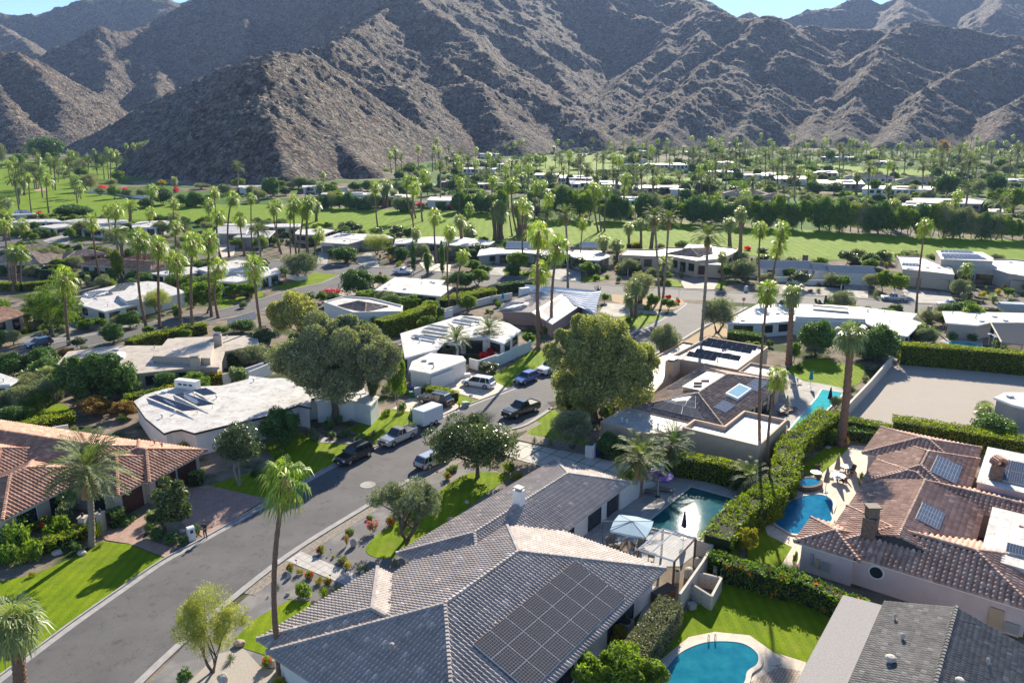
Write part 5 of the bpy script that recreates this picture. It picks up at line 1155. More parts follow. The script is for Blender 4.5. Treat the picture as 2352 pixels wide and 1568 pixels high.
def fan_crown(seed,n,pet,R,nb,droop,mat,emin=-55,emax=80,z0=0):
    rs=np.random.RandomState(seed);V=[];Fc=[]
    for i in range(n):
        t=(i+.5)/n;el=math.radians(emax+(emin-emax)*t**.8+rs.uniform(-14,14));az=i*2.39996+rs.uniform(-.2,.2)
        fan_frond(V,Fc,np.array([0,0,z0-.5*t]),az,el,pet*rs.uniform(.7,1.15),R,nb,droop*(1+.4*t),rs)
    return make_mesh('fan_crown',np.array(V),np.array(Fc),mat)
def feather_crown(seed,n,L_,nl,ll,mat,emin=-25,emax=80,grav=.9,w=.07):
    rs=np.random.RandomState(seed);V=[];Fc=[]
    for i in range(n):
        t=(i+.5)/n;el=math.radians(emax+(emin-emax)*t+rs.uniform(-6,6));az=i*2.39996+rs.uniform(-.2,.2);Ln=L_*rs.uniform(.85,1.08)
        dh=np.array([math.cos(az),math.sin(az),0]);sd=np.array([-math.sin(az),math.cos(az),0])
        p=np.array([0,0,-.3*t]);e=el;ds=Ln/nl;prev=None
        for k in range(nl):
            s=k/nl;e-=grav*ds*(.12+.55*s)*(1.0 if el>0 else .5);d=dh*math.cos(e)+np.array([0,0,math.sin(e)]);up=-dh*math.sin(e)+np.array([0,0,math.cos(e)])
            q=p+d*ds
            if k%3==0 :
                b=len(V);V+=[p+sd*.035,p-sd*.035,p+d*ds*3-sd*.02,p+d*ds*3+sd*.02];Fc.append([b,b+1,b+2,b+3])
            if s>.14:
                l=ll*(math.sin(math.pi*min(1,(s-.1)*1.05))**.5+.15)
                for sg in(-1,1):
                    ld=d*.65+sd*sg*.75+up*.28*rs.uniform(.3,1.6);ld/=np.linalg.norm(ld);tip=p+ld*l;tip[2]-=.12*l
                    m=p+ld*l*.5;b=len(V);V+=[p,m+d*w*.6,tip,m-d*w];Fc.append([b,b+1,b+2,b+3])
            p=q
    return make_mesh('feather_crown',np.array(V),np.array(Fc),mat)
def unit_trunk(seed,r0,r1,rough,rings=34,curve=.02,flare=1.3):
    rs=np.random.RandomState(seed);mb=MB();pts=[];rad=[];a=rs.uniform(0,6.28)
    for i in range(rings+1):
        t=i/rings;off=curve*math.sin(t*math.pi)
        pts.append((off*math.cos(a)*18,off*math.sin(a)*18,t));rad.append((r0*(1+(flare-1)*math.exp(-t*14))+(r1-r0)*t)*(1+rough*(1 if i%2 else -1)*rs.uniform(.5,1.2)))
    pts=[Vector(p) for p in pts];k=9;V=[];Fc=[]
    for i,p in enumerate(pts):
        for j in range(k):
            q=2*math.pi*j/k+(.35 if i%2 else 0);rr=rad[i]*rs.uniform(.94,1.06);V.append((p.x+rr*math.cos(q),p.y+rr*math.sin(q),p.z))
    for i in range(rings):
        for j in range(k): Fc.append([i*k+j,i*k+(j+1)%k,(i+1)*k+(j+1)%k,(i+1)*k+j])
    return V,Fc
def tmesh(nm,seed,r0,r1,rough,mat,rings=34,curve=.02):
    V,Fc=unit_trunk(seed,r0,r1,rough,rings,curve);return make_mesh(nm,V,Fc,mat)
def skirt(seed,n,R,ln,mat):
    rs=np.random.RandomState(seed);V=[];Fc=[]
    for i in range(n):
        az=rs.uniform(0,6.28);z=rs.uniform(-ln,-.1);r=R*rs.uniform(.5,1.1);w=rs.uniform(.06,.16);l=rs.uniform(.4,.9)
        d=np.array([math.cos(az),math.sin(az),0]);s=np.array([-math.sin(az),math.cos(az),0])
        b=len(V);p=d*r*.6+[0,0,z];q=d*r+[0,0,z-l];V+=[p+s*w*.4,p-s*w*.4,q-s*w,q+s*w];Fc.append([b,b+1,b+2,b+3])
    return make_mesh('skirt',np.array(V),np.array(Fc),mat)
PALM={
 'W':dict(name='fan_palm',crowns=[fan_crown(s,32,1.05,1.05,13,1.0,L_FAN,-66,84) for s in(1,2,3)],R=1.9,trunks=[tmesh('slender_palm_trunk',s,.24,.15,.07,BARKP,40,c) for s,c in((1,.012),(2,.02),(3,.035))],sk=[skirt(s,90,.5,1.5,L_DEAD) for s in(1,2)],sn='dead_fronds',tr=1.0),
 'F':dict(name='desert_fan_palm',crowns=[fan_crown(s,40,1.0,1.35,14,.7,L_FIL,-60,80) for s in(4,5)],R=2.4,trunks=[tmesh('thick_palm_trunk',s,.55,.42,.09,BARKP,36,0.006) for s in(4,5)],sk=[skirt(s,160,.85,1.8,L_DEAD) for s in(3,4)],sn='dead_fronds',tr=1.0),
 'D':dict(name='date_palm',crowns=[feather_crown(s,44,3.3,26,.55,L_DAT) for s in(6,7)],R=3.1,trunks=[tmesh('date_palm_trunk',s,.30,.27,.10,BARKG,44,.008) for s in(6,7)],sk=[skirt(s,110,.62,1.5,L_DEAD) for s in(5,6)],sn='frond_stubs',tr=1.0),
 'C':dict(name='feather_palm',crowns=[feather_crown(9,50,3.2,24,.5,L_FAN,-45,80)],R=3.0,trunks=[tmesh('canary_palm_trunk',9,.55,.6,.12,BARKP,30,0)],sk=[skirt(9,60,.7,.8,L_DEAD)],sn='frond_stubs',tr=1.0),
}
def P_(c,bx,by,tx,ty,k='W',s=None,desc=None,lean=True,det=True,label=None):
    b=c(bx,by);Dx,Dy=c.D(tx,ty);h=min(26,max(.4,zat(b.y,Dy)-b.z));xt=xat(b.y,b.z+h,Dx)-b.x
    p=PALM[k];sc=(s if s else ({'W':1.28,'D':1.08}.get(k,1.15))*R_.uniform(.82,1.22))*(1.18 if b.y>250 else 1)
    ang=math.atan2(xt,h) if abs(xt)<h*.6 else 0;Ln=math.hypot(h,xt) if ang else h
    r=root(p['name'],tuple(b),label or '','palm tree',rz=0)
    a=R_.randrange(100);tk=p['trunks'][a%len(p['trunks'])];cr=p['crowns'][a%len(p['crowns'])];sk=p['sk'][a%len(p['sk'])]
    r.rotation_euler=(0,ang,0)
    tsc=sc*(.9 if h>8 else .75)
    t=link('trunk',tk,r);t.scale=(tsc,tsc,Ln);t.rotation_euler=(0,0,0)
    q=link('crown',cr,r);q.location=(0,0,Ln+.15*sc);q.scale=(sc,sc,sc*R_.uniform(.95,1.1));q.rotation_euler=(0,-ang,R_.uniform(0,6.28))
    if det:
        z=link(p['sn'],sk,r);z.location=(0,0,Ln);z.scale=(sc,sc,sc);z.rotation_euler=(0,0,R_.uniform(0,6.28))
    size='tall ' if h>14 else('short ' if h<6 else 'mid-height ')
    AUTO.append((r,desc or size+{'W':'slender fan palm','F':'thick-trunked fan palm','D':'date palm with blue-green fronds','C':'stout feather palm'}[k]));return r
def PL(c,k,*a,s=None,desc=None,det=True):
    for i in range(0,len(a),4): P_(c,*a[i:i+4],k,s,desc,det=det)
PL(m1,'W',528,965,490,430,1130,865,1060,130,1222,835,1215,185,1400,895,1350,300,1475,895,1475,165,1620,745,1600,145,1672,755,1672,350,2014,955,1940,340,1350,290,1345,40,s=1.4)
PL(m1,'F',112,552,98,260,s=1.15);PL(m1,'W',160,550,165,240,75,490,35,30)
PL(m1,'F',1078,402,1060,130,1122,432,1100,150,s=1.0)
PL(t1,'D',175,860,127,560,520,585,520,490,225,655,190,500,312,648,285,460,345,645,360,480,495,655,480,420,475,645,440,410,648,640,595,400,650,490,650,390,872,525,860,450,932,560,912,400,785,510,790,380,700,385,670,340,1922,590,1922,480,2127,660,2125,445,860,430,830,400,730,470,710,410,250,640,240,520)
PL(t1,'F',172,780,160,640,1562,665,1555,560,95,1290,100,1190,60,850,70,760)
PL(t1,'W',280,850,255,530,437,862,415,540,692,770,680,550,672,700,655,550,972,560,955,290,990,568,990,310,1050,485,1040,315,1142,420,1125,250,1215,412,1190,250,735,270,712,175,748,290,735,125,775,280,768,150,540,190,538,140,480,180,478,125,620,215,615,160,650,215,650,160,925,120,925,90,980,110,978,75)
PL(t1,'C',1165,995,1160,790,s=.95)
PL(t1,'W',1002,1125,962,815,1027,1145,1040,825,1345,1005,1345,840,1590,1175,1550,755,1964,1265,1912,660,1872,915,1870,770,1974,1265,1950,870,2047,1255,2075,705,2184,1235,2140,900,2252,1205,2242,710,207,1125,200,945,93,1105,60,885,42,1105,20,870,1237,1320,1230,1030,1302,1320,1290,1060,1418,1320,1415,1110,1728,1320,1720,1070,1872,1320,1860,1080,1575,1320,1570,1240)
PL(t1,'D',1652,1210,1640,975,s=1.0)
PL(t2,'W',292,1225,212,800,277,1205,260,765,380,1305,375,845,432,1305,405,755,440,1305,500,795,522,1305,515,840,547,1310,540,740,602,1305,630,1025,1157,1025,1132,610,272,562,267,455,670,602,665,505,1462,905,1412,560,1492,905,1472,560,1552,935,1567,505,1684,1310,1660,870,1782,1305,1790,1010,1910,1305,1912,1225,1977,905,1970,800,2200,1100,2180,560)
PL(t2,'F',605,935,600,780,637,705,635,610,1502,1205,1490,1025,1302,760,1292,670,1205,812,1205,650,1230,812,1235,600,1905,1165,1882,920,1942,1115,1962,1000,1370,0,1370,0)if 0 else PL(t2,'F',605,935,600,780,637,705,635,610,1502,1205,1490,1025,1302,760,1292,670,1205,812,1205,650,1230,812,1235,600,1905,1165,1882,920,1942,1115,1962,1000,2195,1100,2200,840,2222,1105,2225,820,2245,1100,2255,850)
PL(t2,'D',1712,772,1710,435,1952,762,1960,400,1312,552,1312,355,1362,542,1362,360,1452,392,1450,340,1557,392,1550,340,1785,412,1785,275,1822,242,1830,140,1776,232,1770,170,2015,292,2010,170,1876,392,1875,310)
PL(t2,'W',1887,870,1890,575,1325,540,1305,285,1277,502,1262,330,1517,462,1515,270,1640,492,1652,265,1667,432,1680,200,1700,410,1700,300)
PL(m2,'F',1370,432,1370,290,s=.95)
PL(t3,'W',132,1065,92,610,182,1062,130,580,372,910,412,600,332,920,350,610,742,1300,766,940,902,1032,857,625,927,1022,912,655,957,1022,985,645,1142,805,1152,540,1200,740,1195,560)
PL(t3,'F',215,1055,215,820,200,1050,175,800,240,1045,265,820,15,1100,20,780,45,1090,-10,800,957,1295,945,1100,1067,1290,1065,1130,1177,1165,1170,980,1282,1175,1280,940,1372,1185,1400,930,2077,1165,2070,940,2167,1245,2175,850,1175,900,1200,830)
PL(m3,'W',315,1005,315,90,345,870,330,380,415,855,463,195)
P_(m3,540,528,522,-30,'D',1.05);P_(m3,1240,612,1200,-20,'D',1.05);P_(m3,1268,605,1312,5,'D',1.05);P_(m3,1560,928,1612,130,'D',1.1)
P_(m3,1720,482,1722,275,'F',.9)
PL(m3,'C',1275,440,1280,330,s=.9)
P_(m3,1060,745,1062,500,'F',.9,'lush bushy fan palm with low green skirt');P_(m3,1030,745,1010,600,'F',.85,'lush bushy fan palm with low green skirt')
PL(m3,'F',1100,640,1110,540,s=.8)
PL(t3,'D',1030,735,1037,500,1066,725,1062,560,1172,735,1180,500,1192,735,1200,540,1285,765,1285,500,1382,745,1387,465,1422,695,1420,490,795,700,800,465,632,585,640,385,742,605,740,385,722,595,720,430,577,485,570,395,520,455,515,375,947,522,950,355,1042,435,1045,380,1282,445,1280,335,1205,385,1205,260,1442,415,1440,320,1582,435,1580,325,1750,475,1750,295,1810,555,1810,335,1872,545,1880,395,2012,565,2012,335,2072,535,2082,355,2130,545,2135,340,2160,545,2165,320,2185,545,2200,345,2250,400,2255,330,1640,400,1660,300,1510,400,1512,300,1235,700,1238,620,1890,735,1895,570,2280,750,2280,580,850,330,850,210,150,300,150,240,95,300,90,230,60,280,55,210,1940,545,1950,360,1865,470,1865,340)
PL(t3,'W',20,260,15,145,95,260,90,140,385,490,382,365,350,490,342,345,430,460,430,365,1345,242,1345,130,1390,182,1390,110,1565,215,1565,125,1470,180,1472,130,1535,230,1532,150,1685,235,1687,125,1720,250,1723,155,1865,200,1860,160,1925,190,1925,135,1975,200,1975,150,2090,240,2088,180,2110,240,2125,190,2135,270,2135,180,2260,240,2258,180,2285,240,2288,185,2340,240,2338,180,1290,190,1290,140,730,190,732,150,480,190,480,120,500,190,505,110,1410,740,1400,560,1465,650,1465,530)
PL(t4,'D',42,615,42,330,187,625,192,355,302,742,300,520,322,415,330,300,400,445,402,330,437,435,440,325,480,525,520,325,700,585,705,275,737,485,735,330,875,435,917,285,1035,525,1070,315,958,725,970,445,1177,385,1177,335,1280,505,1290,355,1185,565,1187,455,1435,705,1452,435,1515,695,1547,425,1615,695,1620,410,1730,485,1787,285,1790,725,1800,445,1810,735,1872,385,1362,375,1362,305,2215,565,2232,375,2270,585,2302,285,1080,450,1085,380,240,600,245,430,80,420,75,350,110,600,112,440,150,610,150,450,1335,480,1340,430,620,0,0,0)if 0 else PL(t4,'D',42,615,42,330,187,625,192,355,302,742,300,520,322,415,330,300,400,445,402,330,437,435,440,325,480,525,520,325,700,585,705,275,737,485,735,330,875,435,917,285,1035,525,1070,315,958,725,970,445,1177,385,1177,335,1280,505,1290,355,1185,565,1187,455,1435,705,1452,435,1515,695,1547,425,1615,695,1620,410,1730,485,1787,285,1790,725,1800,445,1810,735,1872,385,1362,375,1362,305,2215,565,2232,375,2270,585,2302,285,240,600,245,430,80,420,75,350,110,600,112,440,150,610,150,450,1970,600,1975,520,2050,440,2060,340,1960,330,1965,250)
PL(t4,'W',432,675,430,505,350,650,350,450,570,292,565,200,590,292,592,165,617,272,620,195,668,260,668,190,737,240,737,175,795,405,800,205,855,345,860,220,892,235,893,165,456,275,466,205,436,272,436,225,396,282,396,235,8,248,10,180,105,215,106,180,141,212,139,160,1365,255,1366,205,1332,262,1330,245,2175,375,2190,225,1815,240,1816,210,1930,330,1935,180,2000,260,2003,185,2320,270,2322,215,828,340,832,210,1925,400,1930,290)
PL(t4,'F',850,715,865,520,1145,805,1142,620,1550,340,1548,300,2030,330,2040,280)
P_(m4,1190,713,1262,40,'W',1.15)
PL(m4,'W',55,625,150,190,75,622,170,70,12,625,0,60,s=1.25)
P_(m4,215,1110,243,555,'F',1.05);P_(c4,460,205,520,-435,'F',1.05,'stately fan palm with smooth brown trunk and wide grey crown')
P_(c3,1340,305,1385,-690,'W',.9,'very tall slim fan palm leaning over the tan house');P_(c3,1385,375,1440,-200,'W',.85,'shorter slim fan palm with yellow fronds')
P_(m4,1715,1500,1712,1465,'F',.85,'stemless fan palm bush on the gravel lot');P_(m4,970,335,972,275,'F',1.0)
P_(m4,1560,560,1580,360,'W',1.0);PL(m4,'F',1580,620,1590,520,1780,640,1790,595,1520,550,1525,400,1600,550,1600,420,1560,630,1555,585,1910,650,1912,610,s=.45)
P_(c1,525,785,500,345,'D',1.25,'large date palm with scarred trunk beside the curved lawn')
P_(c2,100,1512,130,380,'W',1.05,'very tall slim fan palm in the foreground')
P_(c1,120,1640,75,1190,'F',1.05,'fan palm with drooping fronds cut by the bottom left corner')
P_(c1,365,600,372,505,'C',.4,'small feather palm against the orange tiled house')
P_(c3,650,495,655,285,'D',1.05,'date palm beside the purple umbrella');P_(c3,792,370,830,205,'D',.9,'date palm behind the rectangular pool');P_(c3,1285,480,1290,400,'D',.8,'low date palm rising from the pool hedge')
PL(m2,'D',1590,1055,1590,920,1840,995,1840,845,s=1.0);PL(m2,'W',1540,705,1540,85,1600,705,1640,270,s=1.05)
PL(m1,'F',235,1280,232,1180,320,1300,305,1170,385,1310,370,1150,1105,1300,1115,1215,1250,1270,1252,1210,200,1260,190,1190,1775,1260,1790,1160,1830,1250,1845,1170,1030,1270,1035,1215,600,540,605,470,680,510,672,440,610,220,612,190,s=.5)
PL(m1,'F',860,170,860,100,830,170,840,110,800,170,790,80,900,165,910,110,490,870,480,830,s=.45)
P_(c1,880,650,870,610,'F',.42,'small clumping fan palm under the glossy tree by the pink driveway')
# far filler palms on the valley floor
FILL=[]
def filler(c,x0,x1,y0,y1,n,mixd=.6):
    for i in range(n):
        x=R_.uniform(x0,x1);y=y0+(y1-y0)*R_.random()**1.3;b=c(x,y);h=R_.uniform(7,13) if R_.random()<.6 else R_.uniform(4,8)
        k='D' if R_.random()<mixd else ('W' if R_.random()<.6 else 'F')
        if k=='W':h*=1.3
        D=proj((b.x,b.y,b.z+h))
        Dx=D[0];Dy=D[1]
        r=P_(dd,*proj(tuple(b)),Dx,Dy,k,det=False);FILL.append(r)
filler(t2,1420,2352,300,520,26);filler(t3,0,2352,262,330,52,.5);filler(t3,100,2352,330,560,34);filler(t4,0,2352,345,420,40,.6);filler(t4,1500,2352,420,560,12);filler(t1,100,1150,200,640,24,.45)
filler(t2,1850,2352,520,620,10);filler(t3,0,300,560,690,8,.2)
# ---- single big trees
big_tree(m2,660,1568,[(660,690,860,1180),(400,820,480,1330),(900,850,480,1300),(650,900,700,1420),(330,950,330,1230),(1010,900,330,1250)],L_GIA,BARK,.21,150000,4.2,.55,'giant round grey-green tree with dark forked trunk',.32,1,rclf=.42)
big_tree(m3,745,1545,[(720,685,560,1150),(540,850,460,1180),(980,850,520,1250),(850,950,640,1480),(600,1150,440,1500),(1080,960,360,1300)],L_EUC,BARK,.24,95000,4.0,.5,'huge drooping dull-green tree on the right side of the street',.35,1,hang=1.2,rclf=.38)
big_tree(c2,1230,388,[(1190,15,430,300),(1060,60,300,290),(1330,60,300,330),(1190,120,450,390)],L_MAG,BARK,.16,20000,1.9,.24,'round glossy magnolia-like tree on the narrow lawn',.45,1,rclf=.42)
big_tree(c2,825,742,[(830,375,350,600),(720,430,260,620),(950,430,260,600),(840,480,360,640)],L_OLI,BARK,.12,26000,1.5,.22,'grey olive tree with twin trunks on the narrow lawn',.25,2,rclf=.4)
big_tree(c1,1220,1505,[(1180,1000,300,1250),(1080,1100,260,1330),(1330,1080,260,1300),(1200,1150,330,1400)],L_WIS,BARK,.10,24000,1.3,.09,'wispy yellow-green desert tree beside the street at the bottom',.18,4,hang=.3,rclf=.42)
big_tree(c1,955,700,[(985,365,210,560),(940,450,210,680),(1020,480,180,640),(930,560,220,760)],L_MAG,BARK,.16,15000,1.2,.10,'bushy glossy-leaved tree between driveway and mailbox',.45,2,rclf=.42)
big_tree(c1,1378,435,[(1360,70,220,250),(1310,140,200,310),(1420,140,180,310)],L_MAG,BARKW,.13,9000,2.3,.12,'small airy tree with pale trunks in the dark lawn',.4,2,rclf=.42)
big_tree(m1,720,1400,[(650,985,330,1300),(560,1050,260,1320),(800,1010,300,1300),(900,1090,280,1350),(700,1120,500,1390)],L_FIC,BARK,.2,42000,1.5,.25,'massive dark evergreen tree in front of the cream stepped house',.45,2,rclf=.42)
big_tree(m2,350,930,[(350,540,330,850),(230,620,250,900),(470,620,220,880)],L_EUC,BARK,.22,26000,1.5,.25,'broad vine-covered evergreen behind the giant grey-green tree',.45,2,rclf=.42)
big_tree(m1,405,900,[(400,480,320,700),(300,540,250,760),(520,540,230,760),(420,620,330,830)],L_CIT,BARK,.17,22000,2.5,.3,'feathery green mesquite-like tree with leaning trunk',.25,1,rclf=.42)
big_tree(c3,520,1640,[(520,1345,340,1568),(350,1400,250,1600),(700,1420,220,1600),(520,1420,460,1620)],L_CIT,BARK,.15,20000,.8,.15,'bright green shrubby tree cut by the bottom edge beside the pool',.4,3,rclf=.42)
TL=[
 (m1,760,1510,700,1355,330,'autumn','russet and green tree'),(m1,940,1510,940,1390,250,'autumn','russet and green tree'),(c2,80,205,100,-20,240,'ficus','dark dense tree beside the lawn path'),
 (m1,90,1575,90,1425,230,'ficus','dark round tree'),(m1,1185,722,1200,532,280,'wispy','wispy umbrella-shaped tree'),(m1,1575,722,1570,452,320,'citrus','tall bright green tree'),
 (m1,390,352,390,198,215,'olive','round grey olive tree'),(m1,700,442,700,392,210,'ficus','clipped dark bush tree'),(m1,845,503,845,372,105,'ficus','dark upright shrub tree'),
 (m1,920,482,900,192,95,'conifer','tall vine-green pointed conifer'),(m1,650,132,640,5,200,'olive','double-headed grey olive tree'),(m1,1235,122,1240,12,180,'olive','dark grey olive tree'),(m1,225,182,225,92,125,'citrus','yellow-green bushy tree'),
 (m1,80,962,80,852,150,'olive','silvery bushy tree'),(m1,655,852,660,762,160,'citrus','broad leafy shrub tree'),(m1,330,1092,330,972,190,'ficus','round dark tree'),(m1,500,1072,500,985,190,'autumn','low russet-green tree'),
 (m1,1930,1122,1930,965,270,'olive','feathery grey-green tree'),(m1,1850,862,1850,765,220,'ficus','dark shrub tree'),(m1,1675,892,1680,812,120,'loose','banana-like leafy plant'),(m1,1450,890,1430,800,150,'ficus','dark shrub tree'),
 (m1,1130,880,1130,810,110,'citrus','leafy green tree'),(m1,1060,440,1040,395,110,'ficus','dark clipped tree'),
 (m2,820,582,820,372,270,'ficus','dense round dark tree'),(m2,905,625,905,532,190,'citrus','yellow-green bush tree'),(m2,1040,785,1040,702,160,'citrus','yellow-green bush tree'),(m2,1240,645,1240,592,260,'citrus','yellow-green bush tree'),
 (m2,1160,700,1200,640,160,'citrus','yellow-green bush tree'),
 (m2,390,455,400,255,300,'olive','wide airy olive tree'),(m2,980,272,980,105,260,'wispy','wispy green desert tree'),(m2,720,332,730,202,210,'ficus','spreading dark bush tree'),(m2,1740,285,1740,175,180,'loose','leafy green tree'),
 (m2,1750,505,1750,385,205,'citrus','clipped dome tree'),(m2,1720,395,1720,312,150,'citrus','bright bushy tree'),(m2,90,245,95,125,150,'citrus','yellow-green tree'),(m2,690,670,690,635,150,'autumn','low russet bush tree'),
 (m2,1090,1505,1140,1005,170,'loose','slim airy green tree'),(m2,970,1490,1050,1120,120,'loose','slim airy green tree'),(m2,1350,1265,1350,1205,150,'citrus','bright yellow-green shrub'),(m2,250,1568,250,1402,310,'ficus','dark round tree'),
 (m2,1440,745,1450,670,130,'ficus','dark shrub tree'),(m2,1830,1160,1830,1090,160,'loose','loose flowering shrub'),
 (m2,1260,432,1262,155,44,'cypress','narrow dark cypress'),(m2,1365,445,1365,212,44,'cypress','narrow dark cypress'),(m2,1480,452,1482,152,44,'cypress','narrow dark cypress'),
 (m3,160,412,160,242,190,'loose','leafy green street tree'),(m3,350,432,350,252,175,'loose','leafy green street tree'),(m3,640,402,640,282,150,'loose','leafy green street tree'),(m3,1085,642,1085,402,290,'olive','grey olive tree'),
 (m3,1895,472,1895,302,230,'olive','twisted grey olive tree'),(m3,1695,872,1690,592,275,'olive','round olive tree with split trunk'),(m3,1285,1085,1285,802,265,'olive','dense grey-green olive tree'),(m3,750,422,750,342,100,'ficus','clipped dark bush tree'),
 (m3,240,960,240,860,130,'citrus','bright yellow-green shrub'),(m3,100,700,80,660,90,'ficus','dark shrub'),(m3,1910,885,1910,782,180,'citrus','bright leafy tree'),(m3,825,640,825,560,70,'citrus','small bushy tree'),(m3,1180,690,1185,560,120,'citrus','small bushy tree'),
 (m3,560,1500,560,1380,220,'citrus','bright green undergrowth shrub'),
 (c3,1095,262,1090,145,240,'yellow','golden green tree'),(c3,270,222,270,5,260,'olive','dark multi-stem olive tree'),(c3,500,265,490,135,190,'ficus','dark shrub tree'),(c3,590,410,590,350,100,'ficus','small dark shrub'),(c3,1280,850,1280,672,170,'yellow','golden green tree'),
 (c3,530,1340,530,1245,130,'yellow','yellow-green clipped shrub'),(c3,840,380,840,340,90,'ficus','small dark shrub'),
 (m4,430,1035,440,765,300,'ficus','large round citrus-like tree'),(m4,900,1085,900,795,330,'ficus','large round citrus-like tree'),(m4,735,840,740,765,150,'ficus','dark round tree'),(m4,1255,945,1255,812,210,'ficus','dense round tree with pale leaf glints'),
 (m4,250,1095,265,925,130,'citrus','yellow-green bush tree'),(m4,945,562,945,372,125,'citrus','round yellow-green tree'),(m4,1050,572,1050,392,170,'citrus','round yellow-green tree'),(m4,850,362,850,257,150,'ficus','clipped dark bush tree'),
 (m4,850,402,850,302,150,'citrus','clipped dome bush'),(m4,720,335,720,282,110,'ficus','clipped dark bush tree'),(m4,1155,268,1155,232,150,'citrus','low yellow-green bush'),(m4,600,1450,590,1350,110,'olive','grey clipped shrub'),(m4,710,1345,710,1270,75,'olive','grey round shrub'),
 (m4,15,250,20,215,100,'ficus','dark clipped bush'),
 (t4,1620,352,1622,202,135,'orange','golden orange autumn tree'),
 (t1,430,405,430,182,340,'ficus','broad eucalyptus-like tree'),(t1,310,265,310,102,150,'olive','tall pale tree'),(t1,1320,435,1330,212,240,'olive','spreading pale green tree at the hill foot'),(t1,1062,585,1065,472,130,'citrus','bright bushy tree'),
 (t1,790,665,790,512,175,'olive','weeping grey-green tree'),(t1,650,905,650,782,320,'ficus','wide dark mound of oleander'),(t1,-10,455,5,222,120,'olive','tall drooping tree'),(t1,1020,733,1015,622,120,'citrus','small bright tree'),(t1,1125,722,1125,642,120,'olive','small pale tree'),
 (t1,1275,722,1270,642,130,'olive','small pale tree'),(t1,1450,785,1450,622,190,'ficus','round dark tree'),(t1,1300,815,1300,722,140,'ficus','dark low tree'),(t1,1745,805,1745,662,150,'ficus','dark low tree'),(t1,130,432,130,352,90,'ficus','small dark tree'),(t1,1445,645,1440,557,110,'yellow','yellow-green tree'),
 (t1,1800,645,1800,592,170,'olive','pale shrub tree'),(t1,1640,790,1620,690,120,'ficus','dark low tree'),(t1,900,700,890,630,110,'olive','grey shrub tree'),(t1,180,450,250,330,120,'ficus','broad dark tree'),(t1,990,620,990,555,110,'olive','grey shrub tree'),
 (t2,205,722,205,532,170,'ficus','tall dark tree'),(t2,440,640,440,532,120,'olive','pale round tree'),(t2,560,642,560,552,120,'olive','pale round tree'),(t2,1060,665,1060,562,110,'ficus','dark tree'),(t2,1340,685,1340,572,130,'olive','grey-green tree'),
 (t2,1600,702,1600,582,130,'citrus','bright tree'),(t2,1670,702,1670,632,120,'olive','grey-green tree'),(t2,1900,655,1900,512,160,'citrus','bright round tree'),(t2,2020,585,2020,522,100,'ficus','dark round tree'),(t2,1702,642,1702,502,45,'cypress','narrow dark cypress'),(t2,1990,702,1990,632,190,'citrus','wide clipped green tree'),
 (t2,90,760,90,640,150,'olive','grey-green tree'),(t2,2200,300,2200,240,70,'ficus','round dark tree'),
 (t3,1430,265,1430,172,160,'citrus','yellow-green round tree'),(t3,560,750,560,600,250,'olive','broad grey tree'),(t3,1880,700,1860,560,230,'ficus','dark round tree'),(t3,1680,760,1680,640,130,'ficus','dark tree'),
 (t4,625,405,625,287,110,'citrus','bright round tree'),(t4,980,405,980,322,150,'citrus','bright round tree'),(t4,1015,695,1015,542,110,'citrus','bright loose tree'),(t4,1350,705,1350,602,140,'olive','pale spreading tree'),(t4,1660,705,1660,502,220,'ficus','large leafy tree'),(t4,1570,665,1570,542,100,'citrus','bright leafy tree'),
 (t4,2100,685,2100,512,200,'ficus','broad dark tree'),(t4,2265,860,2270,642,240,'citrus','tall clipped light green tree'),(t4,2110,805,2110,642,110,'citrus','tall clipped light green tree'),(t4,520,690,500,582,170,'ficus','dark spreading tree'),(t4,670,690,660,582,170,'ficus','dark spreading tree'),
 (t4,410,780,410,692,130,'olive','grey mushroom-shaped tree'),(t4,582,795,582,712,130,'olive','grey mushroom-shaped tree'),(t4,800,775,800,702,150,'olive','grey mushroom-shaped tree'),(t4,725,735,725,662,80,'citrus','small round tree'),(t4,1090,745,1090,697,90,'citrus','small round tree'),(t4,1255,755,1255,707,70,'citrus','small round tree'),
 (t4,1785,445,1785,332,200,'ficus','broad dark tree'),(t4,850,600,820,600,100,'ficus','dark tree'),(t4,1950,700,1940,560,160,'olive','grey-green tree'),(t4,2270,640,2270,580,160,'ficus','dark tree'),
]
for a in TL: T(*a)
filler(t1,80,1200,420,740,16,.5);filler(t1,0,800,215,300,14,.1)
# the tall screen of trees behind the fairway
def screen(c,pts,n,w,hpx,kind='ficus',desc='tall dark tree in the fairway screen'):
    P=[c.D(*p) for p in pts]
    Ls=[math.dist(P[i],P[i+1]) for i in range(len(P)-1)];tot=sum(Ls)
    for i in range(n):
        s=(i+.5)/n*tot;k=0
        while s>Ls[k] and k<len(Ls)-1: s-=Ls[k];k+=1
        x=P[k][0]+(P[k+1][0]-P[k][0])*s/Ls[k];y=P[k][1]+(P[k+1][1]-P[k][1])*s/Ls[k];hh=(hpx if not hasattr(hpx,'__len__') else hpx[0]+(hpx[1]-hpx[0])*(i/n))*R_.uniform(.85,1.15)/c.s
        kd=R_.choice(('ficus','ficus','ficus','citrus','olive')) if kind=='ficus' else kind;tt=T(dd,x,y,x,y-hh,w*R_.uniform(.9,1.15)/c.s,kd,{'ficus':desc,'citrus':'tall bright green tree in the fairway screen','olive':'tall grey-green tree in the fairway screen'}[kd] if kind=='ficus' else desc);tt.location.z-=1.3
screen(t2,[(640,815),(900,822),(1140,828)],7,150,165);screen(t2,[(1330,845),(1420,848)],2,170,180);screen(t2,[(1830,850),(2150,862),(2300,868)],5,170,210)
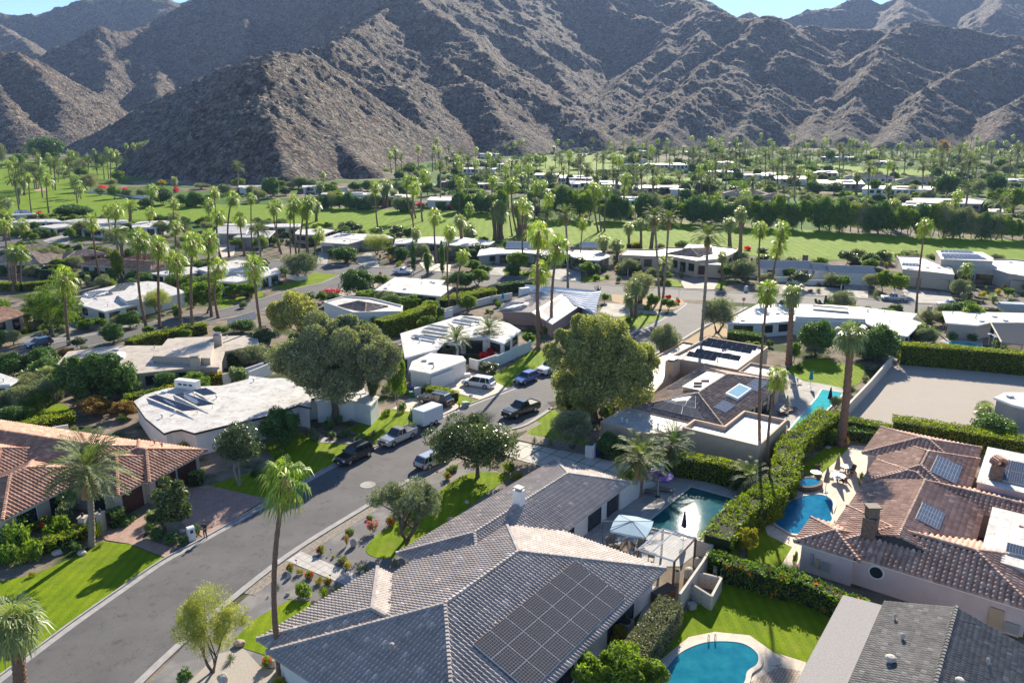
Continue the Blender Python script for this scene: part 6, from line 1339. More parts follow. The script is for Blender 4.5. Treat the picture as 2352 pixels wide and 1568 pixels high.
screen(t3,[(320,905),(400,905)],2,110,150);screen(t3,[(440,900),(860,915)],5,170,290);screen(t3,[(940,925),(1130,935)],3,150,240);screen(t3,[(1250,945),(1650,950),(2352,985)],10,190,265)
screen(t4,[(0,990),(430,1010)],4,190,(280,300));screen(t4,[(500,1010),(1200,1050)],8,190,300);screen(t4,[(1200,1055),(2230,1105)],11,190,(310,290));screen(t4,[(2230,1100),(2500,1080)],3,150,210,'citrus')
screen(t1,[(1660,800),(1900,800)],3,130,130);screen(t2,[(-20,700),(150,700)],2,120,100,'olive','grey-green tree below the hill')
# distant filler trees and shrubs
def fillt(c,x0,x1,y0,y1,n,ws=(60,120)):
    for i in range(n):
        x=R_.uniform(x0,x1);y=R_.uniform(y0,y1);w=R_.uniform(*ws);k=R_.choice(('ficus','ficus','citrus','olive','loose'))
        T(c,x,y,x,y-w*R_.uniform(.6,.95),w,k,{'ficus':'dark green tree','citrus':'bright green tree','olive':'grey-green tree','loose':'airy green tree'}[k]);FILL.append(AUTO[-1][0])
fillt(t3,0,2352,350,520,22,(90,150));fillt(t3,0,2352,560,720,12,(80,130));fillt(t4,1000,2352,440,600,8,(90,150));fillt(t4,0,900,440,700,8,(70,120));fillt(t2,1300,2352,450,620,14,(80,130));fillt(t1,0,800,190,300,16,(80,160));fillt(t1,60,900,330,640,14,(70,150));fillt(t2,0,1100,640,720,4,(60,100))
# ---- hedges
def hedge(name,label,pts,width,height,mat=L_HED,dens=70,size=.12,jit=.12,top=None,flowers=None,cat='hedge'):
    """pts: world points of the centre line; dense clipped mass of small leaves over a dark core"""
    P=[Vector((p[0],p[1])) for p in pts];V=[];rs=np.random.RandomState(len(AUTO)+int(abs(P[0].x)*10))
    core=MB();b=P[0];zb=gz(b.y)
    for i in range(len(P)-1):
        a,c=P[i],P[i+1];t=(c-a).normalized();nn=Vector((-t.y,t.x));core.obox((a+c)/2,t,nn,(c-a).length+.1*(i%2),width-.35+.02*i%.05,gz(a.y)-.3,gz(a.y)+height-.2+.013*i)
        Ln=(c-a).length;per=2*height+width;n=int(Ln*per*dens)
        s=rs.uniform(-.03,1.03,n);q=rs.uniform(0,per,n);side=np.where(q<height,-1,np.where(q<height+width,0,1))
        off=np.where(side==-1,-width/2,np.where(side==0,q-height-width/2,width/2));z=np.where(side==-1,q,np.where(side==0,height,per-q))
        bmp=(fbm(s*Ln*.8+i*7,z*1.1+off,3,5)-.5)*jit*3
        off=off+np.sign(off)*bmp*(side!=0)+rs.normal(0,jit*.35,n);z=z+bmp*(side==0)*1.3+rs.normal(0,jit*.35,n)
        V.append(np.stack([a.x+t.x*Ln*s+nn.x*off,a.y+t.y*Ln*s+nn.y*off,gz(a.y)+np.maximum(z,.05)],1))
    C=np.concatenate(V);Vv,Fq=leaf_quads(C,size,rs,aspect=.55)
    base=np.array([b.x,b.y,zb]);Vv=Vv-base
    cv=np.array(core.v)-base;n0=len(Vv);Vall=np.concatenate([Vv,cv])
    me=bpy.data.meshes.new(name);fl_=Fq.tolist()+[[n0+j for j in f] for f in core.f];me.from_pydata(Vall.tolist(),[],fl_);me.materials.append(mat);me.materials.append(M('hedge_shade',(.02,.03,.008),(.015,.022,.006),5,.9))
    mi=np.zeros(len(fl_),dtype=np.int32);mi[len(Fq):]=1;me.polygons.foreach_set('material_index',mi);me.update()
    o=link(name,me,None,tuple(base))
    if label: tag(o,label,cat)
    if flowers:
        rs2=np.random.RandomState(3);k=flowers[1];cl=C[rs2.randint(0,len(C),max(3,k//12))];pp_=cl[rs2.randint(0,len(cl),k)]+rs2.normal(0,.16,(k,3))+[0,0,.08]
        Vf,Ff=leaf_quads(pp_,.07,rs2,aspect=.8);f=link('flowers',make_mesh('flowers',Vf-base,Ff,flowers[0]),o);f['kind']='stuff'
    return o
def hpts(c,z,*xy): return [c(xy[i],xy[i+1],z) for i in range(0,len(xy),2)]
hedge('hedge','long tall clipped hedge between the gravel lot and the pink house',hpts(c4,2.5,765,45,1100,95,1511,162,1700,190),2.6,2.5)
hedge('hedge','lower clipped hedge left of the tall hedge beside the pink house',hpts(c4,2.0,440,42,600,65,740,95),1.9,2.0);hedge('hedge','short dark hedge behind the big fan palm trunk',hpts(c4,1.5,430,95,550,110,675,128),1.6,1.5,L_FIC)
hedge('hedge','very tall hedge along the far side of the gravel lot',hpts(m4,3.6,1075,945,1500,975,2016,1020,2300,1045),2.4,3.6)
hedge('hedge','tall hedge behind the rectangular pool with white stakes',hpts(c3,2.5,835,250,1050,280,1265,325),1.8,2.5)
hedge('hedge','thick winding hedge between the two pools',hpts(c4,2.6,395,0,330,55,240,120,160,200,150,300,130,370,60,440,0,500)+hpts(c3,2.6,1420,440,1330,500,1230,560,1150,640,1095,730),2.6,2.6,jit=.3)
hedge('hedge','vine-covered wall hedge dotted with orange flowers above the bottom lawn',hpts(c3,2.0,1070,800,1140,850,1300,900,1511,960)+hpts(c4,2.0,100,900,230,960,400,1030,520,1085,620,1110),1.5,2.0,L_CIT,flowers=(L_ORF,420),jit=.2)
hedge('hedge','square clipped grey-green hedge beside the paved side yard',hpts(c3,2.3,830,1080,740,1210,640,1345,600,1400),1.9,2.3,L_HEG,120,.09,.07)
hedge('hedge','rough hedge behind the orange tiled house',hpts(c1,2.0,-40,130,130,80,260,50,400,5),2.0,2.0,L_HED,jit=.25)
hedge('hedge','curved clipped hedge in front of the orange tiled house',hpts(c1,1.3,240,745,330,730,420,690,478,655),1.3,1.3)
hedge('hedge','boxy dark hedge beside the entry gate of the orange tiled house',hpts(c1,1.6,620,590,700,560),1.3,1.6,L_FIC);hedge('hedge','small boxy hedge at the end of the garage wall',hpts(c1,1.4,1110,370,1140,345),1.2,1.4,L_FIC)
hedge('hedge','big boxy dark hedge behind the giant tree',hpts(m2,3.6,1000,770,1200,720,1395,650),2.6,3.6,L_HED)
hedge('hedge','low clipped hedge between driveway and black car',hpts(m2,1.4,1335,1275,1460,1292,1580,1325),1.5,1.4)
hedge('hedge','dense hedge along the side street above the cream house',hpts(m1,2.2,985,925,1100,890,1260,855,1400,820,1560,790),2.4,2.2,jit=.3);hedge('hedge','yellow-green hedge between cream house and white solar house',hpts(m1,1.9,1270,1280,1480,1220,1700,1160),1.8,1.9,L_YEL,jit=.25)
hedge('hedge','hedge at the right end of the cream house roof',hpts(m1,2.4,1730,1020,1860,1010),2,2.4,L_FIC)
hedge('hedge','long loose hedge behind the white garden wall',hpts(m2,2.8,1490,610,1650,570,1870,530),2.4,2.8,jit=.35);hedge('hedge','dark hedge beside the angular roofed house',hpts(m2,2.6,1910,500,2016,480,2180,470),2.2,2.6,L_FIC)
hedge('hedge','hedge by the tennis screen at far left',hpts(m1,2.0,0,480,170,490,380,462),2.4,2.0);hedge('hedge','thin hedge along the clerestory house',hpts(m1,1.4,1410,335,1590,290),1.4,1.4)
hedge('hedge','dense hedge right of the round split-trunk olive',hpts(m3,3.0,1775,850,1900,865,2040,885),2.2,3.0,L_FIC);hedge('hedge','short yellow hedge at the edge of the fairway',hpts(m3,2,1010,190,1085,170),2,2.0,L_YEL)
hedge('hedge','low hedge beside the small solar-roofed house',hpts(t1,1.2,265,885,360,875,490,865),1.6,1.2)
hedge('hedge','hedge fragment with rough top at the left edge',hpts(m1,1.8,180,1568,350,1520,530,1480),2.0,1.8,jit=.3)
hedge('hedge','hedge under the dark evergreen tree',hpts(m1,1.8,950,1345,1100,1330,1260,1290),1.8,1.8,jit=.3)
for lab,c,a in(('clipped hedge between palms and white roofs at right',t4,(1160,700,1300,705,1480,700)),('dark clipped hedge before the long far lawn',t4,(860,745,1050,755,1270,765)),('long dark clipped hedge in the date palm grove',t3,(1900,505,2120,500)),('low dark hedge near the far grove',t3,(2030,545,2180,560))):
    hedge('hedge',lab,hpts(c,2.0,*a),3,2.0,L_FIC,9,.35,.2)
# ---- small plants
SHR={}
def shr(kind,seed,mat,n=900,size=.10,R=.8,H=1.0,flow=None):
    rs=np.random.RandomState(seed);P,cc=crown_points(rs,n,R,H*1.1,H*.5,16,R*.42);P=P[P[:,2]>0.02];V,Fq=leaf_quads(P,size,rs)
    me=make_mesh(kind,V,Fq,mat)
    fm=None
    if flow:
        P2,_=crown_points(rs,260,R*1.04,H*1.15,H*.54,14,R*.3);P2=P2[P2[:,2]>H*.35];V,Fq=leaf_quads(P2,.08,rs,aspect=.8);fm=make_mesh('flowers',V,Fq,flow)
    SHR[kind]=(me,2*R,H,fm)
shr('round_shrub',1,L_CIT);shr('dark_shrub',2,L_FIC);shr('grey_shrub',3,L_OLI);shr('yellow_shrub',4,L_YEL,500);shr('red_flower_shrub',5,L_CIT,800,flow=L_RED);shr('magenta_shrub',6,L_OLI,350,flow=L_MAGE)
shr('bougainvillea',7,L_MAGE,900,.11);shr('red_bougainvillea',8,L_RED,900,.11)
def agave_mesh(n,L_,w,mat,emin=10,emax=80):
    V=[];Fc=[];rs=np.random.RandomState(n)
    for i in range(n):
        az=i*2.39996;el=math.radians(emax+(emin-emax)*(i/n));d=np.array([math.cos(az)*math.cos(el),math.sin(az)*math.cos(el),math.sin(el)]);s=np.array([-math.sin(az),math.cos(az),0])
        m=d*L_*.5;t=d*L_;t[2]-=.05*L_;b=len(V);V+=[-s*w*.6,m-s*w,t,m+s*w,s*w*.6,m+np.array([0,0,-w*.5])];Fc+=[[b,b+1,b+2,b+5],[b+5,b+2,b+3,b+4],]
    return make_mesh('agave',np.array(V,dtype=float),np.array(Fc),mat)
SHR['agave']=(agave_mesh(34,.8,.06,L_AGA),1.3,.75,None);SHR['grass_tuft']=(agave_mesh(90,.75,.02,L_HED,25,88),1.1,.7,None);SHR['dry_tuft']=(agave_mesh(70,.8,.02,L_DEAD,40,88),1.0,.8,None)
def cactus():
    mb=MB();rs=random.Random(4)
    for i in range(9):
        a=i*.7;r=.1+.12*(i%3);h=rs.uniform(.8,2.2);mb.tube([(r*math.cos(a),r*math.sin(a),0),(r*1.8*math.cos(a),r*1.8*math.sin(a),h*.3),(r*2.1*math.cos(a),r*2.1*math.sin(a),h)],[.09,.1,.07],8)
    return make_mesh('cactus',mb.v,mb.f,M('cactus_green',(.09,.13,.05),(.06,.09,.04),6,.7),True)
SHR['cactus']=(cactus(),1.1,2.2,None)
def S(c,kind,*a,desc=None):
    """x, base y, width, height in seen units"""
    for i in range(0,len(a),4):
        x,y,w_,h_=a[i:i+4];b=c(x,y);me,pw,ph,fm=SHR[kind];k=F*c.s;s=w_/k*b.y*1.03/pw;sz=h_/k*b.y*1.0/ph
        o=link(kind,me,None,(b.x,b.y,b.z));o.scale=(s,s,max(.3*s,sz*.95));o.rotation_euler=(0,0,R_.uniform(0,6.28));o['label']='';o['category']='cactus' if kind=='cactus' else('agave' if kind=='agave' else 'shrub')
        if fm is not None: link('flowers',fm,o)['kind']='stuff'
        AUTO.append((o,desc or {'round_shrub':'round green shrub','dark_shrub':'dark green shrub','grey_shrub':'grey-green shrub','yellow_shrub':'yellow-green shrub','red_flower_shrub':'green shrub with red blooms','magenta_shrub':'open shrub with magenta blooms','bougainvillea':'magenta bougainvillea mound','red_bougainvillea':'red bougainvillea mound','agave':'spiky grey agave','grass_tuft':'arching green grass tuft','dry_tuft':'dry straw-coloured tuft','cactus':'branching columnar cactus'}[kind]))
S(c2,'round_shrub',230,1075,110,110,495,715,60,40,1085,350,80,40,1410,360,80,85,610,630,45,30)
S(c2,'grey_shrub',455,875,95,55,575,925,85,45,600,950,40,40)
S(c2,'yellow_shrub',215,940,60,45,325,1000,75,50,480,905,65,50,400,850,30,25,1450,415,100,70)
S(c2,'red_flower_shrub',330,825,60,55,155,925,55,55,265,965,65,50,370,1000,60,45,735,665,70,65,1058,400,50,50)
S(c2,'magenta_shrub',625,705,85,90);S(c2,'agave',755,895,70,65,85,1030,35,50,25,1080,20,18);S(c2,'grass_tuft',350,1080,110,90,430,1040,70,40);S(c2,'dry_tuft',480,780,50,100)
S(c1,'dark_shrub',1070,1568,120,110,1050,775,80,60,730,665,60,50,770,625,50,40,450,810,60,55,1125,720,60,75,860,700,60,60,390,790,120,60,1000,760,120,60,900,740,120,70,700,650,160,50)
S(c1,'red_flower_shrub',265,680,130,75,1535,1475,80,80);S(c1,'agave',1325,1440,75,60);S(c1,'grass_tuft',345,690,90,50,575,785,60,40);S(c1,'round_shrub',110,720,200,170,60,880,160,150,180,870,160,160,100,800,220,200,200,800,100,80);S(c1,'yellow_shrub',1590,1590,110,90,190,955,50,40)
S(c1,'dark_shrub',1510,420,90,90,1460,380,60,50)
S(c2,'yellow_shrub',130,1590,120,60);S(c2,'dark_shrub',560,190,110,55,470,150,70,50,400,160,60,40,500,95,60,40,170,1520,100,60)
S(c3,'dark_shrub',290,720,80,50,340,680,80,50,385,645,80,50,435,595,75,60,480,565,75,55,700,420,60,40);S(c3,'agave',45,190,40,50,135,205,55,65);S(m3,'agave',960,1490,30,30)
S(c3,'bougainvillea',1400,390,60,25);S(c4,'bougainvillea',60,385,70,40);S(c4,'round_shrub',615,545,55,90,195,880,40,90,575,440,50,100,1490,1310,40,25,1420,1230,120,60);S(c4,'grey_shrub',245,290,40,60,235,370,30,40);S(c4,'dry_tuft',490,215,50,80)
S(m2,'red_bougainvillea',1790,1065,100,60,1860,1040,100,65,1930,1020,100,65,1980,1000,60,50);S(m3,'red_bougainvillea',40,1020,90,60,1310,610,60,35,1380,650,55,40);S(m2,'bougainvillea',620,570,140,40,680,560,60,30);S(m2,'dark_shrub',580,610,60,35,650,605,70,35,190,505,50,35,240,500,60,35,1880,1160,90,60,1790,1160,80,50)
S(t2,'bougainvillea',1530,810,70,50,1620,800,80,45,1740,820,90,45,1800,825,80,45);S(t1,'bougainvillea',915,645,80,35,1120,660,70,30,1575,675,70,50,1240,665,40,25,350,875,70,35)
S(t4,'red_bougainvillea',960,560,110,35,1130,560,120,35);S(t3,'red_bougainvillea',2240,1190,70,40)
S(m3,'cactus',690,690,70,90,770,545,40,45,1410,450,30,110,1380,620,20,30);S(m4,'cactus',505,655,140,90);S(m2,'cactus',750,330,30,70,810,310,25,60,1195,300,40,70);S(m2,'dry_tuft',1195,300,50,60,1085,330,100,70);S(m2,'grass_tuft',1140,360,50,40,1160,350,60,40)
S(m4,'agave',440,560,60,50,445,510,50,40,495,510,50,40,540,515,50,40,875,600,60,90,45,480,40,40,1470,570,80,60,1350,560,40,20,1940,590,60,40,1700,640,40,30,1840,640,40,30)
S(m4,'dark_shrub',1475,920,90,60,1620,930,80,60,1660,640,60,20);S(m4,'yellow_shrub',1330,760,110,50,1820,575,60,50,1870,540,40,50,730,680,110,30,955,365,40,45);S(m4,'grey_shrub',380,560,50,30,800,1240,60,50,860,1160,60,50)
S(m1,'round_shrub',640,840,90,60,450,845,70,60,1770,570,90,30,1850,560,60,40,1520,480,60,40,1430,580,80,30,1350,700,90,50);S(m1,'grey_shrub',350,880,60,50,2000,840,0.1,0.1) if 0 else S(m1,'grey_shrub',350,885,60,50,1860,680,70,60)
S(m1,'red_flower_shrub',1910,600,60,40,1800,600,60,40);S(m1,'dark_shrub',120,1400,140,80,200,1410,120,70,60,1450,140,80,1440,1160,0.1,0.1) if 0 else S(m1,'dark_shrub',120,1400,140,80,200,1410,120,70,60,1450,140,80,270,1080,100,80,150,1110,110,60)
S(m1,'cactus',330,910,40,50,270,850,60,40);S(m1,'agave',440,895,60,30,400,1290,50,40);S(m1,'round_shrub',550,140,60,50,350,140,60,40,420,130,80,50,120,130,90,60,700,270,40,30,640,205,30,20)
S(m3,'round_shrub',75,395,60,30,130,430,110,30,260,430,120,30,840,450,50,30,760,460,80,40,1150,690,80,50,990,390,50,60,1060,400,90,60,1240,500,70,30,1300,500,60,30);S(m3,'dry_tuft',1290,1060,60,100,1310,1050,50,90)
S(t2,'agave',1040,1045,45,35,945,1035,30,20);S(t2,'dark_shrub',1970,1250,120,60)
S(t3,'grey_shrub',340,780,80,60)

# ---- planting round the houses and on the valley floor
BAD=[P for nm,P in SHEETS if nm in('road','driveway','fairway','pool_deck','patio','path','gravel_lot','bunker')]
def bbox(r):
    xs=[];ys=[]
    for ch in r.children:
        if ch.type=='MESH' and ch.name.split('.')[0] in('wall','roof','eave'):
            for q in ch.bound_box: xs.append(r.location.x+q[0]);ys.append(r.location.y+q[1])
    return (min(xs),max(xs),min(ys),max(ys)) if xs else (r.location.x,)*2+(r.location.y,)*2
FOOT=[]
for r in list(LMK)+FARH:
    for ch in r.children:
        if ch.type=='MESH' and ch.name.split('.')[0] in('wall','eave','fascia'):
            V=[(r.location.x+v.co.x,r.location.y+v.co.y) for v in ch.data.vertices]
            if len(V)>=6 and ch.name.startswith(('wall','fascia')): n=len(V)//2;FOOT.append(V[:n] if len(V)<60 else V[:4])
            else:
                for k in range(0,len(V),8): FOOT.append(V[k:k+4])
FB=[(min(p[0] for p in P)-1,max(p[0] for p in P)+1,min(p[1] for p in P)-1,max(p[1] for p in P)+1,P) for P in FOOT if len(P)>2]
BB=[(min(p[0] for p in P),max(p[0] for p in P),min(p[1] for p in P),max(p[1] for p in P),P) for P in BAD]
def free(x,y):
    for L in(FB,BB):
        for a,b,c,d,P in L:
            if a<=x<=b and c<=y<=d and inpoly(x,y,P): return False
    return True
SMALL=[]
def small(kind,x,y,w,h,desc):
    me,pw,ph,fm=SHR[kind];o=link(kind,me,None,(x,y,gz(y)));s=w/pw;o.scale=(s,s,h/ph);o.rotation_euler=(0,0,R_.uniform(0,6.28));o['label']='';o['category']='shrub'
    if fm is not None: link('flowers',fm,o)['kind']='stuff'
    AUTO.append((o,desc));SMALL.append(o)
DSC={'round_shrub':'small round green shrub','dark_shrub':'small dark shrub','grey_shrub':'small grey-green shrub','yellow_shrub':'small yellow-green shrub','agave':'small spiky agave','grass_tuft':'small grass tuft','red_flower_shrub':'small shrub with red blooms'}
for r in list(LMK):
    if r in(h1,h3,h4): continue
    a,b,c,d=bbox(r)
    for _ in range(int(((b-a)+(d-c))*.6)):
        x=R_.uniform(a-5,b+5);y=R_.uniform(c-6,d+4)
        if not(a-1<x<b+1 and c-1<y<d+1) or R_.random()<.8:
            if free(x,y):
                k=R_.choice(('round_shrub','dark_shrub','dark_shrub','grey_shrub','yellow_shrub','agave','grass_tuft','grey_shrub','round_shrub'));w=R_.uniform(.9,2.3);small(k,x,y,w,w*R_.uniform(.6,1.1),DSC[k])
def midtree(x,y,w,h,kind,desc):
    me,cm,pw,ph=R_.choice(TREES[kind]);r=root({'olive':'olive_tree','citrus':'citrus_tree','ficus':'evergreen_tree'}.get(kind,'broadleaf_tree'),(x,y,gz(y)),'','tree',rz=R_.uniform(0,6.28));s=w/pw;r.scale=(s,s,h/ph);link('trunk',me,r);link('crown',cm,r);AUTO.append((r,desc));FILL.append(r)
for r in list(LMK):
    if r in(h1,h2,h3,h4,h5,h6,h8,h9): continue
    a,b,c,d=bbox(r)
    for _ in range(14):
        x=R_.uniform(a-7,b+7);y=R_.uniform(d-1,d+8) if R_.random()<.7 else R_.uniform(c-5,c)
        if free(x,y): k=R_.choice(('ficus','citrus','olive','loose'));w=R_.uniform(3,6);midtree(x,y,w,w*R_.uniform(.65,.85),k,{'ficus':'low dark garden tree','citrus':'low bright green garden tree','olive':'low grey-green garden tree','loose':'low airy garden tree'}[k])
for r in FARH:
    a,b,c,d=bbox(r)
    for _ in range(5):
        x=R_.uniform(a-9,b+9);y=R_.uniform(d,d+12) if R_.random()<.6 else R_.uniform(c-9,c-2)
        if free(x,y): k=R_.choice(('ficus','ficus','citrus','olive'));w=R_.uniform(4,9);midtree(x,y,w,w*R_.uniform(.6,.8),k,{'ficus':'dark green tree','citrus':'bright green tree','olive':'grey-green tree'}[k])
# far-off understory nobody could count
rs=np.random.RandomState(5);C=[]
k=0
while k<4600:
    y=320+720*rs.uniform()**.8;x=rs.uniform(-.33,.75)*y
    if x<-.1*y and y<560: k+=1;continue
    if x<0 and y>700: k+=1;continue
    k+=1
    if vnoise(np.array([x/40.]),np.array([y/55.]),5)[0]<.30: continue
    if not free(x,y): continue
    R0=rs.uniform(1.5,4.2);n=int(60*R0);d_=rs.normal(size=(n,3));d_/=np.linalg.norm(d_,axis=1)[:,None]
    P=d_*R0*rs.uniform(.5,1,n)[:,None];P[:,2]=np.abs(P[:,2])*.8;C.append(P+[x,y,gz(y)])
C=np.concatenate(C);kk=(np.floor(C[:,0]/14)+np.floor(C[:,1]/19)*3).astype(int)%3
V,Fq=leaf_quads(C,.42,rs,aspect=.6)
o=link('undergrowth',make_mesh('undergrowth',V,Fq,L_FIC));me=o.data;me.materials.append(L_CIT);me.materials.append(L_OLI);me.polygons.foreach_set('material_index',kk.astype(np.int32));o['kind']='stuff';o['label']='mass of shrubs and garden greenery between the far houses'
# more far palms
def fp(n,y0,y1,a0,a1,mx=.6):
    for _ in range(n):
        y=y0+(y1-y0)*R_.random();x=R_.uniform(a0,a1)*y
        if not free(x,y): continue
        k='D' if R_.random()<mx else('W' if R_.random()<.7 else 'F');h=R_.uniform(9,16) if k=='D' else(R_.uniform(11,21) if k=='W' else R_.uniform(6,10))
        a=proj((x,y,gz(y)));b=proj((x,y,gz(y)+h));P_(dd,a[0],a[1],b[0]+R_.uniform(-1,1),b[1],k,det=False);FILL.append(AUTO[-1][0])
fp(60,420,900,.0,.72,.65);fp(36,700,1000,-.05,.72,.4);fp(16,380,470,.0,.3,.6);fp(10,850,1050,-.62,-.36,.2)
fp(30,190,330,-.75,.1,.4);fp(14,255,330,.0,.7,.5)
# ================================================================ pools, vehicles, furniture, small things
def water(name,c,c2,rough=.04):
    m,n,b=new_mat(name);b.inputs['Roughness'].default_value=rough;b.inputs['Specular IOR Level'].default_value=.12 if rough!=.021 else .2
    p=geopos(n);w_=nd(n,'ShaderNodeTexWave');w_.inputs['Scale'].default_value=.5;w_.inputs['Distortion'].default_value=9;w_.inputs['Detail'].default_value=3
    n.links.new(p,w_.inputs['Vector']);n.links.new(ramp(n,noise(n,p,.9,5,.7),[(.35,c),(.7,c2)]),b.inputs['Base Color']);bump(n,b,noise(n,p,3.5,3),.25 if rough!=.021 else .12,.04 if rough!=.021 else .012);return m
WTEAL=water('teal_pool_water',(.008,.13,.21),(.018,.20,.26));WBLUE=water('blue_pool_water',(.006,.12,.25),(.015,.20,.33));WDEEP=water('dark_teal_water',(.012,.075,.085),(.02,.12,.125),.021)
WBRT=water('bright_teal_water',(.02,.34,.34),(.04,.42,.41))
COPE=M('pool_coping',(.55,.50,.43),(.46,.42,.36),4,.7)
def pool(label,pts,wmat,cmat=COPE,cw=.3,smooth=True,h=.16,tag_='pool'):
    P=ccw([(p[0],p[1]) for p in (smoothpts(pts,4,True) if smooth else pts)]);cx=sum(p[0] for p in P)/len(P);cy=sum(p[1] for p in P)/len(P)
    r=root('swimming_pool',(cx,cy,0),label,tag_);n=len(P);O=offset_poly(P,-cw)
    mb=MB();v=[(p[0],p[1],.02) for p in O]+[(p[0],p[1],h) for p in O]+[(p[0],p[1],h) for p in P]+[(p[0],p[1],.02) for p in P]
    f=[]
    for i in range(n):
        j=(i+1)%n
        for k in range(3): f.append((k*n+i,k*n+j,(k+1)*n+j,(k+1)*n+i))
    mb.add(v,f);mb.build('coping',cmat,r)
    mb=MB();mb.prism(offset_poly(P,-.02),.02,h-.035);mb.build('water',wmat,r);return r
pool('rectangular dark-water pool with pale deck behind the grey tiled house',[c3(945,450),c3(1178,515),c3(990,742),c3(672,672)],WDEEP,smooth=False,cw=.18)
pool('kidney pool with curved sand deck on the bottom lawn',pp(c3,800,1500,880,1405,1000,1350,1110,1337,1240,1350,1320,1405,1322,1465,1265,1510,1215,1600,900,1680,780,1600),WTEAL,cw=.35)
pool('freeform blue pool beside the pink house patio',pp(c4,240,505,330,492,392,512,415,548,400,598,405,640,340,690,205,720,130,690,82,652,92,600,150,545),WBLUE)
sp=pool('raised round stone spa above the freeform pool',pp(c4,215,440,270,418,325,428,335,450,280,468,225,462),WBLUE,STONE,.3,h=.6,tag_='spa')
pool('long narrow lap pool with bright teal water beside the tan house',pp(m4,470,1308,628,1332,600,1372,540,1425,430,1530,350,1640,220,1620,330,1490,430,1375),WBRT,smooth=False,cw=.25)
pool('small teal pool behind the very tall hedge at right',pp(m4,1438,938,1560,942,1685,962,1692,985,1560,975,1440,955),WBRT,smooth=False,cw=.2)
def wallseg(label,c,z,xy,h,mat,th=.2,name='garden_wall',cap=None,cat='wall'):
    P=[c(xy[i],xy[i+1],z) for i in range(0,len(xy),2)];mb=MB();cx,cy=P[0].x,P[0].y
    r=root(name,(cx,cy,gz(cy)),label,cat)
    for i in range(len(P)-1):
        a=Vector(P[i][:2]);b=Vector(P[i+1][:2]);t=(b-a).normalized();nn=Vector((-t.y,t.x))
        k=max(1,int((b-a).length/6))
        for j in range(k):
            p=a.lerp(b,j/k);q=a.lerp(b,(j+1)/k);mb.obox((p+q)/2,t,nn,(q-p).length+.003*(j%2),th+.004*(i%2),gz(p.y)-.4,gz(p.y)+h+.002*(i%2))
    mb.build('wall_body',mat,r)
    if cap:
        mb=MB()
        for i in range(len(P)-1):
            a=Vector(P[i][:2]);b=Vector(P[i+1][:2]);t=(b-a).normalized();nn=Vector((-t.y,t.x));mb.obox((a+b)/2,t,nn,(b-a).length+.02,th+.1,gz(a.y)+h+.004,gz(a.y)+h+.07+.004*i)
        mb.build('coping',cap,r)
    return r
def blockmat(name,a,b_):
    m,n,b=new_mat(name);b.inputs['Roughness'].default_value=.85;p=geopos(n);br=nd(n,'ShaderNodeTexBrick')
    cx=nd(n,'ShaderNodeSeparateXYZ');n.links.new(p,cx.inputs[0]);ad=nd(n,'ShaderNodeMath',operation='ADD');n.links.new(cx.outputs[0],ad.inputs[0]);n.links.new(cx.outputs[1],ad.inputs[1])
    cb=nd(n,'ShaderNodeCombineXYZ');n.links.new(ad.outputs[0],cb.inputs[0]);n.links.new(cx.outputs[2],cb.inputs[1]);n.links.new(cb.outputs[0],br.inputs['Vector'])
    br.inputs['Scale'].default_value=1;br.inputs['Brick Width'].default_value=.5;br.inputs['Row Height'].default_value=.22;br.inputs['Mortar Size'].default_value=.02
    br.inputs['Color1'].default_value=(*a,1);br.inputs['Color2'].default_value=(*b_,1);br.inputs['Mortar'].default_value=tuple(x*.6 for x in a)+(1,)
    n.links.new(br.outputs['Color'],b.inputs['Base Color']);return m
BLK=blockmat('slump_block',(.58,.52,.44),(.52,.46,.39));BLW=blockmat('white_slump_block',(.74,.73,.71),(.68,.67,.66))
wallseg('long pale block wall between the back lawn and the gravel lot',m4,1.8,(1010,1045,840,1240,665,1422),1.8,BLK,cap=BLK)
wallseg('white block wall in front of the patio house hedge',m2,1.7,(1485,690,1650,640,1850,590,2016,560),1.7,BLW)
wallseg('white block wall beside the cream house',m1,1.9,(1700,1185,1850,1150,2016,1095),1.9,BLW);wallseg('white block wall behind the giant tree',m2,1.9,(0,1165,90,1130,170,1095),1.9,BLW)
wallseg('block wall enclosing the pool equipment',c3,1.8,(975,742,1068,775,1010,870,880,1055),1.8,BLK)
wallseg('square block enclosure at the corner of the bottom lawn',c3,1.3,(945,995,985,930,1118,962,1062,1068,945,995),1.3,BLK)
wallseg('white courtyard wall beside the date palm and purple umbrella',c3,2.2,(535,465,640,395,700,350,790,300),2.2,WH)
wallseg('white wall with bougainvillea in front of the pink-door house',m2,1.7,(1690,1062,1760,1080,1910,1030),1.7,WH)
wallseg('block wall under the orange-flowered hedge',c3,1.1,(1075,895,1300,960,1511,1015),1.1,BLW);wallseg('white picket-like wall along the pale-tiled house',m4,1.4,(0,440,180,440,370,462,620,470,618,500),1.4,WH)
wallseg('white wall left of the pale-tiled house',m3,1.5,(1740,405,1800,395,1990,410),1.5,WH);wallseg('low white wall at the foot of the hill',t1,1.5,(780,655,1000,665,1200,700,1380,712),1.5,WH)
wallseg('tan wall in front of the far tan house',m3,1.5,(920,345,1000,345,1000,395),1.5,TANH);wallseg('curved white planter wall near the corner lawn',m2,1.2,(290,420,380,440,450,425),1.2,WH)
wallseg('cream wall with vine patches behind the leaning palms',m2,1.7,(1500,700,1560,690),1.7,WH)
wallseg('white wall of the left courtyard beside the hedge',c1,1.5,(300,100,390,85),1.5,WH)
wallseg('blue-white pool wall behind the cream house',m1,1.6,(1740,765,1950,705),1.6,WH,cap=TORG)
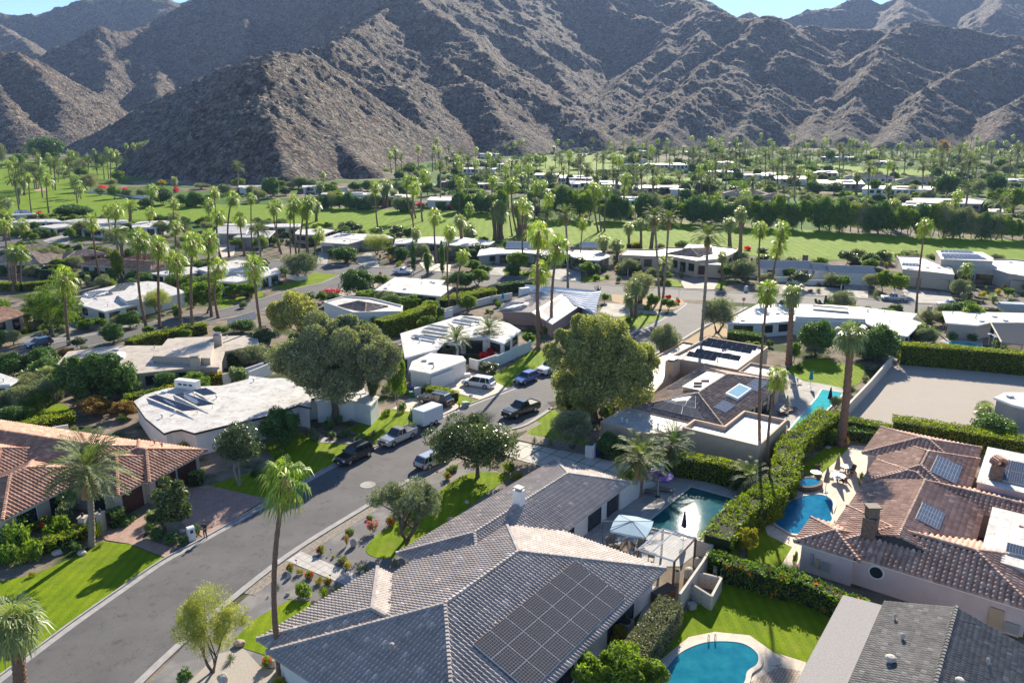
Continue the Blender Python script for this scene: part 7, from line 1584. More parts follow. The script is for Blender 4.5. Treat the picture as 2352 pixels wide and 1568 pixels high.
# tennis screen
r=wallseg('dark green tennis court windscreen fence at far left',m1,2.6,(-80,320,130,352,300,385,600,415),2.6,M('dark_windscreen',(.012,.022,.022),(.01,.018,.018),2,.8),.06,'tennis_fence',M('green_windscreen',(.03,.22,.13),(.025,.18,.11),2,.8),'fence')
# decorative breeze-block screen
A=m3(-8,1045,1.9);B=m3(250,932,1.9);r=root('breeze_block_screen',(A.x,A.y,0),'pale blue breeze block screen wall on the lawn before the pink-door house','wall')
t=Vector((B.x-A.x,B.y-A.y)).normalized();nn=Vector((-t.y,t.x));Ln=math.hypot(B.x-A.x,B.y-A.y);mb=MB();q=Vector(A[:2])
BRZ=M('pale_blue_block',(.60,.68,.68),(.54,.62,.62),3,.8);k=int(Ln/.42)
for i in range(k+1): mb.obox(q+t*Ln*i/k,t,nn,.09,.16,0,1.9)
for j in range(6): mb.obox(q+t*Ln/2,t,nn,Ln+.09,.14,j*.36,j*.36+.08)
for i in range(k):
    for j in range(5): mb.obox(q+t*Ln*(i+.5)/k,t,nn,.16,.12,j*.36+.16,j*.36+.3)
mb.build('block_lattice',BRZ,r)
mb=MB();mb.obox(q+t*Ln,t,nn,.35,.35,0,2.05);mb.build('post',BRZ,r);mb=MB();mb.obox(q+t*Ln*.5,t,nn,.3,.3,0,2.0);mb.build('post',BRZ,r)
# ---------------------------------------------------------------- vehicles
RUB=M('tyre_rubber',(.02,.02,.02),(.028,.028,.028),5,.85);RIM=M('alloy_rim',(.55,.56,.58),(.45,.46,.48),5,.3,metal=.8)
CGL=glassmat('car_glass',(.012,.015,.02));HLM=M('headlight_glass',(.75,.78,.8),(.65,.68,.7),3,.1,spec=.8);TLM=M('taillight_red',(.45,.01,.01),(.35,.01,.01),3,.15,spec=.7);PLM=M('number_plate',(.75,.76,.78),(.7,.7,.72),3,.5)
def paint(name,c,metal=.3): return M(name,c,tuple(x*.96 for x in c),2,.28,metal=metal,coat=.8,spec=.5)
def loft(mb,secs):
    b=len(mb.v);n=len(secs[0])
    for s in secs: mb.v+=s
    for i in range(len(secs)-1):
        for j in range(n): mb.f.append([b+i*n+j,b+i*n+(j+1)%n,b+(i+1)*n+(j+1)%n,b+(i+1)*n+j])
    mb.f.append([b+j for j in range(n)][::-1]);mb.f.append([b+(len(secs)-1)*n+j for j in range(n)])
def car(label,c,fx,fy,rx,ry,kind,pm,rack=False,cat=None):
    f=c(fx,fy);b=c(rx,ry);mid=(f+b)/2;hd=math.atan2(f.y-b.y,f.x-b.x)
    L_,W_,H_={'suv':(4.9,1.95,1.75),'big':(5.3,2.05,1.92),'van':(5.15,1.98,1.75),'cross':(4.6,1.88,1.6),'pick':(5.5,1.95,1.8),'bigpick':(6.1,2.1,1.95)}[kind]
    nm={'suv':'parked_suv','big':'parked_suv','van':'parked_minivan','cross':'parked_suv','pick':'pickup_truck','bigpick':'pickup_truck'}[kind]
    r=root(nm,(mid.x,mid.y,gz(mid.y)+.02),label,cat or {'van':'minivan','pick':'pickup truck','bigpick':'pickup truck'}.get(kind,'SUV'),rz=hd)
    hw=W_/2;pk=kind in('pick','bigpick');belt={'suv':1.08,'big':1.15,'van':1.02,'cross':1.0,'pick':1.1,'bigpick':1.2}[kind]
    def sec(x,w,zb,zt): return [(x,-w*.92,zb),(x,w*.92,zb),(x,w,zb+.15),(x,w,zt-.22),(x,w*.95,zt-.06),(x,w*.84,zt),(x,-w*.84,zt),(x,-w*.95,zt-.06),(x,-w,zt-.22),(x,-w,zb+.15)]
    hood=belt-.02 if pk or kind=='big' else belt-.1
    xs=[(L_/2,hw*.80,.38,hood-.28),(L_/2-.08,hw*.9,.28,hood-.14),(L_/2-.35,hw*.98,.26,hood-.05),(L_*.27,hw,.26,hood+.02),(L_*.18,hw,.26,belt),(-L_*.35,hw,.26,belt),(-L_/2+.25,hw*.98,.28,belt-.02),(-L_/2+.04,hw*.93,.34,belt-.06),(-L_/2,hw*.88,.4,belt-.14)]
    mb=MB();loft(mb,[sec(*s) for s in xs]);body=mb.build('body',pm,r,world=False,smooth=False)
    # cabin
    if pk: a0,a1,b0,b1=L_*.19,-L_*.13,L_*.06,-L_*.10
    elif kind=='van': a0,a1,b0,b1=L_*.30,-L_*.47,L_*.12,-L_*.40
    else: a0,a1,b0,b1=L_*.20,-L_*.465,L_*.06,-L_*.39
    def cab(x0,x1,y,z): return [(x0,y,z),(x0,-y,z),(x1,-y,z),(x1,y,z)]
    wb,wt=hw*.9,hw*.72
    mb=MB();mb.add(cab(a0,a1,wb,belt-.05)+cab(b0,b1,wt,H_-.06),[(0,1,5,4),(1,2,6,5),(2,3,7,6),(3,0,4,7)]);mb.build('window_glass',CGL,r,world=False)
    mb=MB();mb.add(cab(b0+.06,b1-.06,wt+.03,H_-.08)+cab(b0-.06,b1+.08,wt-.07,H_),[(0,1,5,4),(1,2,6,5),(2,3,7,6),(3,0,4,7),(4,5,6,7),(3,2,1,0)]);mb.build('roof',pm,r,world=False)
    mb=MB();
    for s in(1,-1):
        for (xa,xb) in ((a0,b0),(a1,b1),((a0+a1)/2-.05,(b0+b1)/2-.02)) + (((a1*.72,b1*.72),) if not pk else ()):
            w=.05;mb.add([(xa-w,s*(wb+.012),belt-.06),(xa+w,s*(wb+.012),belt-.06),(xb+w,s*(wt+.012),H_-.05),(xb-w,s*(wt+.012),H_-.05)],[(0,1,2,3)])
    mb.build('pillars',pm if kind!='suv' else DARK,r,world=False)
    if pk:
        x0,x1=-L_*.155,-L_/2+.12;mb=MB();mb.add([(x0,hw*.78,belt+.004),(x1,hw*.78,belt+.004),(x1,-hw*.78,belt+.004),(x0,-hw*.78,belt+.004)],[(0,1,2,3)]);mb.build('truck_bed',DARK,r,world=False)
        mb=MB();
        for s in(1,-1): mb.box(x1,x0,s*hw*.84-.06,s*hw*.84+.06,belt-.02,belt+.1)
        mb.box(x1-.1,x1,-hw*.84,hw*.84,belt-.02,belt+.1);mb.box(x0-.03,x0+.03,-hw*.84,hw*.84,belt-.02,belt+.1);mb.build('bed_rail',pm,r,world=False)
        if rack:
            for xx in(x0+.1,x1-.1,(L_*.0)): 
                mb=MB();mb.tube([(xx,hw*.8,belt),(xx,hw*.8,H_+.3),(xx,-hw*.8,H_+.3),(xx,-hw*.8,belt)],.04,6);mb.build('ladder_rack',FRM,r,world=False)
            mb=MB()
            for s in(.5,-.1,-.6): mb.tube([(L_*.12,s*hw,H_+.36),(-L_/2-.5,s*hw,H_+.36)],.05,6)
            mb.build('carried_ladder',FRM,r,world=False)
    rad=.36 if kind not in('bigpick','big') else .41
    for sx in(L_*.315,-L_*.30):
        for s in(1,-1):
            mb=MB();mb.tube([(0,-.14,0),(0,-.12,0),(0,.12,0),(0,.14,0)],[rad*.9,rad,rad,rad*.9],20);w=mb.build('wheel',RUB,r,world=False);w.location=(sx,s*(hw-.13),rad)
            mb=MB();mb.tube([(0,.125*s,0),(0,.155*s,0)],[rad*.66,rad*.62],14);mb.build('rim',RIM,w,world=False)
            mb=MB();k=12;y=s*(hw+.004);vs=[(sx+(rad+.07)*math.cos(math.pi*i/k),y,rad+(rad+.07)*math.sin(math.pi*i/k)) for i in range(k+1)];mb.add(vs,[tuple(range(k+1))]);mb.build('wheel_arch',DARK,r,world=False)
    for s in(1,-1):
        mb=MB();mb.box(L_/2-.22,L_/2-.02,s*hw*.72-.17,s*hw*.72+.17,hood-.32,hood-.14);mb.build('headlight',HLM,r,world=False)
        mb=MB();mb.box(-L_/2-.01,-L_/2+.15,s*hw*.8-.12,s*hw*.8+.12,belt-.45,belt-.12);mb.build('taillight',TLM,r,world=False)
        mb=MB();mb.box(a0-.35,a0-.2,s*(hw+.1)-.1,s*(hw+.1)+.1,belt-.02,belt+.14);mb.build('mirror',pm,r,world=False)
    mb=MB();mb.box(L_/2-.1,L_/2+.02,-hw*.52,hw*.52,hood-.42,hood-.16);mb.build('grille',DARK,r,world=False)
    mb=MB();mb.box(L_/2-.1,L_/2+.05,-hw*.85,hw*.85,.3,.5);mb.build('bumper',DARK if kind!='van' else pm,r,world=False)
    mb=MB();mb.box(-L_/2-.05,-L_/2+.1,-hw*.85,hw*.85,.34,.52);mb.build('bumper',DARK if kind!='van' else pm,r,world=False)
    mb=MB();mb.box(L_/2+.051,L_/2+.06,-.15,.15,.36,.5);mb.build('number_plate',PLM,r,world=False)
    mb=MB();mb.box(-L_/2-.06,-L_/2-.051,-.15,.15,.6,.74);mb.build('number_plate',PLM,r,world=False)
    if kind in('suv','big'):
        for s in(1,-1): mb=MB();mb.tube([(b0-.2,s*wt*.85,H_+.05),(b1+.2,s*wt*.85,H_+.05)],.03,6);mb.build('roof_rail',FRM,r,world=False)
    return r
BLKP=paint('black_paint',(.012,.012,.014));SILP=paint('silver_paint',(.52,.53,.54),.6);WHP=paint('white_paint',(.78,.79,.80),0);BLUP=paint('blue_paint',(.015,.09,.34),.3);GRNP=paint('dark_green_paint',(.025,.03,.02),.3);NAVP=paint('slate_blue_paint',(.03,.05,.10),.4)
car('black SUV parked at the kerb in front of the giant tree',c2,440,322,602,248,'suv',BLKP)
car('silver pickup truck parked behind the black SUV',c2,682,222,862,140,'pick',SILP)
car('silver hatchback SUV parked on the right side of the street',c2,1040,285,905,345,'cross',SILP)
car('black SUV with chrome roof rails parked in the driveway',m2,1320,1392,1545,1440,'big',BLKP)
car('white minivan standing in the driveway of the pink-door house',m2,1655,1262,1870,1295,'van',WHP)
car('bright blue SUV parked in front of the white pickup',m3,150,1270,288,1215,'cross',BLUP)
car('white pickup truck parked under the huge drooping tree',m3,340,1190,480,1135,'bigpick',WHP)
car('dark green pickup truck parked facing the camera on the right side',m3,75,1525,285,1448,'bigpick',GRNP)
car('silver work truck with ladder rack on the cross street',m4,905,617,1128,628,'pick',SILP,True)
car('white pickup truck driving on the cross street near the right edge',m4,1342,668,1562,680,'pick',WHP)
car('white pickup truck on the cross street behind the cypresses',m2,1245,420,1118,415,'pick',WHP)
car('slate blue SUV driving on the side street at left',m1,200,995,395,952,'cross',NAVP)
car('dark SUV waiting on the far side street in the palm grove',t4,1600,692,1630,684,'suv',NAVP)
# enclosed trailer
f=c2(880,108);b=c2(1010,55);mid=(f+b)/2;hd=math.atan2(f.y-b.y,f.x-b.x)
r=root('enclosed_trailer',(mid.x,mid.y,0),'white enclosed cargo trailer hitched behind the silver pickup','trailer',rz=hd)
mb=MB();mb.box(-1.9,1.9,-1.05,1.05,.5,2.45);mb.build('body',WHP,r,world=False,bevel=.08)
mb=MB();mb.box(-1.92,1.92,-1.07,1.07,.42,.6);mb.build('skirt',FRM,r,world=False)
for sx in(-.45,.45):
    for s in(1,-1):
        mb=MB();mb.tube([(0,-.1,0),(0,.1,0)],[.33,.33],18);w=mb.build('wheel',RUB,r,world=False);w.location=(sx,s*1.0,.33);mb=MB();mb.tube([(0,.1*s,0),(0,.13*s,0)],[.2,.19],12);mb.build('rim',RIM,w,world=False)
mb=MB();mb.tube([(1.9,.5,.5),(2.9,0,.5),(1.9,-.5,.5)],.05,6);mb.build('tow_bar',DARK,r,world=False)
f=m4(1835,720);b=m4(1985,728);mid=(f+b)/2;r=root('storage_container',(mid.x,mid.y,0),'pale blue-grey storage container standing on the cross street at right','container',rz=math.atan2(b.y-f.y,b.x-f.x))
BC=M('blue_grey_metal',(.36,.44,.46),(.31,.38,.40),2,.5);mb=MB();mb.box(-2.4,2.4,-1.1,1.1,.15,2.4)
for i in range(16): mb.box(-2.3+i*.3,-2.18+i*.3,-1.14,-1.1,.25,2.3)
mb.build('body',BC,r,world=False);mb=MB();mb.box(-2.45,2.45,-1.16,1.16,2.4,2.5);mb.build('roof',WHP,r,world=False);mb=MB();mb.box(2.4,2.44,-1.0,1.0,.25,2.3);mb.build('door',BC,r,world=False)
# ---------------------------------------------------------------- umbrellas, tables, chairs
def umbrella(label,c,x,y,mat,R=1.5,h=2.5,ty=None,open_=True,square=False,cant=False):
    b=c(x,y)
    r=root('patio_umbrella',tuple(b),label,'umbrella')
    mb=MB();off=(-R-.3,.3) if cant else (0,0)
    mb.tube([(off[0],off[1],0),(off[0],off[1],h+.3)]+([(0,0,h+.45)] if cant else []),.035,7);mb.build('pole',DARK if cant else FRM,r,world=False)
    mb=MB();mb.lathe((off[0],off[1],0),[(.3,0),(.3,.08),(.08,.1)],12);mb.build('base',DARK,r,world=False)
    mb=MB()
    if open_:
        k=8;a0=.39;vs=[(0,0,h+.45)]
        for i in range(k):
            a=a0+2*math.pi*i/k;rr=R*(1.0 if not square or i%2==0 else .76);vs.append((rr*math.cos(a),rr*math.sin(a),h-(0 if not square or i%2==0 else -.06)))
        for i in range(k):
            a=a0+2*math.pi*i/k;rr=R*(1.0 if not square or i%2==0 else .76);vs.append((rr*math.cos(a),rr*math.sin(a),h-.15))
        vs.append((0,0,h+.40));f=[(0,1+i,1+(i+1)%k) for i in range(k)]+[(1+i,k+1+i,k+1+(i+1)%k,1+(i+1)%k) for i in range(k)]
        mb.add(vs,f);cn=mb.build('canopy',mat,r,world=False)
        ribs=MB()
        for i in range(k):
            a=a0+2*math.pi*i/k;rr=R*(1.0 if not square or i%2==0 else .76);ribs.tube([(0,0,h+.46),(rr*math.cos(a),rr*math.sin(a),h+.012)],.018,4)
        ribs.build('ribs',M('rib_dark',tuple(x*.6 for x in (.2,.2,.22)),None,3,.5),cn,world=False)
    else:
        n=14;vs=[];prof=[(.05,h+.45),(.12,h),(.2,h-.6),(.27,h-1.25),(.22,h-1.3)]
        for rr,z in prof:
            for j in range(n): q=2*math.pi*j/n;k2=rr*(1.25 if j%2 else .7);vs.append((k2*math.cos(q),k2*math.sin(q),z))
        mb.add(vs,[(i*n+j,i*n+(j+1)%n,(i+1)*n+(j+1)%n,(i+1)*n+j) for i in range(len(prof)-1) for j in range(n)]);mb.build('canopy',mat,r,world=False)
    return r
UP=M('purple_canvas',(.07,.04,.26),(.06,.035,.22),3,.8);UB=M('blue_grey_canvas',(.30,.42,.50),(.27,.38,.46),3,.8);UD=M('dark_blue_canvas',(.04,.04,.08),(.03,.03,.06),3,.8);UT=M('teal_canvas',(.01,.30,.32),(.01,.25,.27),3,.8);UG=M('beige_canvas',(.36,.31,.24),(.31,.27,.21),3,.8)
umbrella('open purple umbrella beside the date palm',c3,752,500,UP,1.6,2.5)
umbrella('large blue-grey square cantilever umbrella next to the pergola',c3,598,812,UB,2.3,2.6,square=True,cant=True)
umbrella('closed dark umbrella at the near edge of the rectangular pool',c3,900,740,UD,open_=False)
umbrella('closed teal umbrella on the lawn edge by the lap pool',m4,378,1282,UT,open_=False);umbrella('closed beige umbrella over the middle patio table',c4,432,400,UG,open_=False);umbrella('closed beige umbrella beside the raised spa',c4,370,475,UG,open_=False)
umbrella('closed dark umbrella standing beside the lap pool',m4,522,1435,UD,open_=False);umbrella('closed olive umbrella on the lounge terrace',m4,192,1500,UG,open_=False)
umbrella('closed teal umbrella in the yard behind the angular roof',m3,42,645,UT,open_=False);umbrella('closed red umbrella on the picket-wall terrace',m4,558,475,M('red_canvas',(.5,.05,.03),(.4,.04,.03),3,.8),open_=False);umbrella('closed orange umbrella at the edge of the golf grass',t1,860,912,M('orange_canvas',(.6,.22,.02),(.5,.18,.02),3,.8),open_=False)
for x,y,l in((1742,962,'leftmost'),(1775,972,'middle'),(1790,985,'rightmost')):
    b=m4(x,y);r=root('patio_heater',tuple(b),'%s of three white mushroom patio heaters by the small teal pool'%l,'patio heater');mb=MB();mb.tube([(0,0,0),(0,0,2.1)],.04,6);mb.build('pole',FRM,r,world=False);mb=MB();mb.lathe((0,0,2.05),[(.1,0),(.42,.06),(.3,.16),(.03,.22)],14);mb.build('reflector',WHP,r,world=False)
def table(label,c,x,y,R=.6,glass=False,cat='table'):
    b=c(x,y);r=root('round_table',tuple(b),label,cat);mb=MB();mb.lathe((0,0,.7),[(R,0),(R,.04)],24);mb.build('tabletop',TRIMW,r,world=False)
    mb=MB();mb.lathe((0,0,0),[(R*.5,0),(R*.5,.04),(.05,.06),(.05,.7)],12);mb.build('pedestal',M('brown_metal',(.10,.07,.05),(.08,.055,.04),3,.5),r,world=False)
def chair(label,p,rz,mat,group=None,low=False):
    r=root('patio_chair',(p[0],p[1],p[2]),label,'chair',group,rz);s=.28
    mb=MB();mb.box(-s,s,-s,s,.36,.44);mb.build('seat',mat,r,world=False);mb=MB();mb.add([(-s,s-.05,.44),(s,s-.05,.44),(s,s+.12,.95),(-s,s+.12,.95),(-s,s,.44),(s,s,.44),(s,s+.17,.95),(-s,s+.17,.95)],[(0,1,2,3),(7,6,5,4),(3,2,6,7),(0,3,7,4),(1,5,6,2)]);mb.build('backrest',mat,r,world=False)
    for sx in(-s+.03,s-.03):
        for sy in(-s+.03,s-.03): mb=MB();mb.tube([(sx,sy,0),(sx,sy,.37)],.02,5);mb.build('leg',DARK,r,world=False)
        mb=MB();mb.tube([(sx,-s+.03,.37),(sx,-s+.03,.62),(sx,s,.64)],.02,5);mb.build('armrest',DARK,r,world=False)
BRC=M('brown_wicker',(.16,.11,.08),(.11,.075,.05),9,.8);WHC=M('white_plastic',(.7,.7,.68),(.65,.65,.63),3,.5);GYC=M('grey_wicker',(.22,.2,.18),(.17,.155,.14),9,.8)
table('small white round table in front of the beige closed umbrellas',c4,313,392);table('large white round table under the closed beige umbrella',c4,440,410,.8);table('white round table nearest the big fan palm',c4,485,358)
for k,(x,y,a,l) in enumerate(((330,368,0,'brown chair behind the small white table'),(323,408,3.1,'brown chair in front of the small white table'),(398,385,1.2,'brown chair left of the large white table'),(470,425,3.6,'brown chair right front of the large white table'),(480,402,4.4,'brown chair right of the large white table'),(462,350,1.0,'brown chair left of the far white table'),(520,362,-1.2,'brown chair right of the far white table'),(512,380,3.9,'brown chair in front of the far white table'))):
    chair(l,c4(x,y),a,BRC,'brown patio chairs by the pink house')
b=c3(560,830);r=root('dining_table',tuple(b),'dark dining table under the blue-grey umbrella','table',rz=GRID);mb=MB();mb.box(-1.2,1.2,-.5,.5,.7,.75);mb.build('tabletop',BRC,r,world=False)
for sx in(-1.1,1.1):
    for sy in(-.4,.4): mb=MB();mb.box(sx-.04,sx+.04,sy-.04,sy+.04,0,.7);mb.build('leg',DARK,r,world=False)
for k,(x,y,a,l) in enumerate(((480,790,.9,'leftmost wicker chair at the dark dining table'),(500,775,.3,'wicker chair behind the dark dining table'),(530,815,2.5,'wicker chair at the near side of the dining table'),(640,800,-.8,'wicker chair right of the dining table'),(660,780,-.5,'wicker chair nearest the pergola'),(715,860,2.8,'wicker chair under the pergola'))): chair(l,c3(x,y),a,GYC,'wicker chairs around the dining terrace')
for x,y,a,l in((295,1258,.8,'white adirondack chair on the terrace by the lap pool'),(245,1270,2.0,'white chair beside the fire pit by the lap pool')): chair(l,m4(x,y),a,WHC)
for x,y,a,l in((1040,610,.5,'dark patio chair left under the patio house roof'),(1075,612,-.5,'dark patio chair right under the patio house roof'),(1690,1020,.3,'pale chair in the courtyard of the pink-door house')): chair(l,m2(x,y),a,BRC if x<1500 else WHC)
def lounger(label,p,rz,mat,group=None):
    r=root('sun_lounger',tuple(p),label,'sun lounger',group,rz);mb=MB();mb.box(-.32,.32,-1,.35,.3,.38);mb.add([(-.32,.35,.38),(.32,.35,.38),(.32,.95,.8),(-.32,.95,.8),(-.32,.35,.3),(.32,.35,.3),(.32,.97,.74),(-.32,.97,.74)],[(0,1,2,3),(7,6,5,4),(0,3,7,4),(1,5,6,2),(3,2,6,7)]);mb.build('mattress',mat,r,world=False)
    for sx in(-.28,.28):
        for sy in(-.9,.3): mb=MB();mb.tube([(sx,sy,0),(sx,sy,.3)],.025,5);mb.build('leg',DARK,r,world=False)
lounger('lounge seat under the purple umbrella',c3(700,480),1.2,GYC);lounger('second lounge seat right of the purple umbrella',c3(790,470),1.2,GYC)
for x,y,l in((160,1500,'nearest dark'),(205,1480,'middle dark'),(225,1462,'farthest dark')): lounger('%s sun lounger on the tan house terrace'%l,m4(x,y),1.9,BRC,'dark sun loungers beside the lap pool')
# pergola
C4=[c3(*q,2.7) for q in((782,683),(970,738),(848,872),(640,803))];cx=sum(p.x for p in C4)/4;cy=sum(p.y for p in C4)/4
r=root('louvred_pergola',(cx,cy,0),'white louvred aluminium pergola beside the rectangular pool','pergola');A,B,C_,D_=C4
mb=MB();n=20
for i in range(n):
    s=(i+.5)/n;p=A.lerp(D_,s);q=B.lerp(C_,s)
    d=(D_-A)/n*.33;mb.add([p-d,q-d,q+d+Vector((0,0,.07)),p+d+Vector((0,0,.07)),p-d-Vector((0,0,.02)),q-d-Vector((0,0,.02)),q+d+Vector((0,0,.05)),p+d+Vector((0,0,.05))],[(0,1,2,3),(7,6,5,4),(0,4,5,1),(3,2,6,7)])
mb.build('louvres',M('white_aluminium',(.72,.70,.68),(.66,.64,.62),3,.4),r)
for a,b in((A,B),(B,C_),(C_,D_),(D_,A),(A.lerp(B,.34),D_.lerp(C_,.34))):
    mb=MB();mb.tube([a+Vector((0,0,.02)),b+Vector((0,0,.02))],.09,4);mb.build('beam',MATS['white_aluminium'] if a!=B else BRC,r)
for p in C4: mb=MB();mb.obox((p.x,p.y),(G[0],G[1]),(G[1],-G[0]),.16,.16,0,2.68);mb.build('post',MATS['brown_metal'],r)
# ---------------------------------------------------------------- street things
def loose_ac(label,c,x,y,s=.8):
    b=c(x,y);r=root('air_conditioner_unit',tuple(b),label,'air conditioner',rz=GRID);mb=MB();mb.box(-s/2,s/2,-s/2,s/2,0,s)
    for i in range(6):mb.box(-s/2-.02,s/2+.02,-s/2-.02,s/2+.02,s*(.1+.13*i),s*(.15+.13*i))
    mb.build('casing',M('ac_metal'),r,world=False);mb=MB();mb.lathe((0,0,s),[(s*.42,.0),(s*.42,.05),(s*.38,.05)],16);mb.build('fan_grille',DARK,r,world=False)
loose_ac('beige air conditioner beside the grey tiled house wall',c3,565,1278,1.0);loose_ac('pale air conditioner inside the square block enclosure',c3,1060,1012,.75)
for x,y,rr,h,l,mt in((985,905,.42,.95,'farther dark round pool tank behind the block wall',GRY),(930,965,.42,.9,'nearer dark round pool tank behind the block wall',GRY),(860,990,.24,1.1,'beige pool filter behind the pergola',CRM),(1035,1015,.25,.6,'beige pool pump in the block enclosure',CRM)):
    b=c3(x,y);o=MB();o.lathe((0,0,0),[(rr*.8,0),(rr,.1),(rr,h*.8),(rr*.85,h*.9),(rr*.8,h)],16);q=o.build('pool_equipment_tank',mt,None);q.location=b;tag(q,l,'tank');o=MB();o.lathe((0,0,h-.02),[(rr*.6,0),(rr*.6,.06),(.05,.1)],12);o.build('lid',DARK,q,world=False)
b=c3(785,1085);r=root('storage_bench',tuple(b),'brown covered box at the end of the paved side yard','box',rz=GRID-.2);mb=MB();mb.box(-1.1,1.1,-.45,.45,0,.8);mb.build('body',BRC,r,world=False,bevel=.06);mb=MB();mb.box(-1.13,1.13,-.48,.48,.8,.86);mb.build('lid',DARK,r,world=False)
def mailbox(label,c,x,y,mat=WH,s=1.0):
    b=c(x,y);r=root('pillar_mailbox',tuple(b),label,'mailbox',rz=-.9);mb=MB();n=10;w,d=.38*s,.32*s;vs=[];k=[(-w,0),(w,0),(w,1.15*s)]+[(w*math.cos(math.pi*i/n),1.15*s+.22*s*math.sin(math.pi*i/n)) for i in range(1,n)]+[(-w,1.15*s)]
    m_=len(k);vs=[(x_,-d,z) for x_,z in k]+[(x_,d,z) for x_,z in k];mb.add(vs,[tuple(range(m_)),tuple(range(m_,2*m_))[::-1]]+[(i,m_+i,m_+(i+1)%m_,(i+1)%m_) for i in range(m_)]);mb.build('pillar',mat,r,world=False)
    mb=MB();mb.box(w,w+.05,-.12,.12,.85*s,1.15*s);mb.build('mailbox_door',DARK,r,world=False)
mailbox('white rounded pillar mailbox beside the standing person',c1,1100,745);mailbox('white pillar mailbox at the side street driveway',m1,925,838);mailbox('white pillar mailbox beside the gravel bed of the cross street',m3,1902,550)
mailbox('white pillar mailbox at the left of the junction lawn',m4,1290,715,BEI,1.1)
b=m2(1702,1405);r=root('post_mailbox',tuple(b),'salmon-topped mailbox on a white post at the driveway','mailbox');mb=MB();mb.box(-.06,.06,-.06,.06,0,1.0);mb.build('post',WHP,r,world=False);mb=MB();mb.box(-.28,.28,-.12,.12,1.0,1.28);mb.build('mailbox_body',PINK,r,world=False,bevel=.04)
def stop_sign(label,c,x,y,ty):
    b=c(x,y);h=max(1.8,min(2.6,zat(b.y,c.D(x,ty)[1])-b.z));r=root('stop_sign',tuple(b),label,'stop sign');mb=MB();mb.tube([(0,.03,0),(0,.03,h+.3)],.035,6);mb.build('post',DARK,r,world=False)
    for rr,y_,mt,nm in((.44,-.0,WHP,'border'),(.40,-.012,M('sign_red',(.55,.01,.015),(.5,.01,.012),3,.4),'plate')):
        mb=MB();vs=[(rr*math.cos(math.pi/8+i*math.pi/4),y_-k*.012,h+rr*math.sin(math.pi/8+i*math.pi/4)) for k in(0,1) for i in range(8)];mb.add(vs,[tuple(range(8)),tuple(range(8,16))[::-1]]+[(i,(i+1)%8,8+(i+1)%8,8+i) for i in range(8)]);o=mb.build('sign_'+nm,mt,r,world=False)
    t_=bpy.data.curves.new('t','FONT');t_.body='STOP';t_.size=.28;t_.extrude=.004;t_.align_x='CENTER';t_.align_y='CENTER';mo=bpy.data.objects.new('t',t_);COL.objects.link(mo);me=bpy.data.meshes.new_from_object(mo);bpy.data.objects.remove(mo);me.materials.append(WHP);l_=link('lettering',me,r);l_.rotation_euler=(math.pi/2,0,0);l_.location=(0,-.032,h)
stop_sign('red stop sign beside the patio house on the cross street',m2,1010,465,412);stop_sign('red stop sign at the right corner of the street junction',m3,1880,698,607)
for lab,c,x,y,ty in(('street name sign on a thin post by the corner lawn',m2,650,428,350),('street name sign by the red bougainvillea at the junction',m3,1388,605,540)):
    b=c(x,y);h=max(2.2,min(3,zat(b.y,c.D(x,ty)[1])));r=root('street_name_sign',tuple(b),lab,'street sign');mb=MB();mb.tube([(0,0,0),(0,0,h)],.03,6);mb.build('post',DARK,r,world=False);mb=MB();mb.box(-.4,.4,-.015,.015,h-.2,h);mb.build('sign_plate',WHP,r,world=False)
def bin_(label,c,x,y,mat):
    b=c(x,y);r=root('wheelie_bin',tuple(b),label,'bin',rz=.4);mb=MB();mb.add([(-.25,-.25,.08),(.25,-.25,.08),(.25,.25,.08),(-.25,.25,.08),(-.31,-.33,.98),(.31,-.33,.98),(.31,.33,.98),(-.31,.33,.98)],[(3,2,1,0),(0,1,5,4),(1,2,6,5),(2,3,7,6),(3,0,4,7),(4,5,6,7)]);mb.build('body',mat,r,world=False);mb=MB();mb.box(-.33,.33,-.36,.34,.985,1.06);mb.build('lid',mat,r,world=False)
    for s in(-.22,.22):mb=MB();mb.tube([(s-.03,.25,.1),(s+.03,.25,.1)],.1,10);mb.build('wheel',RUB,r,world=False)
BG=M('green_plastic',(.02,.16,.08),(.018,.14,.07),3,.5);BB=M('blue_plastic',(.02,.05,.32),(.018,.04,.28),3,.5)
bin_('green wheelie bin beside the black SUV driveway',m2,1247,1368,BG);bin_('blue wheelie bin against the dark gate behind the green bin',m2,1250,1335,BB);bin_('blue wheelie bin behind the white box wall by the slab driveway',c3,402,262,BB)
wallseg('L-shaped white wall hiding a bin beside the slab driveway',c3,1.5,(338,205,382,212,415,168),1.5,WH,.3);wallseg('white block wall beside the bins',m2,1.4,(1268,1290,1325,1280),1.4,BLW,.3)
b=m2(1612,1440);r=root('fire_hydrant',tuple(b),'yellow fire hydrant at the kerb beside the black SUV','hydrant');YH=M('hydrant_yellow',(.6,.32,.04),(.5,.27,.03),3,.5);mb=MB();mb.lathe((0,0,0),[(.16,0),(.16,.06),(.11,.08),(.11,.55),(.14,.57),(.12,.68),(.03,.78)],12);mb.build('body',YH,r,world=False);mb=MB();mb.tube([(-.22,0,.42),(.22,0,.42)],.06,8);mb.build('outlet',YH,r,world=False)
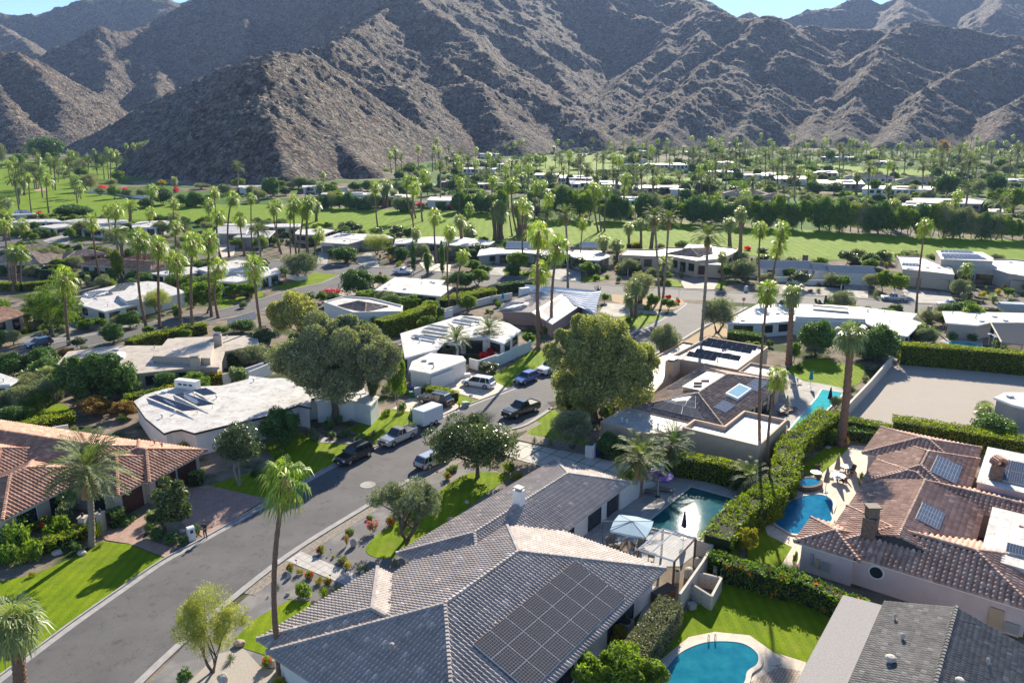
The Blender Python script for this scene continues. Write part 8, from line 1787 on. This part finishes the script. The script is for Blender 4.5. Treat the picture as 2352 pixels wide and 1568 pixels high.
for lab,c,x,y,s,mt in(('pale green utility box beside the fire hydrant',m2,1660,1430,.9,M('utility_green',(.28,.36,.28),(.24,.31,.24),2,.6)),('pale green utility box on the gravel by the side street',m1,822,858,.9,M('utility_green')),('grey electrical box beside the square block enclosure',c3,948,1140,.6,GRY)):
    b=c(x,y);r=root('utility_box',tuple(b),lab,'utility box',rz=.3);mb=MB();mb.box(-s/2,s/2,-s*.4,s*.4,0,s*.7);mb.build('casing',mt,r,world=False,bevel=.02);mb=MB();mb.box(-s/2-.03,s/2+.03,-s*.4-.03,s*.4+.03,s*.7+.001,s*.78);mb.build('lid',mt,r,world=False)
b=c2(600,432);mb=MB();mb.lathe((0,0,.03),[(.85,0),(.85,.012)],28);o=mb.build('manhole_cover',CONC,None);o.location=b;tag(o,'round manhole cover with concrete collar in the street','manhole cover');mb=MB();mb.lathe((0,0,.043),[(.38,0),(.38,.012)],24);mb.build('iron_lid',GRY,o,world=False)
# boulders
def boulder(label,c,x,y,w,h,mat,seed):
    b=c(x,y);k=b.y/(F*c.s);bm=bmesh.new();bmesh.ops.create_icosphere(bm,subdivisions=3,radius=1);rs=random.Random(seed);ax=[Vector((rs.uniform(-1,1),rs.uniform(-1,1),rs.uniform(-1,1))).normalized() for _ in range(9)]
    for v in bm.verts:
        p=v.co.copy();s=1
        for a in ax: s=min(s,.78/max(.78,p.dot(a)*1.0)) if p.dot(a)>.78 else s
        v.co=p*s*(1+.04*math.sin(p.x*7+seed)*math.cos(p.y*6));v.co.z=v.co.z*.5+.35
        v.co.x*=w*k*.5;v.co.y*=w*k*.42;v.co.z*=h*k*1.15
    me=bpy.data.meshes.new('boulder');bm.to_mesh(me);bm.free();me.materials.append(mat);o=link('boulder',me,None,tuple(b));tag(o,label,'boulder')
RK1=M('pale_granite',(.50,.47,.43),(.30,.28,.26),4,.9,.7,8);RK2=M('brown_sandstone',(.42,.33,.24),(.27,.2,.15),4,.9,.7,8)
for i,a in enumerate((('pale upright boulder beside the bare stick shrub',c2,517,785,45,60,RK1),('small pale boulder beside the front shrubs',c2,572,948,35,35,RK1),('round pale boulder on the narrow lawn edge',c2,1168,538,30,25,RK1),('blue-grey boulder by the path and red flowers',c2,150,965,30,45,RK1),('rounded brown boulder beside the grass tuft',c2,290,1115,40,35,RK2),('small boulder below the round shrub',c2,140,1065,30,22,RK1),
 ('large white boulder at the bottom edge under the wispy tree',c1,1278,1568,75,85,RK1),('flat tan boulder at the tip of the lower lawn',c1,1372,1352,85,38,RK2),('pale boulder beside the curved lawn and date palm',c1,470,832,60,30,RK1),('low pale boulder under the curved hedge',c1,330,830,70,35,RK1),('brown boulder by the eave of the grey tiled house',c1,1565,1475,60,60,RK2),('pale boulder beside the mailbox planting',c1,1045,705,40,25,RK1),
 ('white boulder on the grass behind the pink patio',c4,385,222,38,16,RK1),('small boulder beside the raised spa',c4,236,372,25,25,RK1),('pale rock between narrow lawn and roof',c2,1075,632,40,22,RK1),('rock among the street corner cacti',m2,1000,338,30,15,RK1),('tan rock beside the tall cactus',m2,1230,360,40,18,RK2),('rock in the bed before the white garage house',m1,1250,740,40,20,RK2),('second rock in the bed before the white garage house',m1,1215,760,30,16,RK1))): boulder(*a,i+1)
for i,(x,y) in enumerate(((190,888),(388,825),(475,950),(385,975),(345,165))):
    b=c2(x,y);r=root('path_light',tuple(b),['path light at the street end of the stepping path','path light left of the front shrubs','path light near the house end of the path','path light beside the grass tuft','path light by the lawn walkway'][i],'path light');mb=MB();mb.tube([(0,0,0),(0,0,.45)],.015,5);mb.build('stem',DARK,r,world=False);mb=MB();mb.lathe((0,0,.42),[(.09,0),(.1,.03),(.02,.09)],10);mb.build('cap',DARK,r,world=False)
# pool ladders
for i,(x,y) in enumerate(((1042,1325),(1080,1322))):
    b=c3(x,y);mb=MB();pts=[(0,.3*math.cos(a)-.1,.1+.55*math.sin(a)) for a in np.linspace(0,math.pi,9)];mb.tube([(0,.2,0)]+pts+[(0,-.4,-.0)],.03,6);o=mb.build('pool_handrail',RIM,None,True);o.location=b;o.rotation_euler=(0,0,-.1);tag(o,['left','right'][i]+' steel handrail at the far edge of the kidney pool','handrail')
# entry gate pillars and gate at the orange house
for i,(x,y) in enumerate(((588,690),(490,715))):
    b=c1(x,y);r=root('gate_pillar',tuple(b),['right','left'][i]+' stucco gate pillar with lantern in front of the orange tiled house','pillar');mb=MB();mb.box(-.3,.3,-.3,.3,0,1.8);mb.build('shaft',BEI,r,world=False);mb=MB();mb.box(-.36,.36,-.36,.36,1.8,1.9);mb.build('cap',BEI,r,world=False);mb=MB();mb.lathe((0,0,1.9),[(.06,0),(.12,.08),(.12,.3),(.02,.42)],8);mb.build('lantern',DARK,r,world=False)
a=c1(500,712);b=c1(578,688);r=root('iron_gate',tuple(a),'dark iron gate between the two lantern pillars','gate');t=Vector((b.x-a.x,b.y-a.y));mb=MB()
for i in range(13):
    p=Vector((0,0)).lerp(t,i/12);mb.tube([(p.x,p.y,.05),(p.x,p.y,1.7)],.02,5)
mb.build('bars',DARK,r,world=False)
for z in(.1,1.6): mb=MB();mb.tube([(0,0,z),(t.x,t.y,z)],.03,5);mb.build('rail',DARK,r,world=False)
# ---------------------------------------------------------------- person
b=c1(1180,738);pr=root('person',tuple(b),'man in black shirt and dark trousers standing on the kerb holding a controller','person',rz=math.radians(-12))
J={'pel':(0,0,.95),'ch':(0,.0,1.28),'nk':(0,0,1.50),'hd':(0,-.02,1.62),'tp':(0,-.01,1.74),'hl':(-.1,0,.90),'kl':(-.12,-.02,.48),'al':(-.13,.02,.08),'tl':(-.15,-.16,.04),'hr':(.1,0,.90),'kr':(.13,-.03,.48),'ar':(.15,.02,.08),'tr':(.17,-.16,.04),'sl':(-.19,0,1.42),'el':(-.27,-.03,1.14),'wl':(-.10,-.27,1.12),'gl':(-.05,-.34,1.13),'sr':(.19,0,1.42),'er':(.27,-.03,1.14),'wr':(.10,-.27,1.12),'gr':(.05,-.34,1.13)}
Rr_={'pel':.15,'ch':.16,'nk':.06,'hd':.095,'tp':.085,'hl':.10,'kl':.065,'al':.045,'tl':.035,'hr':.10,'kr':.065,'ar':.045,'tr':.035,'sl':.075,'el':.048,'wl':.03,'gl':.028,'sr':.075,'er':.048,'wr':.03,'gr':.028}
names=list(J);E_=[('pel','ch'),('ch','nk'),('nk','hd'),('hd','tp'),('pel','hl'),('hl','kl'),('kl','al'),('al','tl'),('pel','hr'),('hr','kr'),('kr','ar'),('ar','tr'),('ch','sl'),('sl','el'),('el','wl'),('wl','gl'),('ch','sr'),('sr','er'),('er','wr'),('wr','gr')]
me=bpy.data.meshes.new('tmp_b');me.from_pydata([J[k] for k in names],[(names.index(a),names.index(b_)) for a,b_ in E_],[]);tmp=bpy.data.objects.new('tmp_b',me);COL.objects.link(tmp)
sk=tmp.modifiers.new('s','SKIN')
for i,k in enumerate(names): me.skin_vertices[0].data[i].radius=(Rr_[k],Rr_[k]*(.72 if k in('pel','ch') else 1));me.skin_vertices[0].data[i].use_root=(k=='pel')
ss=tmp.modifiers.new('u','SUBSURF');ss.levels=2;ss.render_levels=2
dg=bpy.context.evaluated_depsgraph_get();bm_=bpy.data.meshes.new_from_object(tmp.evaluated_get(dg));bpy.data.objects.remove(tmp)
SKN=M('skin',(.52,.32,.23),(.48,.29,.21),5,.6);BSH=M('black_shirt',(.015,.015,.018),(.02,.02,.024),8,.85);TRO=M('dark_trousers',(.04,.04,.05),(.03,.03,.04),8,.85);SHO=M('dark_shoes',(.03,.025,.02),(.02,.018,.015),8,.6);HAI=M('brown_hair',(.04,.022,.014),(.03,.016,.01),20,.7)
bm_.materials.clear()
for m_ in(SKN,BSH,TRO,SHO): bm_.materials.append(m_)
for p_ in bm_.polygons:
    x,y,z=p_.center;arm=abs(x)>.2 or y<-.13
    p_.use_smooth=True
    if z<.13: p_.material_index=3
    elif z<.97 and not arm: p_.material_index=2
    elif z>1.5: p_.material_index=0
    elif (abs(x)>.24 and z<1.22) or y<-.1 and z>.6: p_.material_index=0
    else: p_.material_index=1
link('body',bm_,pr)
bm=bmesh.new();bmesh.ops.create_uvsphere(bm,u_segments=14,v_segments=10,radius=.105)
for v in bm.verts: v.co.y=v.co.y*1.08+.025;v.co.z=max(v.co.z,-.02-.35*v.co.y)*1.02
hm_=bpy.data.meshes.new('hair');bm.to_mesh(hm_);bm.free();hm_.materials.append(HAI);h_=link('hair',hm_,pr);h_.location=(0,0,1.69)
for s in(-1,1):
    f_=MB();f_.lathe((0,0,0),[(.012,0),(.008,.008)],8);e_=f_.build('eye',DARK,pr,world=False);e_.location=(s*.035,-.115,1.66);e_.rotation_euler=(math.pi/2,0,0)
    for q in range(4):
        f_=MB();f_.tube([(s*.05,-.34,1.13),(s*(.04-.012*q),-.385,1.14-.012*q),(s*(.015),-.395,1.125-.012*q)],[.01,.009,.006],6);f_.build('finger',SKN,pr,world=False)
f_=MB();f_.tube([(0,-.115,1.655),(0,-.135,1.63)],[.008,.014],6);f_.build('nose',SKN,pr,world=False)
q=root('remote_controller',tuple(b+Vector((.0,-.0,0))),'dark remote controller held in both hands by the standing man','controller',rz=math.radians(-12));mb=MB();mb.box(-.09,.09,-.42,-.33,1.12,1.17);mb.build('casing',DARK,q,world=False,bevel=.01);mb=MB();mb.add([(-.08,-.42,1.17),(.08,-.42,1.17),(.08,-.44,1.27),(-.08,-.44,1.27)],[(0,1,2,3)]);mb.build('screen',CGL,q,world=False)
# ================================================================ labels for the plants and far houses
def words(n): return {1:'leftmost',2:'second from left',3:'third from left',4:'fourth from left',5:'fifth from left',6:'sixth from left',7:'seventh from left',8:'eighth from left',9:'ninth from left',10:'tenth from left'}.get(n,'no. %d from left'%n)
FARH.sort(key=lambda o:o.location.y)
for i in range(0,len(FARH),8):
    band=FARH[i:i+8];band.sort(key=lambda o:proj(o.location)[0]);bn=['nearest row of houses beyond the fairway','second row of houses beyond the fairway','third row of houses beyond the fairway','fourth row of houses beyond the fairway','fifth row of houses beyond the fairway','farthest row of houses under the mountains','farthest houses'][min(6,i//8)]
    for k,o in enumerate(band):
        has=any('tiles' in (c.data.materials[0].name if c.data and c.data.materials else '') for c in o.children if c.type=='MESH')
        o['label']='%s %s, %s'%('tiled house' if has else 'flat-roofed house',words(k+1),bn);o['category']='house';o['group']='houses in the palm grove beyond the fairway'
LK=[(o,s) for o,s in LMK.items()]
from collections import defaultdict
G_=defaultdict(list)
for o,desc in AUTO:
    if o['label'] : continue
    p=o.location;D=proj(p)
    if p.y>235:
        col=int(max(0,min(9,D[0]//235.2)));band='below the hill' if (D[0]<960 and p.y>330) else('beyond the fairway' if p.y<420 else('in the middle of the grove' if p.y<620 else 'in the distant grove'))
        key=(desc,band,o in FILL)
        G_[key].append(o)
    else:
        b=min(LK,key=lambda t:(t[0].location-p).length);q=proj(b[0].location);dx=D[0]-q[0];dy=D[1]-q[1]
        rel='right of' if dx>40 else('left of' if dx<-40 else('in front of' if dy>0 else 'behind'))
        G_[(desc,rel+' '+b[1],False)].append(o)
def one(o,l): o['label']=' '.join(l.split()[:16])
for (desc,where,fill),L_ in G_.items():
    L_.sort(key=lambda o:proj(o.location)[0]);n=len(L_)
    gname=(desc.split(' in the')[0]+' '+where)
    if n==1: one(L_[0],'%s, %s'%(desc,where));continue
    w=where
    if fill or (n>12 and where.split()[0] in('in','beyond')) or L_[0] in SMALL:
        for o in L_: one(o,'%s %s, among many alike'%(desc,w));o['group']=gname+' (many alike)'
        continue
    for k,o in enumerate(L_):
        if n<=10: one(o,'%s, %s of %d, %s'%(desc,words(k+1),n,w))
        else: one(o,'%s, number %d of %d from left, %s'%(desc,k+1,n,w))
        o['group']=gname
for o in scene.objects:
    for k in ('rz',):
        if k in o: del o[k]
# ---- air
mn=M
hz=MB();hz.box(-2900,3100,-80,3400,-1,900)
ho=hz.build('haze',None);ho['kind']='stuff';ho['label']='thin blue haze over the valley'
ho.data.materials.clear();hm=bpy.data.materials.new('haze_air');hm.use_nodes=True;hn_=hm.node_tree;hn_.nodes.clear()
pv=hn_.nodes.new('ShaderNodeVolumePrincipled');pv.inputs['Color'].default_value=(.42,.60,1,1);pv.inputs['Density'].default_value=HAZE;pv.inputs['Anisotropy'].default_value=.2
oo=hn_.nodes.new('ShaderNodeOutputMaterial');hn_.links.new(pv.outputs[0],oo.inputs['Volume']);ho.data.materials.append(hm)
